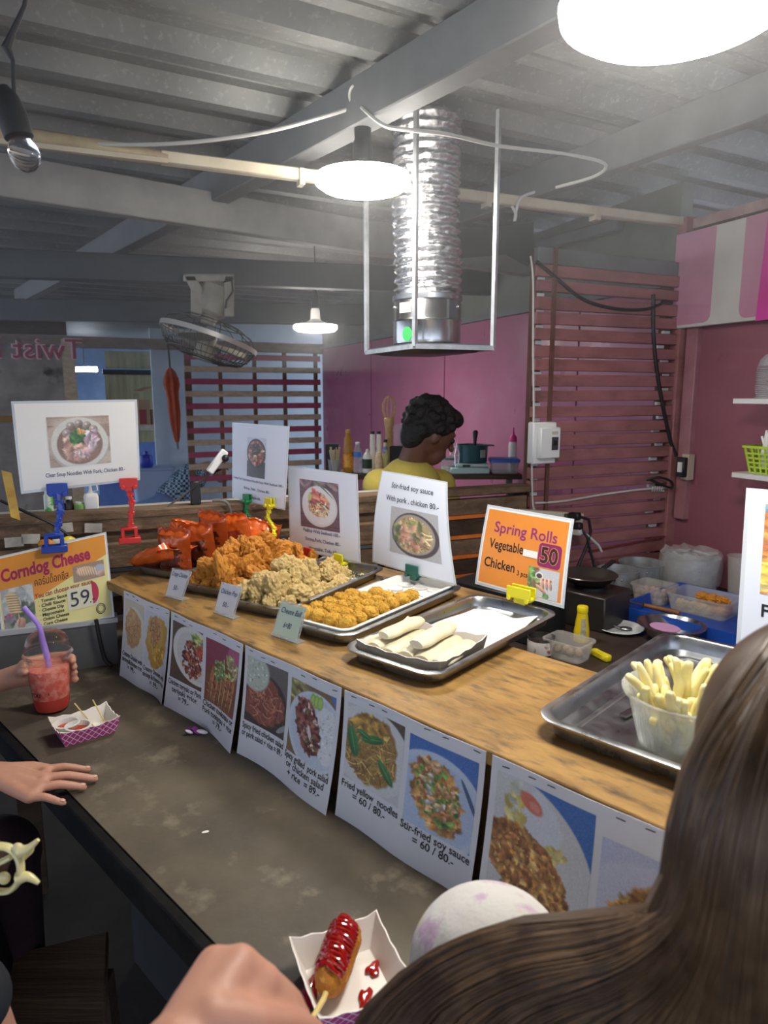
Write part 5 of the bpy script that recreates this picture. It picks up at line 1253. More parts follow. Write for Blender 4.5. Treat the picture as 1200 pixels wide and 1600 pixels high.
# ================================================================== kitchen table
m_tub = mat('cloudy_tub', '#d6d2cc', .25, trans=.3, ior=1.2, alpha=.38)
def tub(name, label, c, hx, hy, h, R, m=None, flare=.008, r=.018, cat='container'):
    fr = lambda x, y, z: c + R @ V((x, y, z))
    return solid(name, MB().rrect([(hx - flare, hy - flare, r, 0), (hx, hy, r, h - .006), (hx + .004, hy + .004, r, h - .005), (hx + .004, hy + .004, r, h), (hx - .001, hy - .001, r, h), (hx - flare - .001, hy - flare - .001, r, .003)], fr), m or m_tub, label, cat)
c = at(845, 1020, ZK)
t = thing('open_tin', 'opened tin can with printed label behind the wooden counter', 'can', c)
part('can_wall', MB().lathe([(.036, 0), (.0375, .002), (.0375, .048), (.0385, .05), (.0365, .05), (.0355, .004), (0, .004)], 36, c), m_steel2, t)
part('label_band', MB().lathe([(.0378, .004), (.0382, .005), (.0382, .040), (.0378, .041)], 36, c, cap0=False, cap1=False, closed=True), mat('can_label', '#cfcac0', .5, col2='#8a4a3c', scale=28, lo=.55, hi=.62), t)
part('contents', MB().lathe([(.0355, .03), (.034, .034), (0, .034)], 30, c), mat('dark_sauce', '#2c2019', .3), t)
c = at(888, 1026, ZK)
tub('plastic_tub', 'cloudy plastic tub with scraps beside the opened tin', c, .058, .045, .052, MC)
for i in range(4):
    solid('food_scrap', MB().sphere(c + MC @ V((-.03 + .02 * i, .01 * (i % 2) - .005, .018)), (.014, .012, .012), rotz(i), 8, 6), mat('scrap', '#b9a68c', .7, col2='#8a7a66', scale=60), 'small scrap of food in the cloudy plastic tub', 'scrap', 'scraps in the plastic tub')
c = at(908, 1001, ZK)
t = thing('sauce_bottle', 'small yellow seasoning bottle with yellow cap behind the counter', 'bottle', c)
m_yb = mat('yellow_label', '#e0c21c', .35)
part('bottle_body', MB().lathe([(.022, 0), (.0235, .003), (.0225, .03), (.0165, .075), (.0145, .088), (0, .088)], 28, c), m_yb, t)
part('cap', MB().lathe([(.0155, .088), (.016, .09), (.016, .104), (.0145, .106), (0, .106)], 28, c), mat('yellow_cap', '#e8d21a', .35), t)
part('label_panel', MB().loft([[c + V((math.cos(a) * r, math.sin(a) * r, z)) for a in (-2.0, -1.75, -1.5, -1.25)] + [c + V((math.cos(a) * (r - .004), math.sin(a) * (r - .004), z)) for a in (-1.25, -1.5, -1.75, -2.0)] for z, r in ((.015, .0236), (.03, .0230), (.06, .0192), (.072, .0176))]), mat('label_grey', '#b9b49a', .5, col2='#8a866c', scale=120), t)
c = at(938, 1028, ZK)
solid('yellow_peeler', MB().loft([[c + MR @ V((w * k1, s_, .001 + (k2 + 1) * .008)) for k1, k2 in ((-1, -1), (1, -1), (1, 1), (-1, 1))] for s_, w in ((-.035, .008), (-.028, .013), (-.01, .011), (.01, .010), (.025, .012), (.033, .007))]), mat('yellow_plastic', '#d8c820', .4), 'yellow plastic handled utensil on the kitchen table', 'utensil', bevel=.002)
# stove box with pan
c = at(918, 985, ZK)
t = thing('gas_stove', 'dark metal stove box with a wide pan behind the yellow bottle', 'stove', c)
m_stv = mat('dark_stove_metal', '#4b4541', .4, .6, col2='#3a3531', scale=8)
sc0 = c + WW * .09 - UU * .045
part('body', MB().box(sc0 + V((0, 0, .055)), (.19, .17, .11), MC), m_stv, t, bevel=.004)
part('burner', MB().lathe([(.05, .11), (.05, .118), (.04, .12), (0, .12)], 24, sc0), m_blk, t)
pc_ = sc0 + V((0, 0, .121)) - UU * .01
t = thing('wide_pan', 'wide dark steel pan on the stove box', 'pan', pc_)
part('bowl', MB().lathe([(.04, 0), (.07, .01), (.088, .03), (.092, .032), (.09, .034), (.086, .033), (.068, .013), (.04, .004), (0, .003)], 40, pc_), mat('worn_pan', '#6c6762', .3, .9), t)
part('handle', MB().beam(pc_ + WW * .09 + V((0, 0, .03)), pc_ + WW * .17 + V((0, 0, .045)), .018, .01), m_blackp, t, bevel=.003)
# second stove, seen between the signs
c = RF(-1.0, -.35, ZK)
t = thing('table_stove', 'black stove with control knobs seen behind the soy sauce sign', 'stove', c)
part('body', MB().box(c + V((0, 0, .07)), (.3, .2, .14), MC), m_blk, t, bevel=.004)
for i in range(3): part('knob', MB().lathe([(.014, 0), (.013, .014), (0, .0145)], 16, c + MC @ V((-.05 + .09 * i, -.1, .08)), MC @ Matrix.Rotation(PI / 2, 3, 'X')), m_steel2, t)
# plate with spoon
c = at(968, 985, ZK)
solid('white_plate', MB().lathe([(.03, 0), (.05, .003), (.068, .011), (.07, .012), (.068, .0135), (.05, .006), (.03, .004), (0, .004)], 40, c), mat('white_ceramic', '#d2d4d4', .2), 'white plate with a spoon on the kitchen table', 'plate')
t = thing('steel_spoon', 'steel spoon lying on the white plate', 'spoon', c + V((0, 0, .006)))
sp = c + V((0, 0, .010))
part('spoon_bowl', MB().sphere(sp + V((.015, -.012, .001)), (.019, .012, .005), rotz(-.2), 14, 8), m_steel, t)
part('handle', MB().beam(sp + V((.0, -.008, .002)), sp + V((-.05, .03, .012)), .006, .002), m_steel, t)
# steel bowl with pink water
c = at(1047, 1000, ZK)
t = thing('steel_bowl', 'steel mixing bowl with a pink plastic disc on the kitchen table', 'bowl', c)
part('bowl_wall', MB().lathe([(.045, 0), (.066, .012), (.083, .035), (.092, .048), (.096, .049), (.096, .051), (.091, .051), (.081, .036), (.064, .014), (.04, .003), (0, .003)], 48, c), m_steel, t)
solid('pink_disc', MB().lathe([(.036, 0), (.042, .004), (.043, .006), (.04, .006), (.0, .004)], 32, c + V((-.018, .0, .034)), Matrix.Rotation(.06, 3, 'Y')), mat('pink_dish', '#cf9cc4', .4), 'pale pink round dish floating in the steel bowl', 'dish')
# blue tray with containers
pL, pR = at(962, 966, ZK), at(1150, 1016, ZK)
bx = (pR - pL).normalized(); by = V((-bx.y, bx.x, 0)); L_ = (pR - pL).length + .05
MBt = Matrix((bx, by, V((0, 0, 1)))).transposed(); bc = pL + bx * L_ / 2 + by * .21
t = thing('blue_tray', 'deep blue plastic tray under the tubs and pots by the wall', 'tray', bc)
m_blue = mat('cobalt_plastic', '#1f4fae', .4, col2='#1a4496', scale=6)
part('tray_wall', MB().rrect([(L_ / 2 - .006, .204, .015, 0), (L_ / 2, .21, .015, .046), (L_ / 2 - .006, .204, .013, .046), (L_ / 2 - .011, .199, .013, .006)], lambda x, y, z: bc + MBt @ V((x, y, z))), m_blue, t)
bz = ZK + .006
def onb(x, y): p = at(x, y, bz); return p
c = onb(1014, 941) + by * .03
c.z = bz
tub('plastic_tub', 'cloudy plastic tub of meatballs in the blue tray', c, .062, .055, .062, MBt)
random.seed(4)
for i in range(30):
    lx = -.042 + .0205 * (i % 5); ly = -.032 + .021 * ((i // 5) % 4); lz = .014 + .019 * (i // 15)
    solid('meatball', MB().sphere(c + MBt @ V((lx + random.uniform(-.003, .003), ly + random.uniform(-.003, .003), lz)), .0105, None, 12, 8), mat('meatball_skin', '#b49686', .5, col2='#a08272', scale=60), 'pale round meatball in the cloudy tub', 'meatball', 'meatballs in the tub')
c = onb(1090, 960) + by * .045
c.z = bz
tub('plastic_tub', 'long cloudy plastic tub of fried patties in the blue tray', c, .098, .072, .06, MBt)
for i in range(9):
    p = c + MBt @ V((.0 + .03 * (i % 3), -.01 + .02 * ((i // 3) % 2), .02 + .016 * (i // 3)))
    drop('fried_patty', kara[i % 6], p, .02, 'browned fried piece in the long cloudy tub', 'fried food', 'fried pieces in the tub', (.2, .1, i))
for i in range(5):
    p = c + MBt @ V((-.065 + .022 * i, -.03 + .01 * (i % 2), .014))
    drop('marinated_meat', temp[i % 6], p, .018, 'marinated raw piece at the bottom of the long tub', 'meat', 'marinated meat pieces')
def pot(label, c, r, h, handle=None):
    t = thing('aluminium_pot', label, 'pot', c)
    part('pot_wall', MB().lathe([(r * .86, 0), (r * .92, .004), (r, h - .004), (r + .004, h - .002), (r + .004, h), (r - .001, h), (r * .9, .006), (0, .005)], 44, c), m_alu, t)
    if handle: part('handle', MB().beam(c + handle * r + V((0, 0, h * .7)), c + handle * (r + .045) + V((0, 0, h * .85)), .02, .012), m_blackp, t, bevel=.003)
    for s_ in (-1, 1): part('rivet', MB().sphere(c + V((s_ * .01, -r * .97, h * .7)), .003), m_steel, t)
pot('aluminium saucepan with dark cable behind, left of the other pot', RF(-.405, -.18, ZK), .072, .085, V((-.5, -.8, 0)).normalized())
pot('shallower aluminium pot behind the meatball tub', RF(-.24, -.125, ZK), .083, .082)
c = RF(-.128, -.255, ZK)
pot('wide pot wrapped in thin clear plastic beside the wall', c, .098, .125)
rings = []
for k, (r, z) in enumerate(((.09, .0), (.104, .03), (.109, .08), (.109, .128), (.095, .145), (.05, .14), (.004, .142))):
    rings.append([c + V((math.cos(a), math.sin(a), 0)) * (r + .010 * noise.noise(V((math.cos(a) * 3, math.sin(a) * 3, z * 30)))) + V((0, 0, .001 + z + (.014 * noise.noise(V((math.cos(a) * 4, math.sin(a) * 4, k))) if z > .12 else 0))) for a in [2 * PI * j / 60 for j in range(60)]])
solid('plastic_wrap', MB().loft(rings), mat('thin_film', '#e6e6e6', .15, alpha=.3, bump=.9, bscale=25), 'crumpled clear plastic film pulled over the wide pot', 'film', sharp=40)
t = thing('kitchen_knife', 'wooden handled knife lying across the edge of the blue tray', 'knife', at(1030, 950, ZK + .052))
k0, k1, k2 = at(960, 936, ZK + .055), at(1004, 945, ZK + .055), at(1062, 958, ZK + .055)
part('blade', MB().beam(k0, k1, .012, .0025), m_steel, t); part('ferrule', MB().beam(k1, k1.lerp(k2, .06), .014, .013), m_steel2, t)
part('handle', MB().tube([k1.lerp(k2, .05), k1.lerp(k2, .3), k1.lerp(k2, .8), k2], [.006, .0075, .0085, .006], 10), mat('handle_wood', '#8a5a32', .5, col2='#6f4424', scale=14), t)
c = RF(-.06, -.41, ZK)
solid('cloudy_cup', MB().lathe([(.03, 0), (.032, .002), (.042, .145), (.045, .146), (.045, .15), (.041, .15), (.031, .004), (0, .003)], 32, c), m_tub, 'tall cloudy plastic cup beside the fries sign', 'cup')

# ================================================================== shelf at the back wall
zs = atY(785, 737, 3.7).z
t = thing('back_shelf', 'brown shelf table crowded with bottles against the pink wall', 'shelf', V((.1, 3.68, 0)))
part('top', MB().box(V((.115, 3.68, zs - .012)), (1.2, .26, .024)), m_dkwood, t)
for x in (-.42, .32, .66): part('leg', MB().box(V((x, 3.62, (zs - .024) / 2)), (.03, .03, zs - .024)), m_beam, t)
YS = 3.66
def sx(px): return V((atY(px, 733, YS).x, YS, zs))
sk = YS / FPX
def bottle(name, label, px, prof, m, cat='bottle', dy=0, capm=None, capprof=None, labm=None, labprof=None):
    c = sx(px) + V((0, dy, 0))
    t = thing(name, label, cat, c)
    part('bottle_body', MB().lathe(prof, 24, c), m, t)
    if capprof: part('cap', MB().lathe(capprof, 20, c), capm, t)
    if labprof: part('label_band', MB().lathe(labprof, 24, c, cap0=False, cap1=False, closed=True), labm, t)
m_oil = mat('oil', '#c99a3c', .15, trans=.4, ior=1.3, alpha=.9)
m_wat = mat('clear_bottle', '#dfe6ea', .1, trans=.7, ior=1.2, alpha=.65)
bottle('oil_bottle', 'tall yellow cooking oil bottle on the back shelf', 544, [(.024, 0), (.027, .004), (.027, .12), (.02, .155), (.022, .175), (.012, .2), (.011, .215), (0, .215)], m_oil, 'bottle', 0, mat('gold_cap', '#b8902c', .4), [(.0125, .21), (.0125, .226), (0, .227)], mat('oil_label', '#d8a23c', .5, col2='#c9602c', scale=60, lo=.5, hi=.6), [(.0275, .03), (.028, .03), (.028, .1), (.0275, .1)])
bottle('water_bottle', 'clear water bottle with blue label on the back shelf', 559, [(.02, 0), (.023, .004), (.023, .11), (.012, .14), (.011, .15), (0, .15)], m_wat, 'bottle', -.01, m_whitep, [(.012, .15), (.012, .162), (0, .163)], mat('blue_label', '#4a78c4', .5), [(.0235, .085), (.024, .085), (.024, .11), (.0235, .11)])
bottle('coconut_bottle', 'white bottle with dark green label on the back shelf', 574, [(.022, 0), (.025, .003), (.025, .085), (.014, .105), (.01, .11), (0, .11)], m_whitep, 'bottle', -.02, m_whitep, [(.009, .11), (.007, .125), (0, .126)], mat('dkgreen_label', '#26402f', .5), [(.0255, .025), (.026, .025), (.026, .075), (.0255, .075)])
bottle('sauce_bottle', 'slim white bottle with black cap, left one on the back shelf', 582, [(.016, 0), (.017, .1), (.013, .12), (.015, .14), (.012, .2), (0, .2)], m_whitep, 'bottle', .06, m_blackp, [(.011, .2), (.011, .215), (0, .216)])
bottle('sauce_bottle', 'slim white bottle with black cap, right one on the back shelf', 592, [(.016, 0), (.017, .1), (.013, .12), (.015, .14), (.012, .2), (0, .2)], m_whitep, 'bottle', .06, m_blackp, [(.011, .2), (.011, .215), (0, .216)])
bottle('sauce_bottle', 'short bottle with yellow and peach label on the back shelf', 592, [(.022, 0), (.023, .06), (.018, .09), (.012, .11), (0, .11)], mat('peach_label', '#d8a888', .5, col2='#e8d8b0', scale=50), 'bottle', -.03)
bottle('sauce_bottle', 'bottle with yellow label and blue base on the back shelf', 602, [(.016, 0), (.017, .1), (.01, .13), (.009, .16), (0, .16)], mat('pale_yellow_label', '#d0cc8a', .5, col2='#5c86c0', scale=18, lo=.5, hi=.55), 'bottle', 0, m_blackp, [(.01, .16), (.01, .175), (0, .176)])
c = sx(523)
t = thing('chopstick_holder', 'black holder with bundled pale sticks on the back shelf', 'holder', c)
part('holder_box', MB().box(c + V((-.015, .03, .075)), (.07, .02, .15)), m_blackp, t)
part('cup', MB().lathe([(.03, 0), (.035, .05), (.037, .07), (.035, .07), (.028, .004), (0, .003)], 24, c), m_wat, t)
for i in range(16):
    a = 2.4 * i; r = .02 * math.sqrt(i / 16); solid('wooden_stick', MB().tube([c + V((r * math.cos(a) * .6, r * math.sin(a) * .6, .005)), c + V((r * math.cos(a) * 1.7, r * math.sin(a) * 1.7, .125 + .012 * math.sin(i * 5)))], .0028, 6), mat('pale_stick', '#b8ac90', .7), 'pale wooden stick standing in the black holder', 'stick', 'sticks in the holder')
c = sx(608) + V((0, .03, 0))
t = thing('bamboo_brush', 'bamboo strainer brush standing upright on the back shelf', 'brush', c)
part('handle', MB().lathe([(.018, .0), (.02, .1), (.02, .24), (.026, .25), (.026, .285), (.02, .29), (0, .29)], 20, c), mat('bamboo', '#c9a878', .6, col2='#b08c5c', scale=30), t)
for j in range(10):
    a = 2 * PI * j / 10; part('bristle', MB().tube([c + V((math.cos(a) * r, math.sin(a) * r * .6, z)) for r, z in ((.02, .28), (.034, .32), (.036, .36), (.02, .39), (.005, .4))], .003, 6), mat('bamboo', '#c9a878'), t)
c = sx(622) + V((0, .05, 0))
solid('cup_stack', MB().lathe([(.02, .14), (.022, .15), (.024, .25), (.026, .252), (.022, .252), (0, .25)], 24, c), m_wat, 'stack of small clear cups on the black tin at the shelf', 'cups')
solid('black_tin', MB().box(c + V((0, -.01, .07)), (.09, .08, .138)), m_blackp, 'square black tin on the back shelf behind the cook', 'tin', bevel=.004)
c = sx(699)
t = thing('sugar_jar', 'glass jar of white sugar with green lid beside the cook', 'jar', c)
part('glass', MB().lathe([(.032, 0), (.034, .003), (.036, .07), (0, .07)], 28, c), m_wat, t); part('sugar', MB().lathe([(.0315, .004), (.0325, .035), (0, .035)], 24, c), m_sach, t); part('lid', MB().lathe([(.037, .07), (.037, .078), (0, .079)], 28, c), mat('teal_lid', '#3c7a70', .4), t)
c = sx(732)
t = thing('kitchen_scale', 'pale teal kitchen scale on the back shelf', 'scale', c)
m_teal = mat('pale_teal', '#a9c4c6', .4); part('base', MB().box(c + V((0, 0, .017)), (.205, .16, .034)), m_teal, t, bevel=.006); part('platform', MB().box(c + V((.012, 0, .045)), (.17, .15, .018)), m_teal, t, bevel=.004); part('display', MB().box(c + V((-.02, -.0765, .044)), (.04, .003, .01)), m_blackp, t)
c2 = c + V((.02, 0, .055))
t = thing('teal_pot', 'dark teal pot with a black ladle on the kitchen scale', 'pot', c2)
m_tl = mat('dark_teal', '#1f4a52', .35); part('pot_wall', MB().lathe([(.07, 0), (.076, .004), (.08, .088), (.084, .09), (.084, .094), (.078, .094), (.072, .006), (0, .005)], 40, c2), m_tl, t); part('handle', MB().tube([c2 + V((-.08, 0, .08)), c2 + V((-.115, 0, .075)), c2 + V((-.118, 0, .04)), c2 + V((-.078, 0, .03))], .006, 8), m_whitep, t); part('rim_tab', MB().box(c2 + V((.085, 0, .09)), (.05, .05, .006)), m_tl, t); part('sticker', MB().box(c2 + V((.045, -.068, .05)), (.03, .006, .04), rotz(.6)), mat('grey_sticker', '#8f9a98', .5), t)
solid('black_ladle', MB().tube([c2 + V((.0, .01, .008)), c2 + V((.012, .01, .1)), c2 + V((.014, .01, .16)), c2 + V((.014, .01, .168))], [.006, .008, .015, .008], 10), m_blackp, 'black ladle handle standing in the dark teal pot', 'ladle')
solid('steel_tongs', MB().tube([sx(712) + V((-.004, -.05, 0)), sx(712) + V((-.01, -.05, .1)), sx(712) + V((0, -.05, .17)), sx(712) + V((.012, -.05, .1)), sx(712) + V((.01, -.05, 0))], .005, 8), m_steel, 'steel tongs standing upright beside the kitchen scale', 'tongs')
c = sx(786) + V((0, -.02, 0))
t = thing('lidded_box', 'clear storage box with blue lid on the back shelf', 'box', c)
fr = lambda x, y, z: c + V((x, y, z))
part('box_wall', MB().rrect([(.066, .05, .012, 0), (.072, .055, .012, .06), (.07, .053, .012, .06), (.064, .048, .012, .004)], fr), m_wat, t); part('lid', MB().rrect([(.076, .059, .014, .06), (.077, .06, .014, .075), (.07, .054, .014, .08)], fr), mat('blue_lid', '#3f6cc0', .4), t)
c = sx(803) + V((0, .04, 0))
bottle('squeeze_bottle', 'white squeeze bottle with pink nozzle beside the slat fence', 803, [(.022, 0), (.023, .14), (.02, .16), (0, .16)], m_whitep, 'bottle', .05, mat('pink_nozzle', '#c8347e', .4), [(.022, .16), (.02, .185), (.007, .2), (.004, .235), (0, .236)])
# ================================================================== things on the timber rail
def onr(x, b=.05): p = atB(x, 800, b); return V((p.x, p.y, 1.1695))
c = onr(144)
t = thing('squeeze_bottle', 'white squeeze bottle with spout on the timber rail', 'bottle', c)
part('bottle_body', MB().rrect([(.019, .014, .006, 0), (.02, .015, .006, .035), (.017, .012, .006, .045), (.008, .008, .006, .048)], lambda x, y, z: c + MR @ V((x, y, z))), m_whitep, t)
part('spout', MB().lathe([(.008, .047), (.005, .055), (.003, .072), (0, .073)], 14, c), m_whitep, t); part('cap_strap', MB().tube([c + V((.004, 0, .05)), c + V((.02, 0, .055)), c + V((.018, 0, .075)), c + V((.008, 0, .083)), c + V((.003, 0, .079))], .002, 6), m_whitep, t)
def jar(label, x, r, h, mj, ml):
    c = onr(x); t = thing('sauce_jar', label, 'jar', c)
    part('glass', MB().lathe([(r, 0), (r, h * .7), (r * .7, h * .82), (0, h * .82)], 20, c), mj, t); part('lid', MB().lathe([(r * .72, h * .82), (r * .72, h), (0, h)], 20, c), ml, t)
jar('small dark sauce jar with white cap on the timber rail', 109, .011, .04, mat('dark_sauce', '#2c2019'), m_whitep)
jar('low jar with green label on the timber rail', 125, .016, .024, mat('green_label', '#7fa85c', .5), m_whitep)
jar('tiny blue capped bottle on the timber rail', 100, .006, .022, mat('blue_small', '#2f4f8c', .4), mat('blue_small', '#2f4f8c'))
jar('green and white bottle behind the blue clamp', 77, .012, .065, mat('green_white', '#cfd8c8', .4, col2='#4fae48', scale=26, lo=.48, hi=.54), m_whitep)
t = thing('phone_holder', 'white gadget on a thin metal arm rising from the timber rail', 'holder', atB(262, 792, -.02))
part('arm', MB().tube([atB(262, 791, -.02), atB(300, 765, -.02), atB(330, 738, -.02)], .003, 6), m_steel, t); part('body', MB().beam(atB(327, 738, -.02), atB(352, 704, -.02), .02, .022), m_whitep, t, bevel=.003); part('knob', MB().sphere(atB(352, 716, -.03), .011), m_blackp, t)
part('stand', MB().box(atB(305, 770, -.01), (.03, .015, .07), MR), m_blackp, t, bevel=.003)
cable('dark cable trailing across the rail left of the blue clamp', [atB(0, 782, -.07), atB(40, 800, -.07), atB(80, 818, -.07), atB(112, 840, -.07)], .004, m_kcable, 'rail_cable')
cable('grey cable drooping over the rail behind the snack bags', [atB(332, 782, -.05), atB(352, 784, -.06), atB(360, 800, -.06), atB(358, 830, -.06)], .005, mat('grey_cable', '#6a655e', .6), 'rail_cable')
t = thing('extension_block', 'cream extension socket block behind the yellow clamp', 'power strip', CF(.12, .53, ZW))
part('body', MB().box(CF(.13, .545, ZW + .022), (.2, .045, .044), MC), mat('cream_plastic', '#cfc6ae'), t, bevel=.004)
part('plug', MB().box(CF(.185, .515, ZW + .03), (.03, .03, .03), MC), m_blackp, t, bevel=.005); part('plug', MB().box(CF(.02, .515, ZW + .025), (.03, .03, .04), MC), m_blackp, t, bevel=.005)
part('cord', MB().tube([CF(.195, .505, ZW + .04), CF(.23, .5, ZW + .07), CF(.2, .52, ZW + .10), CF(.16, .55, ZW + .11)], .004, 7), m_kcable, t)
part('cord', MB().tube([CF(.0, .5, ZW + .03), CF(.08, .47, ZW + .012), CF(.16, .47, ZW + .012), CF(.2, .5, ZW + .03)], .004, 7), m_cable, t)
# narrow packet sign at the far left
fnq = bilin(atB(2, 735, -.1), atB(18, 739, -.1), atB(32, 813, -.1), atB(17, 808, -.1), .03, .12)
t = thing('packet_sign', 'narrow orange and yellow hanging packet at the far left', 'packet', fnq(.015, .12))
part('sheet', sheet_mb(fnq, .03, .12, 4, 10, .002), mat('packet_print', '#d89a2c', .4, col2='#e4c65c', scale=22), t)
# ================================================================== cup, boats and bits on the dark ledge
c = at(82, 1108, ZD); c.z = ZD
t = thing('smoothie_cup', 'clear plastic cup of red watermelon smoothie with dome lid', 'drink', c)
S = 1.05
m_cupp = mat('cup_plastic', '#ffffff', .05, trans=1, ior=1.25, alpha=.6, spec=.8)
part('cup_wall', MB().lathe([(r * S, z * S) for r, z in ((.024, 0), (.031, .004), (.0345, .016), (.0365, .04), (.042, .112), (.0475, .1205), (.0485, .123), (.0475, .126), (.043, .126), (.0408, .11))], 48, c, cap1=False), m_cupp, t)
m_smo = mat('watermelon_ice', '#d05a4c', .45, col2='#e09684', scale=55, lo=.42, hi=.62, col3='#e3a494', scale3=90, lo3=.6, hi3=.72)
m_smo2 = mat('watermelon_juice', '#c83c34', .35, col2='#c04a3c', scale=20)
part('drink', MB().lathe([(r * S, z * S) for r, z in ((0, .002), (.0295, .005), (.033, .017), (.0342, .032))], 40, c, cap1=False), m_smo2, t)
part('ice', MB().lathe([(r * S, z * S) for r, z in ((.0342, .032), (.035, .042), (.0385, .09), (.037, .094), (.02, .1), (0, .099))], 40, c, cap0=False), m_smo, t)
part('dome', MB().lathe([(r * S, z * S) for r, z in ((.0455, .126), (.0445, .131), (.043, .145), (.036, .160), (.024, .170), (.010, .1735))], 48, c, cap0=False, cap1=False), m_cupp, t)
s0 = c + V((.004, .0, .06)); 
part('straw', MB().tube([s0, c + V((-.001, 0, .12)), c + V((-.012, 0, .185)), c + V((-.016, 0, .197)), c + V((-.045, .004, .232))], .0052, 12), mat('lilac_straw', '#a283d8', .35, sss=.2), t)
mb = MB()
cyl = lambda x, y, off=0: c + V((math.sin(x / .041) * (.0405 - .066 * y + off), -math.cos(x / .041) * (.0405 - .066 * y + off), .066 - y))
lettering(mb, cyl, 'YOU', -.03, .022, .013, 'l', .01, off=.001); lettering(mb, cyl, '1', .014, .018, .011, 'l', .01, off=.001)
part('cup_print', mb, m_ink, t, smooth=False)
# boat with dips
BX = lambda uc, wc, th, z0=ZD: tfr(uc, wc, th, z0)
bctr = [at(76, 1150, ZD), at(105, 1178, ZD), at(190, 1152, ZD), at(160, 1108, ZD)]
bm_ = sum(bctr, V((0, 0, 0))) / 4
ub, wb, _ = toCF(bm_)
ax_ = (bctr[2] - bctr[1]).normalized(); ay_ = V((-ax_.y, ax_.x, 0))
Bf = lambda x, y, z=0: V((bm_.x, bm_.y, ZD + .0005)) + ax_ * x + ay_ * y + V((0, 0, z))
boat('pink checked paper boat with two dip cups and wooden picks', Bf, .048, .034, .032, check_mat(), .004, .010)
for i, (x, y) in enumerate(((-.031, .013), (-.016, -.013))):
    p = Bf(x, y, .0025)
    t = thing('dip_cup', ('white dip cup of red sauce at the back of the pink boat', 'white dip cup of red sauce at the front of the pink boat')[i], 'cup', p, 'dip cups in the pink boat')
    rings = []
    for r, z in ((.0175, 0), (.0225, .023), (.0255, .024), (.0255, .0255), (.0218, .0255), (.017, .0015)):
        rings.append([p + V((math.cos(a), math.sin(a), 0)) * (r + (.0004 * math.cos(a * 28) if z < .0225 else 0)) + V((0, 0, z)) for a in [2 * PI * j / 112 for j in range(112)]])
    part('cup_wall', MB().loft(rings), m_wpl, t, sharp=60); part('sauce', MB().lathe([(.0175, .004), (.0205, .0155), (0, .016)], 28, p), mat('chili_sauce', '#b8481c', .2, col2='#a03414', scale=60), t)
for i, (x0, y0, x1, y1) in enumerate(((.02, .0, -.012, .018), (.04, -.012, .022, .012))):
    p, q = Bf(x0, y0, .004), Bf(x1, y1, .062)
    solid('wooden_pick', MB().tube([p, q], .0014, 8), mat('pick_wood', '#d8c27c', .6), 'thin wooden pick leaning in the pink checked boat', 'pick', 'picks in the pink boat')
# corndog boat
zr = ZD + .036
qa, qb, qd = at(458, 1478, zr), at(588, 1430, zr), at(500, 1592, zr)
bxx = (qa - qd).normalized(); byy = V((-bxx.y, bxx.x, 0)); bq_ = qd + (qa - qd) / 2 + (qb - qa) / 2; bq_.z = ZD + .0005
hl1 = (qa - qd).length / 2; hl2 = abs(byy.dot(qb - qa)) / 2
Kf = lambda x, y, z=0: bq_ + bxx * x + byy * y + V((0, 0, z))
boat('pink checked paper boat with the ketchup covered corndog', Kf, max(hl1, .06) - .014, hl2 - .012, .035, check_mat(), .004, .014)
d0, d1 = at(513, 1560, ZD + .03), at(556, 1445, ZD + .03)
ax2 = (d1 - d0).normalized(); ay2 = V((-ax2.y, ax2.x, 0)); cc = (d0 + d1) / 2; cc.z = ZD + .0005
Cf = lambda x, y, z=0: cc + ax2 * x + ay2 * y + V((0, 0, z))
t = thing('corndog', 'golden crumbed corndog on a stick, striped with ketchup', 'corndog', Cf(0, 0, .003))
rings = []; Rr = .0205; Lc = .096
axp = lambda s_: Cf(-.046 + Lc * s_, .006, .0265 + .006 * s_)
upv = V((0, 0, 1))
for k in range(41):
    s_ = k / 40; e = max(.02, (1 - abs(2 * s_ - 1) ** 5)) ** .5 * (.92 + .08 * s_); c = axp(s_)
    rings.append([c + (ay2 * math.cos(a) + upv * math.sin(a)) * Rr * e * (1 + .07 * noise.noise(V((math.cos(a) * 3, math.sin(a) * 3, s_ * 12))) + .05 * noise.noise(V((math.cos(a) * 9, math.sin(a) * 9, s_ * 36)))) for a in [2 * PI * j / 48 for j in range(48)]])
part('crust', MB().loft(rings), mat('corndog_crust', '#c87f1c', .55, col2='#a35c10', scale=60, bump=.6, bscale=170, col3='#e0a840', scale3=120, lo3=.55, hi3=.7), t, sharp=180)
m_ket = mat('ketchup', '#9c1410', .12, col2='#8a100c', scale=20, coat=.6)
for i in range(15):
    s_ = .16 + .81 * i / 14; c = axp(s_); e = max(.1, (1 - abs(2 * s_ - 1) ** 5)) ** .5
    pts = []
    for k in range(15):
        a = PI * (-.12 + .93 * k / 14); pts.append(c + ax2 * (.007 * math.cos(a) + .0015 * math.sin(k + i)) + (ay2 * math.cos(a) + upv * math.sin(a)) * Rr * e * 1.03)
    part('ketchup_stripe', MB().tube(pts, [.0018 + .0016 * math.sin(PI * k / 14) + .0006 * math.sin(k * 2.1 + i) for k in range(15)], 8), m_ket, t)
part('ketchup_coat', MB().loft([[axp(s_) + (ay2 * math.cos(a) + upv * math.sin(a)) * (Rr * max(.1, (1 - abs(2 * s_ - 1) ** 5)) ** .5 * (1.045 if .5 < a < 2.5 else .9)) for a in [2 * PI * j / 40 for j in range(40)]] for s_ in [.62 + .35 * j / 12 for j in range(13)]]), m_ket, t)
part('stick', MB().tube([axp(.1), axp(-.08) - upv * .0, axp(-.9) + upv * .03], .0032, 8), mat('pick_wood', '#d8c27c'), t)
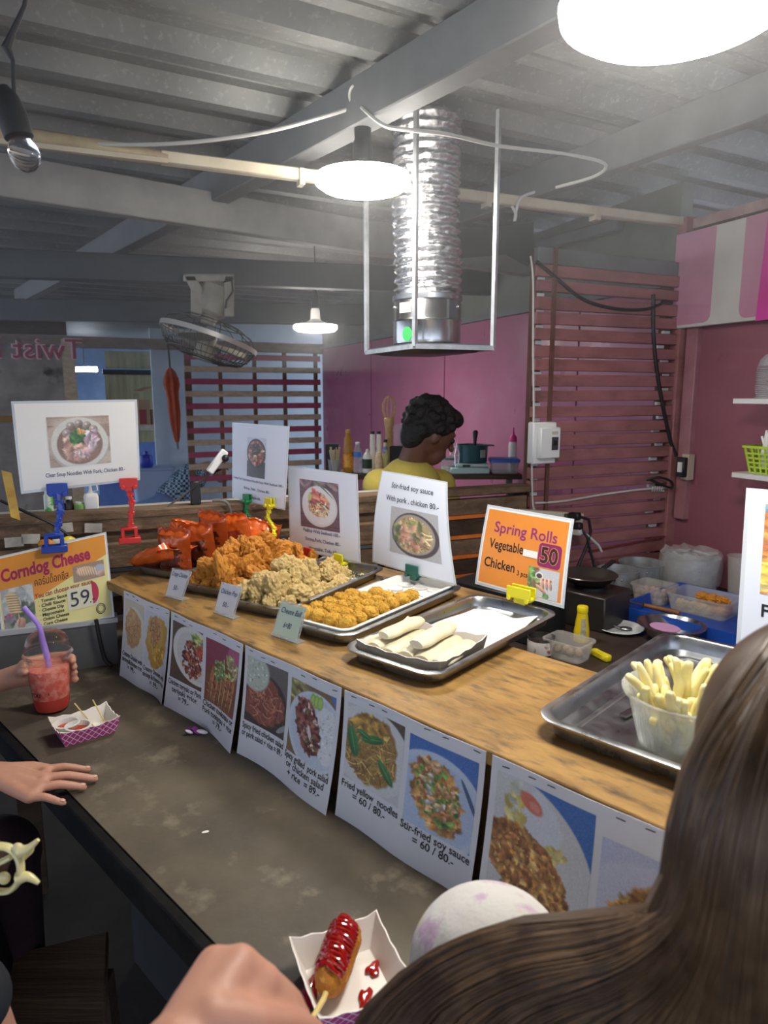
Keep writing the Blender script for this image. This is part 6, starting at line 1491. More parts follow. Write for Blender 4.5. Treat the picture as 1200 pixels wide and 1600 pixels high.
def puddle(label, x, y, rx, ry, seed):
    n = 40; rg = []
    for k, zz_ in ((1, .0), (.97, .002), (.7, .0038), (.3, .0042)):
        rg.append([Cf(x + math.cos(a) * rx * k * (1 + .25 * math.sin(3 * a + seed) + .15 * math.sin(5 * a + seed * 2)), y + math.sin(a) * ry * k * (1 + .25 * math.sin(3 * a + seed)), .0022 + zz_) for a in [2 * PI * j / n for j in range(n)]])
    solid('ketchup_puddle', MB().loft(rg), m_ket, label, 'ketchup', 'ketchup in the boat')
puddle('large ketchup puddle left of the corndog', -.03, .033, .024, .010, 1); puddle('small ketchup blob right of the corndog tip', .022, -.031, .012, .008, 2); puddle('smeared ketchup at the right wall of the corndog boat', -.02, -.032, .016, .007, 4)
# fallen petal and crumb
p = at(306, 1147, ZD)
t = thing('orchid_petal', 'fallen purple and white orchid bloom against the menu paper', 'flower', p)
for i in range(4):
    a = i * 1.3; mbp = MB(); mbp.sphere(p + V((-.006 + .008 * math.cos(a), .008 * math.sin(a), .005 + .003 * (i % 2))), (.010, .006, .003), eul(.5 * math.sin(i * 2), .6 * math.cos(i), a), 12, 6)
    part('petal', mbp, mat('purple_petal', '#6a1f7a', .5, col2='#8f3a9c', scale=80) if i < 3 else mat('white_petal', '#d8d0dc', .5), t)
part('petal', MB().sphere(p + V((.014, -.002, .006)), (.012, .007, .004), eul(0, .3, .2), 12, 6), mat('white_petal', '#d8d0dc', .5), t)
p = at(321, 1301, ZD)
solid('paper_scrap', MB().sphere(p + V((0, 0, .0013)), (.006, .003, .0013), rotz(.4), 10, 6), m_sach, 'tiny white scrap lying alone on the dark ledge', 'scrap')

# ================================================================== people
m_skin = mat('light_skin', '#c8967e', .5, col2='#bd8772', scale=9, sss=.15, bump=.05, bscale=120)
m_skin2 = mat('tanned_skin', '#6f4a3a', .5, col2='#614032', scale=9, sss=.1)
m_nail = mat('finger_nail', '#d8a596', .3)
def fing(mb, pts, r):
    pts = [V(p) for p in pts]
    for i in range(len(pts) - 1): mb.capsule(pts[i], pts[i + 1], r[i], r[i + 1], 12)
def ext_obj(name, me, m, root, label=None):
    shift_mesh(me, root.location); _setmats(me, m); o = link(name, me, root)
    if label: o['label'] = label
    return o
# -- person at the left: seated at the ledge, one hand flat on it, the other round the cup
pl = V((-1.12, 1.12, 0))
t = thing('person', 'person in blue at the left edge, hands on the ledge and round the cup', 'person', pl)
mb = MB()
Z = ZD
def hp(x, y, z): p = at(x, y, Z + z); return p
# flat hand
k = [hp(72, 1203, .024), hp(70, 1216, .027), hp(62, 1231, .025), hp(46, 1246, .021)]
wr_ = V((-.70, 1.115, Z + .034)); 
tips = [hp(138, 1203, .008), hp(149, 1217, .008), hp(131, 1230, .008), hp(99, 1255, .007)]
for kk, tp, r in zip(k, tips, (.0078, .0082, .0080, .0072)):
    m1 = kk.lerp(tp, .45) + V((0, 0, .006)); m2 = kk.lerp(tp, .75) + V((0, 0, .003))
    fing(mb, [kk, m1, m2, tp], [r * 1.12, r * 1.02, r * .95, r * .78]); 
for kk in k: mb.capsule(kk, wr_ + (kk - wr_) * .12, .0105, .0165, 12)
for a, b in zip(k, k[1:]): mb.capsule(a, b, .010, .010, 10)
mb.capsule(k[0].lerp(wr_, .5), k[3].lerp(wr_, .5), .0145, .0135, 12)
th0 = wr_.lerp(k[0], .3) + V((0, .008, -.004)); fing(mb, [th0, th0 + V((.035, .026, -.010)), th0 + V((.062, .03, -.017)), th0 + V((.078, .03, -.019))], [.014, .0115, .0105, .008])
el_ = V((-.98, 1.05, Z + .05)); sh_ = V((-1.08, .98, 1.16))
mb.capsule(wr_, wr_.lerp(el_, .4), .0235, .031, 16); mb.capsule(wr_.lerp(el_, .4), el_, .031, .036, 16); mb.capsule(el_, sh_, .038, .05, 16)
# cup hand
cp = at(82, 1108, ZD); cp.z = ZD
pal = cp + V((-.058, .014, .078)); wr2 = pal + V((-.075, -.004, -.022)); el2 = V((-1.10, 1.34, Z + .03)); sh2 = V((-1.14, 1.3, 1.16))
mb.sphere(pal + V((.004, .004, 0)), (.03, .02, .034), rotz(.5), 14, 10)
mb.capsule(pal, wr2, .026, .0225, 14); mb.capsule(wr2, wr2.lerp(el2, .5), .0235, .031, 16); mb.capsule(wr2.lerp(el2, .5), el2, .031, .036, 16); mb.capsule(el2, sh2, .038, .05, 16)
for i, dz in enumerate((.024, .006, -.012, -.028)):
    R0 = .049 + .001 * i; pts = []
    for a in (2.75, 2.1, 1.4, .75, .28 + .22 * i): pts.append(cp + V((math.cos(a) * R0, math.sin(a) * R0, .082 + dz)))
    fing(mb, pts, [.0105, .0098, .0092, .0088, .0072])
fing(mb, [pal + V((.0, -.02, .012)), cp + V((math.cos(3.75) * .052, math.sin(3.75) * .052, .1)), cp + V((math.cos(4.05) * .05, math.sin(4.05) * .05, .104))], [.013, .011, .0085])
# head and neck
hd = V((-1.1, 1.14, 1.42)); fw = V((1, -.05, -.1)).normalized()
mb.sphere(hd, (.085, .072, .105), None, 18, 14); mb.sphere(hd + V((.035, 0, -.055)), (.05, .05, .05), None, 14, 10); mb.capsule(hd + V((.088, 0, .0)), hd + V((.1, 0, -.022)), .008, .012, 8)
for s_ in (-1, 1): mb.sphere(hd + V((-.005, s_ * .074, -.005)), (.018, .008, .028), None, 10, 8)
mb.capsule(hd + V((-.015, 0, -.06)), V((-1.13, 1.14, 1.2)), .048, .056, 14); mb.sphere(V((-1.13, 1.14, 1.12)), (.1, .17, .1), None, 14, 10); mb.capsule(V((-1.14, 1.14, 1.1)), V((-1.15, 1.13, .62)), .115, .13, 16)
for s_ in (-1, 1):
    hip = V((-1.12, 1.13 + s_ * .09, .58)); kn = V((-.78, 1.12 + s_ * .11, .6)); ft = V((-.76, 1.1 + s_ * .11, .08))
    mb.capsule(hip, kn, .085, .062, 16); mb.capsule(kn, ft, .058, .038, 16); mb.capsule(ft + V((0, 0, -.03)), ft + V((.12, 0, -.045)), .036, .03, 12)
body = fused('person_body', mb, .0036, 2)
ext_obj('body', body, m_skin, t)
for tp, kk in zip(tips, k):
    d = (tp - kk).normalized(); part('nail', MB().sphere(tp - d * .001 + V((0, 0, .0058)), (.0052, .0042, .0016), Matrix((d, V((-d.y, d.x, 0)), V((0, 0, 1)))).transposed(), 10, 6), m_nail, t)
for s_ in (-1, 1): part('eye', MB().sphere(hd + V((.075, s_ * .03, .0)), .011, None, 10, 8), m_blackp, t)
part('mouth', MB().sphere(hd + V((.083, 0, -.06)), (.005, .02, .005), None, 10, 6), mat('lips', '#a85c54', .4), t)
mb = MB(); mb.sphere(hd + V((-.018, 0, .025)), (.095, .084, .1), None, 20, 14); mb.sphere(hd + V((-.06, 0, -.05)), (.06, .075, .09), None, 14, 10)
hm = fused('person_hair', mb, .006, 2); ext_obj('hair', hm, mat('dark_brown_hair', '#2a1d16', .5, col2='#3a2a20', scale=30, stretch=(6, 6, .8)), t)
mb = MB(); mb.sphere(V((-1.13, 1.14, 1.12)), (.112, .185, .112), None, 16, 12); mb.capsule(V((-1.14, 1.14, 1.1)), V((-1.15, 1.13, .62)), .128, .145, 18)
for a, b in ((el_, sh_), (el2, sh2)): mb.capsule(a.lerp(b, .45), b, .056, .062, 14)
ext_obj('blue_top', fused('person_top', mb, .006, 3), mat('blue_cloth', '#1c4a94', .8, col2='#173f80', scale=12, bump=.2, bscale=60), t)
mb = MB()
for s_ in (-1, 1):
    hip = V((-1.12, 1.13 + s_ * .09, .58)); kn = V((-.76, 1.12 + s_ * .11, .6)); ft = V((-.75, 1.1 + s_ * .11, .12)); mb.capsule(hip, kn, .098, .078, 18); mb.capsule(kn, ft, .074, .058, 18)
mb.sphere(V((-1.14, 1.13, .58)), (.14, .17, .12), None, 14, 10)
ext_obj('trousers', fused('person_trousers', mb, .007, 3), mat('maroon_cloth', '#37222a', .85, col2='#2c1b22', scale=10, bump=.2, bscale=50), t)
st = thing('wooden_stool', 'dark wooden stool under the person in blue at the left edge', 'stool', V((-1.14, 1.12, 0)))
part('seat', MB().box(V((-1.14, 1.12, .445)), (.34, .34, .03)), m_dkwood, st, bevel=.004)
for sx_ in (-1, 1):
    for sy_ in (-1, 1): part('leg', MB().beam(V((-1.14 + sx_ * .13, 1.12 + sy_ * .13, .43)), V((-1.14 + sx_ * .16, 1.12 + sy_ * .16, 0)), .035, .035), m_dkwood, st)

# -- cook behind the partition
YC = 2.66
hc = atY(672, 678, YC)
t = thing('person', 'cook in a yellow shirt bending over behind the plank partition', 'person', V((hc.x - .05, YC + .02, 0)))
fwd = V((.86, .30, -.42)).normalized(); rt = fwd.cross(V((0, 0, 1))).normalized(); upp = rt.cross(fwd)
Mh = Matrix((fwd, -rt, upp)).transposed()          # x forward, y left, z up
def hl_(x, y, z): return hc + Mh @ V((x, y, z))
nb = atY(640, 722, YC + .01)
mb = MB(); mb.sphere(hl_(0, 0, .01), (.092, .073, .10), Mh, 20, 14); mb.sphere(hl_(.045, 0, -.055), (.045, .048, .055), Mh, 14, 10); mb.capsule(hl_(.088, 0, .012), hl_(.108, 0, -.018), .008, .013, 10); mb.sphere(hl_(.07, 0, .03), (.025, .055, .015), Mh, 12, 8)
mb.sphere(hl_(.085, 0, -.055), (.014, .024, .012), Mh, 10, 8)
for s_ in (-1, 1): mb.sphere(hl_(-.005, s_ * .074, -.01), (.019, .009, .03), Mh, 12, 8)
mb.capsule(hl_(-.03, 0, -.05), nb + V((0, 0, -.03)), .05, .058, 16)
mb.capsule(nb + V((.0, .0, -.1)), nb + V((-.06, .0, -.62)), .11, .13, 18)
shl, shr = nb + V((-.115, -.06, -.085)), nb + V((.12, .07, -.10))
mb.capsule(shl, shr, .055, .055, 14)
ell, elr = shl + V((.02, .02, -.27)), shr + V((.10, .05, -.25)); hdl, hdr = ell + V((.2, .08, -.02)), elr + V((.14, .05, .02))
for s_, e_, h_ in ((shl, ell, hdl), (shr, elr, hdr)): mb.capsule(s_, e_, .05, .038, 14); mb.capsule(e_, h_, .037, .025, 14); mb.sphere(h_ + (h_ - e_).normalized() * .05, (.045, .025, .035), None, 12, 8); [fing(mb, [h_ + (h_ - e_).normalized() * .08 + V((0, .02 - .013 * q, .01)), h_ + (h_ - e_).normalized() * .12 + V((0, .02 - .013 * q, -.005)), h_ + (h_ - e_).normalized() * .13 + V((0, .02 - .013 * q, -.03))], [.0095, .009, .007]) for q in range(4)]; fing(mb, [h_ + V((.02, .03, .01)), h_ + (h_ - e_).normalized() * .08 + V((0, .045, .0)), h_ + (h_ - e_).normalized() * .1 + V((0, .04, -.02))], [.012, .01, .008])
hips = nb + V((-.06, 0, -.62))
for s_ in (-1, 1): mb.capsule(hips + V((s_ * .07, 0, -.02)), V((hips.x + s_ * .09, hips.y, .05)), .085, .05, 16); mb.capsule(V((hips.x + s_ * .09, hips.y, .04)), V((hips.x + s_ * .09 + .1, hips.y + .06, .035)), .036, .03, 12)
ext_obj('body', fused('cook_body', mb, .0055, 3), m_skin2, t)
for s_ in (-1, 1): part('eye', MB().sphere(hl_(.083, s_ * .03, .008), .011, None, 10, 8), m_blackp, t)
mb = MB(); mb.sphere(hl_(-.022, 0, .038), (.098, .088, .093), Mh, 24, 16); mb.sphere(hl_(-.062, 0, -.015), (.05, .07, .075), Mh, 16, 12); mb.sphere(hl_(.045, 0, .088), (.06, .07, .04), Mh, 14, 10)
random.seed(12)
for i in range(130):
    d = V((random.gauss(0, 1), random.gauss(0, 1), random.gauss(.5, 1))).normalized()
    if d.x > .75 and d.z < .5: continue
    if d.z < -.35 and d.x > -.3: continue
    mb.sphere(hl_(-.022 + d.x * .1, d.y * .09, .036 + d.z * .095), random.uniform(.012, .02), None, 8, 6)
ext_obj('hair', fused('cook_hair', mb, .0055, 1), mat('curly_black_hair', '#161312', .55, col2='#221d1a', scale=60, bump=.8, bscale=110), t)
mb = MB(); mb.capsule(nb + V((0, 0, -.10)), nb + V((-.06, 0, -.64)), .125, .145, 20); mb.capsule(shl, shr, .068, .068, 16); mb.capsule(nb + V((0, 0, -.045)), nb + V((0, 0, -.12)), .068, .1, 16)
for s_, e_ in ((shl, ell), (shr, elr)): mb.capsule(s_, s_.lerp(e_, .6), .066, .058, 14)
ext_obj('yellow_shirt', fused('cook_shirt', mb, .0065, 4), mat('yellow_cloth', '#c9b65a', .85, col2='#bba84e', scale=7, bump=.25, bscale=30), t)
mb = MB()
for s_ in (-1, 1): mb.capsule(hips + V((s_ * .07, 0, -.0)), V((hips.x + s_ * .09, hips.y, .12)), .1, .07, 16)
ext_obj('trousers', fused('cook_trousers', mb, .01, 3), mat('dark_cloth', '#22242a', .85), t)

# -- person in plaid, partly seen through the opening
pb = RF(-1.3, 4.8, 0)
pp = lambda x, y, b=4.8: atB(x, y, b)
t = thing('person', 'leaning person in a blue plaid shirt and jeans beyond the opening', 'person', pb)
mb = MB()
hip_, sho = pp(262, 782), pp(300, 745)
mb.capsule(hip_, sho, .13, .13, 16); mb.capsule(sho, pp(325, 728), .12, .05, 14); hd3 = pp(345, 738); mb.sphere(hd3, (.075, .085, .105), None, 16, 12); mb.sphere(hd3 + V((.04, -.04, -.05)), (.045, .045, .045), None, 12, 8); mb.capsule(hd3 + V((.05, -.06, 0)), hd3 + V((.06, -.07, -.02)), .008, .012, 8)
mb.capsule(sho + V((.05, -.1, 0)), pp(300, 800) + V((0, -.1, 0)), .05, .04, 12); mb.capsule(pp(300, 800) + V((0, -.1, 0)), pp(340, 830) + V((0, -.1, 0)), .04, .03, 12)
for q in range(4): fing(mb, [pp(345, 832) + V((0, -.1, .02 - .013 * q)), pp(358, 838) + V((0, -.1, .02 - .013 * q)), pp(364, 848) + V((0, -.1, .02 - .013 * q))], [.01, .009, .007])
mb.sphere(pp(346, 832) + V((0, -.1, 0)), (.045, .02, .04), None, 12, 8); fing(mb, [pp(346, 832) + V((0, -.1, .03)), pp(352, 826) + V((0, -.12, .03)), pp(360, 830) + V((0, -.12, .03))], [.012, .01, .008])
kn3 = pp(238, 792); kn3b = pp(225, 800)
for kq, dy in ((kn3, -.1), (kn3b, .08)): mb.capsule(hip_ + V((0, dy, -.02)), kq + V((-.1, dy, -.02)), .09, .065, 14); mb.capsule(kq + V((-.1, dy, -.02)), V((kq.x - .12, kq.y + dy, .06)), .06, .04, 14); mb.capsule(V((kq.x - .12, kq.y + dy, .04)), V((kq.x - .22, kq.y + dy, .035)), .035, .03, 10)
ext_obj('body', fused('leaner_body', mb, .009, 3), m_skin, t)
mb = MB(); mb.capsule(hip_.lerp(sho, .12), sho, .145, .145, 18); mb.capsule(sho + V((.05, -.1, 0)), pp(300, 800) + V((0, -.1, 0)), .064, .052, 12)
def plaid():
    m = mat('plaid_cloth', '#5c7899', .8); nt = m.node_tree; N = nt.nodes; L = nt.links; tc = N.new('ShaderNodeTexCoord'); ck = N.new('ShaderNodeTexChecker'); ck.inputs['Scale'].default_value = 42; ck.inputs['Color1'].default_value = lin('#2c3f5c') + [1]; ck.inputs['Color2'].default_value = lin('#9fb8cc') + [1]; L.new(tc.outputs['Object'], ck.inputs['Vector']); L.new(ck.outputs['Color'], N['Principled BSDF'].inputs['Base Color']); return m
ext_obj('plaid_shirt', fused('leaner_shirt', mb, .009, 3), plaid(), t)
mb = MB()
for kq, dy in ((kn3, -.1), (kn3b, .08)): mb.capsule(hip_ + V((0, dy, -.02)), kq + V((-.1, dy, -.02)), .108, .082, 16); mb.capsule(kq + V((-.1, dy, -.02)), V((kq.x - .12, kq.y + dy, .1)), .08, .06, 16)
mb.sphere(hip_, (.14, .16, .12), None, 14, 10)
ext_obj('jeans', fused('leaner_jeans', mb, .01, 3), mat('denim', '#7287b4', .85, col2='#6076a4', scale=9, bump=.3, bscale=40), t)
mb = MB(); mb.sphere(hd3 + V((-.01, .01, .03)), (.085, .095, .095), None, 16, 12); ext_obj('hair', fused('leaner_hair', mb, .01, 2), mat('curly_black_hair', '#161312'), t)

# -- hand reaching in at the bottom
t = thing('person', 'person at the bottom edge, bare hand closing on the corndog stick', 'person', V((-.12, .18, .0)))
mb = MB()
def dp(x, y, d): r = _ray(x, y); return V((0, 0, CAMZ)) + r * d
kn_ = [dp(335, 1507, .50), dp(375, 1505, .50), dp(412, 1535, .505), dp(432, 1570, .51)]
wr3 = dp(270, 1660, .44)
for kk in kn_: mb.capsule(kk, wr3 + (kk - wr3) * .2, .0135, .022, 14)
for a, b in zip(kn_, kn_[1:]): mb.capsule(a, b, .0125, .012, 12)
stk = axp(-.75) + upv * .026
for i, kk in enumerate(kn_):
    k2 = dp((395, 432, 455, 468)[i], (1548, 1545, 1568, 1596)[i], .535); k3 = dp((410, 440, 458, 470)[i], (1590, 1590, 1605, 1625)[i], .56); k4 = dp((385, 415, 435, 450)[i], (1605, 1610, 1625, 1640)[i], .56)
    fing(mb, [kk, k2, k3, k4], [.0125, .0108, .0098, .008])
th3 = dp(330, 1590, .46); fing(mb, [th3, dp(400, 1600, .47), dp(455, 1605, .50), dp(490, 1612, .52)], [.017, .014, .0125, .0095])
el3 = V((-.22, .12, .95)); mb.capsule(wr3, wr3.lerp(el3, .5), .027, .034, 16); mb.capsule(wr3.lerp(el3, .5), el3, .034, .04, 16)
ext_obj('hand', fused('near_hand', mb, .0035, 4), m_skin, t)
mb = MB(); mb.capsule(wr3.lerp(el3, .75), el3 + (el3 - wr3) * .3, .05, .055, 16)
ext_obj('sleeve', fused('near_sleeve', mb, .006, 2), mat('dark_sleeve', '#231a20', .85), t)

# -- child with long brown hair in front, right
hc = dp(1285, 1220, .50)
t = thing('person', 'person with long brown hair and white floral top in the right foreground', 'person', V((hc.x, hc.y + .03, 0)))
fw_ = V((.2, .97, -.1)).normalized(); rt_ = fw_.cross(V((0, 0, 1))).normalized(); u_ = rt_.cross(fw_); Mc = Matrix((fw_, -rt_, u_)).transposed()
def cl3(x, y, z): return hc + Mc @ V((x, y, z))
shL = dp(768, 1510, .62); nk = V((hc.x - .01, hc.y + .04, hc.z - .14)); shR = nk * 2 - shL; shR.z = shL.z
chest = (shL + shR) / 2
mb = MB(); mb.sphere(hc, (.09, .075, .105), Mc, 18, 14); mb.sphere(cl3(.045, 0, -.055), (.045, .045, .05), Mc, 14, 10); mb.capsule(cl3(.088, 0, 0), cl3(.1, 0, -.02), .007, .011, 8); mb.sphere(cl3(.078, 0, -.06), (.01, .02, .009), Mc, 10, 8)
for s_ in (-1, 1): mb.sphere(cl3(0, s_ * .075, -.005), (.018, .008, .026), Mc, 10, 8)
mb.capsule(hc + V((0, 0, -.07)), chest + V((0, 0, -.01)), .042, .06, 14); mb.capsule(shL - V((0, 0, .03)), shR - V((0, 0, .03)), .038, .038, 14); mb.capsule(chest + V((0, 0, -.06)), chest + V((0, -.01, -.42)), .1, .11, 18)
for s_ in (-1, 1): mb.capsule(chest + rt_ * (s_ * .06) + V((0, 0, -.44)), V((chest.x + s_ * .07, chest.y, .06)), .07, .04, 14); mb.capsule(V((chest.x + s_ * .07, chest.y, .04)), V((chest.x + s_ * .07 - .03, chest.y + .1, .035)), .034, .028, 10)
for sh4 in (shL, shR):
    e4 = sh4 + V((.0, .04, -.24)); h4 = e4 + fw_ * .16 + V((0, 0, -.02)); mb.capsule(sh4, e4, .042, .032, 14); mb.capsule(e4, h4, .031, .021, 14); mb.sphere(h4 + fw_ * .03, (.035, .025, .016), Mc, 12, 8)
    for q in range(4): fing(mb, [h4 + fw_ * .055 + rt_ * (.018 - .012 * q), h4 + fw_ * .085 + rt_ * (.018 - .012 * q) + V((0, 0, -.006)), h4 + fw_ * .1 + rt_ * (.018 - .012 * q) + V((0, 0, -.018))], [.008, .0075, .006])
    fing(mb, [h4 + fw_ * .015 - rt_ * .02, h4 + fw_ * .04 - rt_ * .036, h4 + fw_ * .06 - rt_ * .038], [.009, .008, .0065])
ext_obj('body', fused('child_body', mb, .0055, 3), m_skin, t)
for s_ in (-1, 1): part('eye', MB().sphere(cl3(.08, s_ * .03, 0), .011, None, 10, 8), m_blackp, t)
mb = MB(); mb.capsule(shL - V((0, 0, .035)), shR - V((0, 0, .035)), .05, .05, 18); mb.capsule(chest + V((0, 0, -.06)), chest + V((0, -.01, -.44)), .115, .135, 20); mb.sphere(shL + V((.0, .01, -.01)), (.075, .07, .072), None, 18, 12); mb.sphere(shR + V((0, .01, -.01)), (.075, .07, .072), None, 18, 12)
for sh4 in (shL, shR): mb.capsule(sh4, sh4 + V((0, .025, -.15)), .066, .058, 16)
ext_obj('floral_blouse', fused('child_blouse', mb, .0055, 4), mat('floral_cloth', '#c6c4c0', .85, col2='#b79fb4', scale=30, lo=.54, hi=.62, col3='#c9c48c', scale3=24, lo3=.6, hi3=.66, bump=.3, bscale=30), t)
mb = MB()
for s_ in (-1, 1): mb.capsule(chest + rt_ * (s_ * .06) + V((0, 0, -.42)), V((chest.x + s_ * .07, chest.y, .3)), .085, .075, 14)
ext_obj('shorts', fused('child_shorts', mb, .008, 3), mat('denim_dark', '#2c3550', .85), t)
# hair: cap, then locks combed from the crown over the back and left shoulder
m_hair = mat('brown_hair', '#4c3826', .4, col2='#382a1e', scale=9, col3='#5c4530', scale3=14, lo3=.55, hi3=.75)
mb = MB(); mb.sphere(cl3(-.015, 0, .02), (.1, .09, .105), Mc, 22, 16); mb.sphere(cl3(-.06, 0, -.06), (.06, .082, .1), Mc, 18, 12)
hair = ext_obj('hair', fused('child_hair', mb, .006, 3), m_hair, t)
random.seed(33)
def cr(P, n=7):
    out = []
    for i in range(len(P) - 1):
        p0, p1, p2, p3 = P[max(i - 1, 0)], P[i], P[i + 1], P[min(i + 2, len(P) - 1)]
        for k in range(n):
            s_ = k / n; out.append(.5 * ((2 * p1) + (p2 - p0) * s_ + (2 * p0 - 5 * p1 + 4 * p2 - p3) * s_ ** 2 + (3 * p1 - 3 * p2 + p3 - p0) * s_ ** 3))
    out.append(P[-1]); return out
mb = MB(); mb2 = MB()
G = [  # guide curves (pixel x, pixel y, distance): from the crown down the back, fanning to the left shoulder
    [(1215, 985, .47), (1140, 1095, .445), (1082, 1205, .44), (1052, 1330, .44), (1036, 1420, .455), (975, 1432, .49), (890, 1440, .52), (785, 1450, .545), (690, 1484, .555), (620, 1532, .56), (562, 1592, .56), (525, 1670, .56)],
    [(1225, 1030, .45), (1150, 1140, .42), (1105, 1220, .415), (1080, 1300, .415), (1055, 1430, .425), (950, 1500, .47), (800, 1530, .51), (690, 1590, .53), (640, 1680, .53)],
    [(1240, 1040, .43), (1165, 1180, .40), (1100, 1330, .395), (1075, 1460, .405), (980, 1560, .44), (860, 1610, .47), (790, 1700, .48)],
    [(1220, 1050, .41), (1165, 1200, .385), (1130, 1350, .38), (1105, 1490, .39), (1050, 1600, .41), (980, 1720, .42)],
    [(1250, 1060, .40), (1200, 1220, .375), (1170, 1380, .37), (1150, 1530, .375), (1130, 1720, .385)],
    [(1300, 1070, .395), (1260, 1240, .37), (1240, 1400, .365), (1230, 1550, .37), (1225, 1720, .38)],
    [(1350, 1080, .40), (1330, 1250, .38), (1320, 1400, .38), (1315, 1560, .38), (1310, 1720, .39)]]
G3d = []
for g in G:
    P = cr([dp(*q) for q in g], 7)
    m_ = 44; L_ = [0]
    for a, b in zip(P, P[1:]): L_.append(L_[-1] + (b - a).length)
    out = []
    for k in range(m_):
        s_ = L_[-1] * k / (m_ - 1); j = max(i for i in range(len(L_)) if L_[i] <= s_ + 1e-9); j = min(j, len(P) - 2)
        f_ = (s_ - L_[j]) / max(1e-9, L_[j + 1] - L_[j]); out.append(P[j].lerp(P[j + 1], min(1, f_)))
    G3d.append(out)
def lockpath(s_, depth):
    x = s_ * (len(G3d) - 1); i = min(int(x), len(G3d) - 2); f_ = x - i
    ph = random.uniform(0, 6); am = random.uniform(.0004, .0018); out = []
    for k in range(44):
        p = G3d[i][k].lerp(G3d[i + 1][k], f_); vd = (p - V((0, 0, CAMZ))).normalized()
        out.append(p + vd * depth + V((math.sin(ph + k * .12) * am, 0, math.cos(ph * 1.7 + k * .13) * am)))
    return out
for i in range(420):
    pts = lockpath(min(1, max(0, (i + random.random()) / 420)), random.uniform(.004, .009)); r = random.uniform(.0026, .0042)
    mb.tube(pts, [r * (.5 if k == 0 else 1 if k < 30 else 1 - .7 * (k - 30) / 14) for k in range(44)], 7)
for i in range(90):
    pts = lockpath(random.random(), random.uniform(.014, .03)); r = .009
    mb.tube(pts[::3], [r * (.6 if k == 0 else 1 if k < 10 else .7) for k in range(len(pts[::3]))], 5)
for i in range(2600):
    pts = lockpath(min(1, random.random() ** 1.2), random.uniform(-.002, .005)); r = random.uniform(.0004, .0008)
    mb2.tube(pts[::2] + [pts[-1]], r, 4)
# hair falling round the back and sides of the head
def sidepath(az, depth, ln):
    bk = -fw_; bk = V((bk.x, bk.y, 0)).normalized(); sd = V((-bk.y, bk.x, 0)); dr = bk * math.cos(az) + sd * math.sin(az)
    ph = random.uniform(0, 6); out = []
    for k in range(26):
        s_ = k / 25
        if s_ < .42:
            a = (s_ / .42) * (PI / 2 + .25); rr = (.104 + depth) * math.sin(a); zz = .02 + (.108 + depth) * math.cos(a)
        else:
            q = (s_ - .42) / .58; rr = (.104 + depth) * math.sin(PI / 2 + .25) + .012 * math.sin(q * 3); zz = .02 + (.108 + depth) * math.cos(PI / 2 + .25) - q * ln
        out.append(hc + dr * rr + V((.003 * math.sin(ph + s_ * 5), .003 * math.cos(ph + s_ * 4), zz)))
    return out
for i in range(260):
    pts = sidepath(-.5 + 2.4 * (i + random.random()) / 260, random.uniform(-.008, .004), random.uniform(.26, .32)); r = random.uniform(.003, .0048)
    mb.tube(pts, [r * (.5 if k == 0 else 1 if k < 19 else 1 - .7 * (k - 19) / 7) for k in range(26)], 6)
for i in range(700):
    mb2.tube(sidepath(random.uniform(-.5, 1.95), random.uniform(.0, .008), random.uniform(.24, .34)), random.uniform(.0004, .0008), 4)
me = mb.mesh('hair_locks', V(t.location), sharp=180); _setmats(me, m_hair); o = link('hair_locks', me, t); o['kind'] = 'stuff'
me = mb2.mesh('hair_strands', V(t.location), sharp=180); _setmats(me, mat('brown_strand', '#6b5239', .35, col2='#402f20', scale=30)); o = link('hair_strands', me, t); o['kind'] = 'stuff'

# -- small child at the lower left, only the hair clip reaches into view
hq = dp(-215, 1345, .80)
t = thing('person', 'dark haired person at the lower left edge wearing the cream claw clip', 'person', V((hq.x, hq.y, 0)))
mb = MB(); mb.sphere(hq, (.08, .09, .1), None, 16, 12); mb.sphere(hq + V((-.0, .05, -.05)), (.045, .045, .045), None, 12, 8); mb.capsule(hq + V((0, .088, 0)), hq + V((0, .1, -.02)), .007, .01, 8); mb.capsule(hq + V((0, 0, -.07)), hq + V((0, 0, -.17)), .04, .05, 12); mb.capsule(hq + V((0, 0, -.22)), hq + V((0, 0, -.5)), .09, .1, 16); mb.capsule(hq + V((-.1, 0, -.19)), hq + V((.1, 0, -.19)), .04, .04, 12)
for s_ in (-1, 1): mb.capsule(hq + V((s_ * .05, 0, -.5)), V((hq.x + s_ * .06, hq.y, .05)), .06, .04, 12); mb.capsule(hq + V((s_ * .11, 0, -.2)), hq + V((s_ * .12, .05, -.4)), .036, .026, 12)
ext_obj('body', fused('small_body', mb, .008, 3), m_skin, t)
mb = MB(); mb.capsule(hq + V((0, 0, -.2)), hq + V((0, 0, -.5)), .105, .12, 16); mb.capsule(hq + V((-.1, 0, -.19)), hq + V((.1, 0, -.19)), .052, .052, 12)
ext_obj('dark_top', fused('small_top', mb, .009, 3), mat('dark_cloth', '#22242a'), t)
mb = MB(); mb.sphere(hq + V((0, -.015, .02)), (.09, .095, .1), None, 18, 12); mb.capsule(hq + V((.04, 0, 0)), dp(-30, 1352, .768), .06, .030, 16)
ext_obj('hair', fused('small_hair', mb, .007, 2), mat('dark_brown_hair', '#2a1d16'), t)
m_clip = mat('cream_clip', '#d9cc8c', .3, col2='#e4dba8', scale=20, sss=.2, coat=.4)
dd = .74
t = thing('claw_clip', 'cream yellow plastic hair claw clip with pointed teeth', 'hair clip', dp(10, 1390, dd))
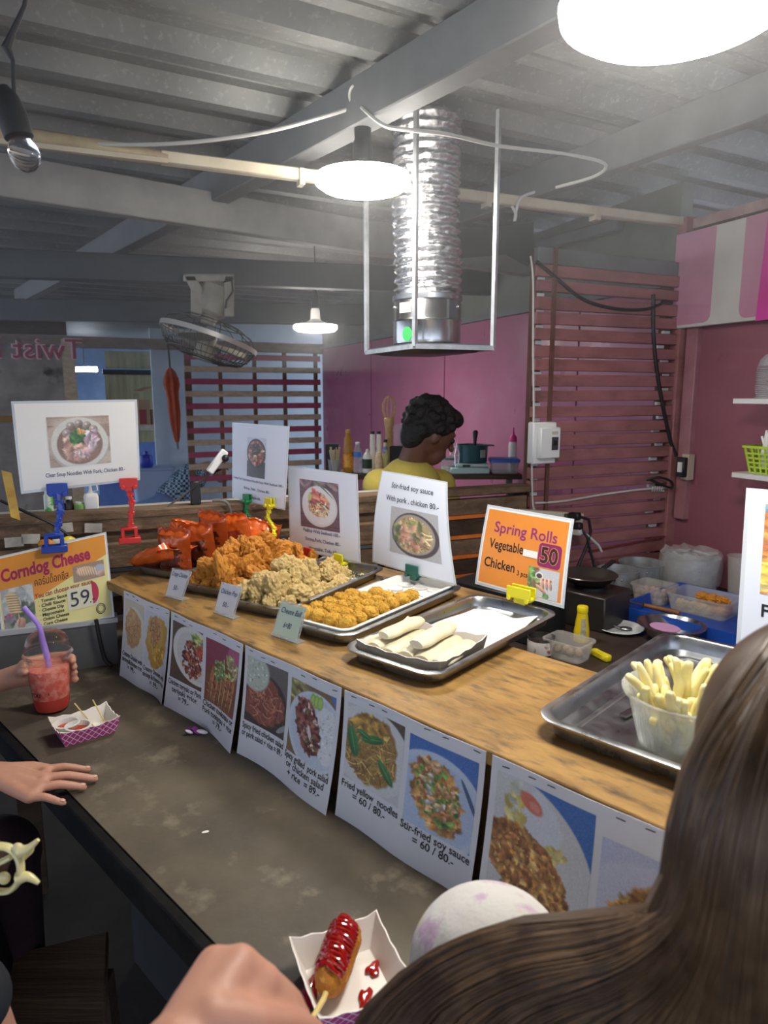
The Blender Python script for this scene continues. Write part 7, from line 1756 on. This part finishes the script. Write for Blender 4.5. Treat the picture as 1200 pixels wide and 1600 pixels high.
part('bow', MB().tube(cr([dp(-30, 1330, dd), dp(0, 1322, dd), dp(22, 1330, dd), dp(32, 1350, dd), dp(30, 1375, dd), dp(14, 1392, dd), dp(-10, 1392, dd)], 5), .0055, 10, flat=.6), m_clip, t)
part('cross_bar', MB().tube(cr([dp(-20, 1355, dd), dp(5, 1345, dd), dp(18, 1338, dd)], 5), .005, 10, flat=.6), m_clip, t)
part('knuckle', MB().sphere(dp(28, 1328, dd), (.007, .005, .008), None, 14, 10), m_clip, t)
part('knuckle', MB().sphere(dp(6, 1372, dd), (.007, .005, .007), None, 14, 10), m_clip, t)
part('tooth', MB().tube(cr([dp(30, 1330, dd), dp(44, 1326, dd), dp(60, 1312, dd)], 5), [.007 - .0005 * k for k in range(11)], 10), m_clip, t)
part('tooth', MB().tube(cr([dp(28, 1372, dd), dp(44, 1370, dd), dp(61, 1380, dd)], 5), [.0075 - .00055 * k for k in range(11)], 10), m_clip, t)
part('tooth', MB().tube(cr([dp(36, 1338, dd + .015), dp(48, 1330, dd + .015), dp(52, 1322, dd + .015)], 5), [.005 - .0004 * k for k in range(11)], 8), m_clip, t)
for i, (x, y, col) in enumerate(((72, 850, '#d8862c'), (92, 848, '#d8d2c4'), (106, 846, '#d8c43c'))):
    p = atB(x, y, -.13); solid('snack_packet', MB().sphere(p, (.022, .012, .014), rotz(.4 * i), 10, 6), mat('packet_%d' % i, col, .35), ('small orange packet behind the top of the corndog poster', 'small white packet behind the top of the corndog poster', 'small yellow packet behind the top of the corndog poster')[i], 'packet')
solid('packet_ledge', MB().box(atB(88, 858, -.13) - V((0, 0, .012)), (.2, .06, .012), MR), m_dkwood, 'narrow dark ledge behind the corndog poster', 'ledge')
cable('black strap hanging below the corndog poster onto the ledge', [atB(150, 968, -.31), atB(156, 1000, -.31), atB(164, 1030, -.31), atB(175, 1040, -.32)], .005, m_kcable, 'ledge_cable')
# stool and bag at the bottom left
c = at(120, 1560, .42)
t = thing('low_stool', 'low brown wooden stool at the bottom left corner', 'stool', V((c.x - .1, c.y - .02, 0)))
part('seat', MB().box(V((c.x - .1, c.y - .02, .405)), (.3, .28, .03), rotz(.35)), m_oldwood, t, bevel=.004)
for sx_ in (-1, 1):
    for sy_ in (-1, 1): part('leg', MB().beam(V((c.x - .1 + sx_ * .11, c.y - .02 + sy_ * .1, .39)), V((c.x - .1 + sx_ * .12, c.y - .02 + sy_ * .11, 0)), .035, .035), m_dkwood, t)
c2 = V((c.x - .2, c.y - .02, .4205))
t = thing('black_bag', 'black bag with a strap on the low stool at the bottom left', 'bag', c2)
part('body', MB().rrect([(.07, .05, .02, 0), (.08, .055, .02, .06), (.07, .045, .02, .15), (.06, .02, .015, .16)], lambda x, y, z: c2 + V((x, y, z))), mat('black_leather', '#141416', .5), t)
part('strap', MB().tube(cr([c2 + V((-.05, 0, .15)), c2 + V((-.03, 0, .23)), c2 + V((.02, 0, .25)), c2 + V((.06, 0, .21)), c2 + V((.06, 0, .14))], 6), .006, 8), mat('black_leather', '#141416'), t)
# ================================================================== thin haze under the roof, added for the glare round the lamps
hz = bpy.data.materials.new('lamp_glow_haze'); hz.use_nodes = True
for n_ in list(hz.node_tree.nodes):
    if n_.type == 'BSDF_PRINCIPLED': hz.node_tree.nodes.remove(n_)
vs_ = hz.node_tree.nodes.new('ShaderNodeVolumeScatter'); vs_.inputs['Density'].default_value = .036; vs_.inputs['Color'].default_value = (.95, .97, 1, 1); vs_.inputs['Anisotropy'].default_value = .55
hz.node_tree.links.new(vs_.outputs[0], [n_ for n_ in hz.node_tree.nodes if n_.type == 'OUTPUT_MATERIAL'][0].inputs['Volume'])
o = solid('lamp_glow_haze', MB().box(RF(-1.4, 1.0, 1.97), (2.7, 5.6, .7), MR), hz, 'thin haze added under the roof for the glow round the lamps', 'haze', smooth=False)
o['kind'] = 'stuff'
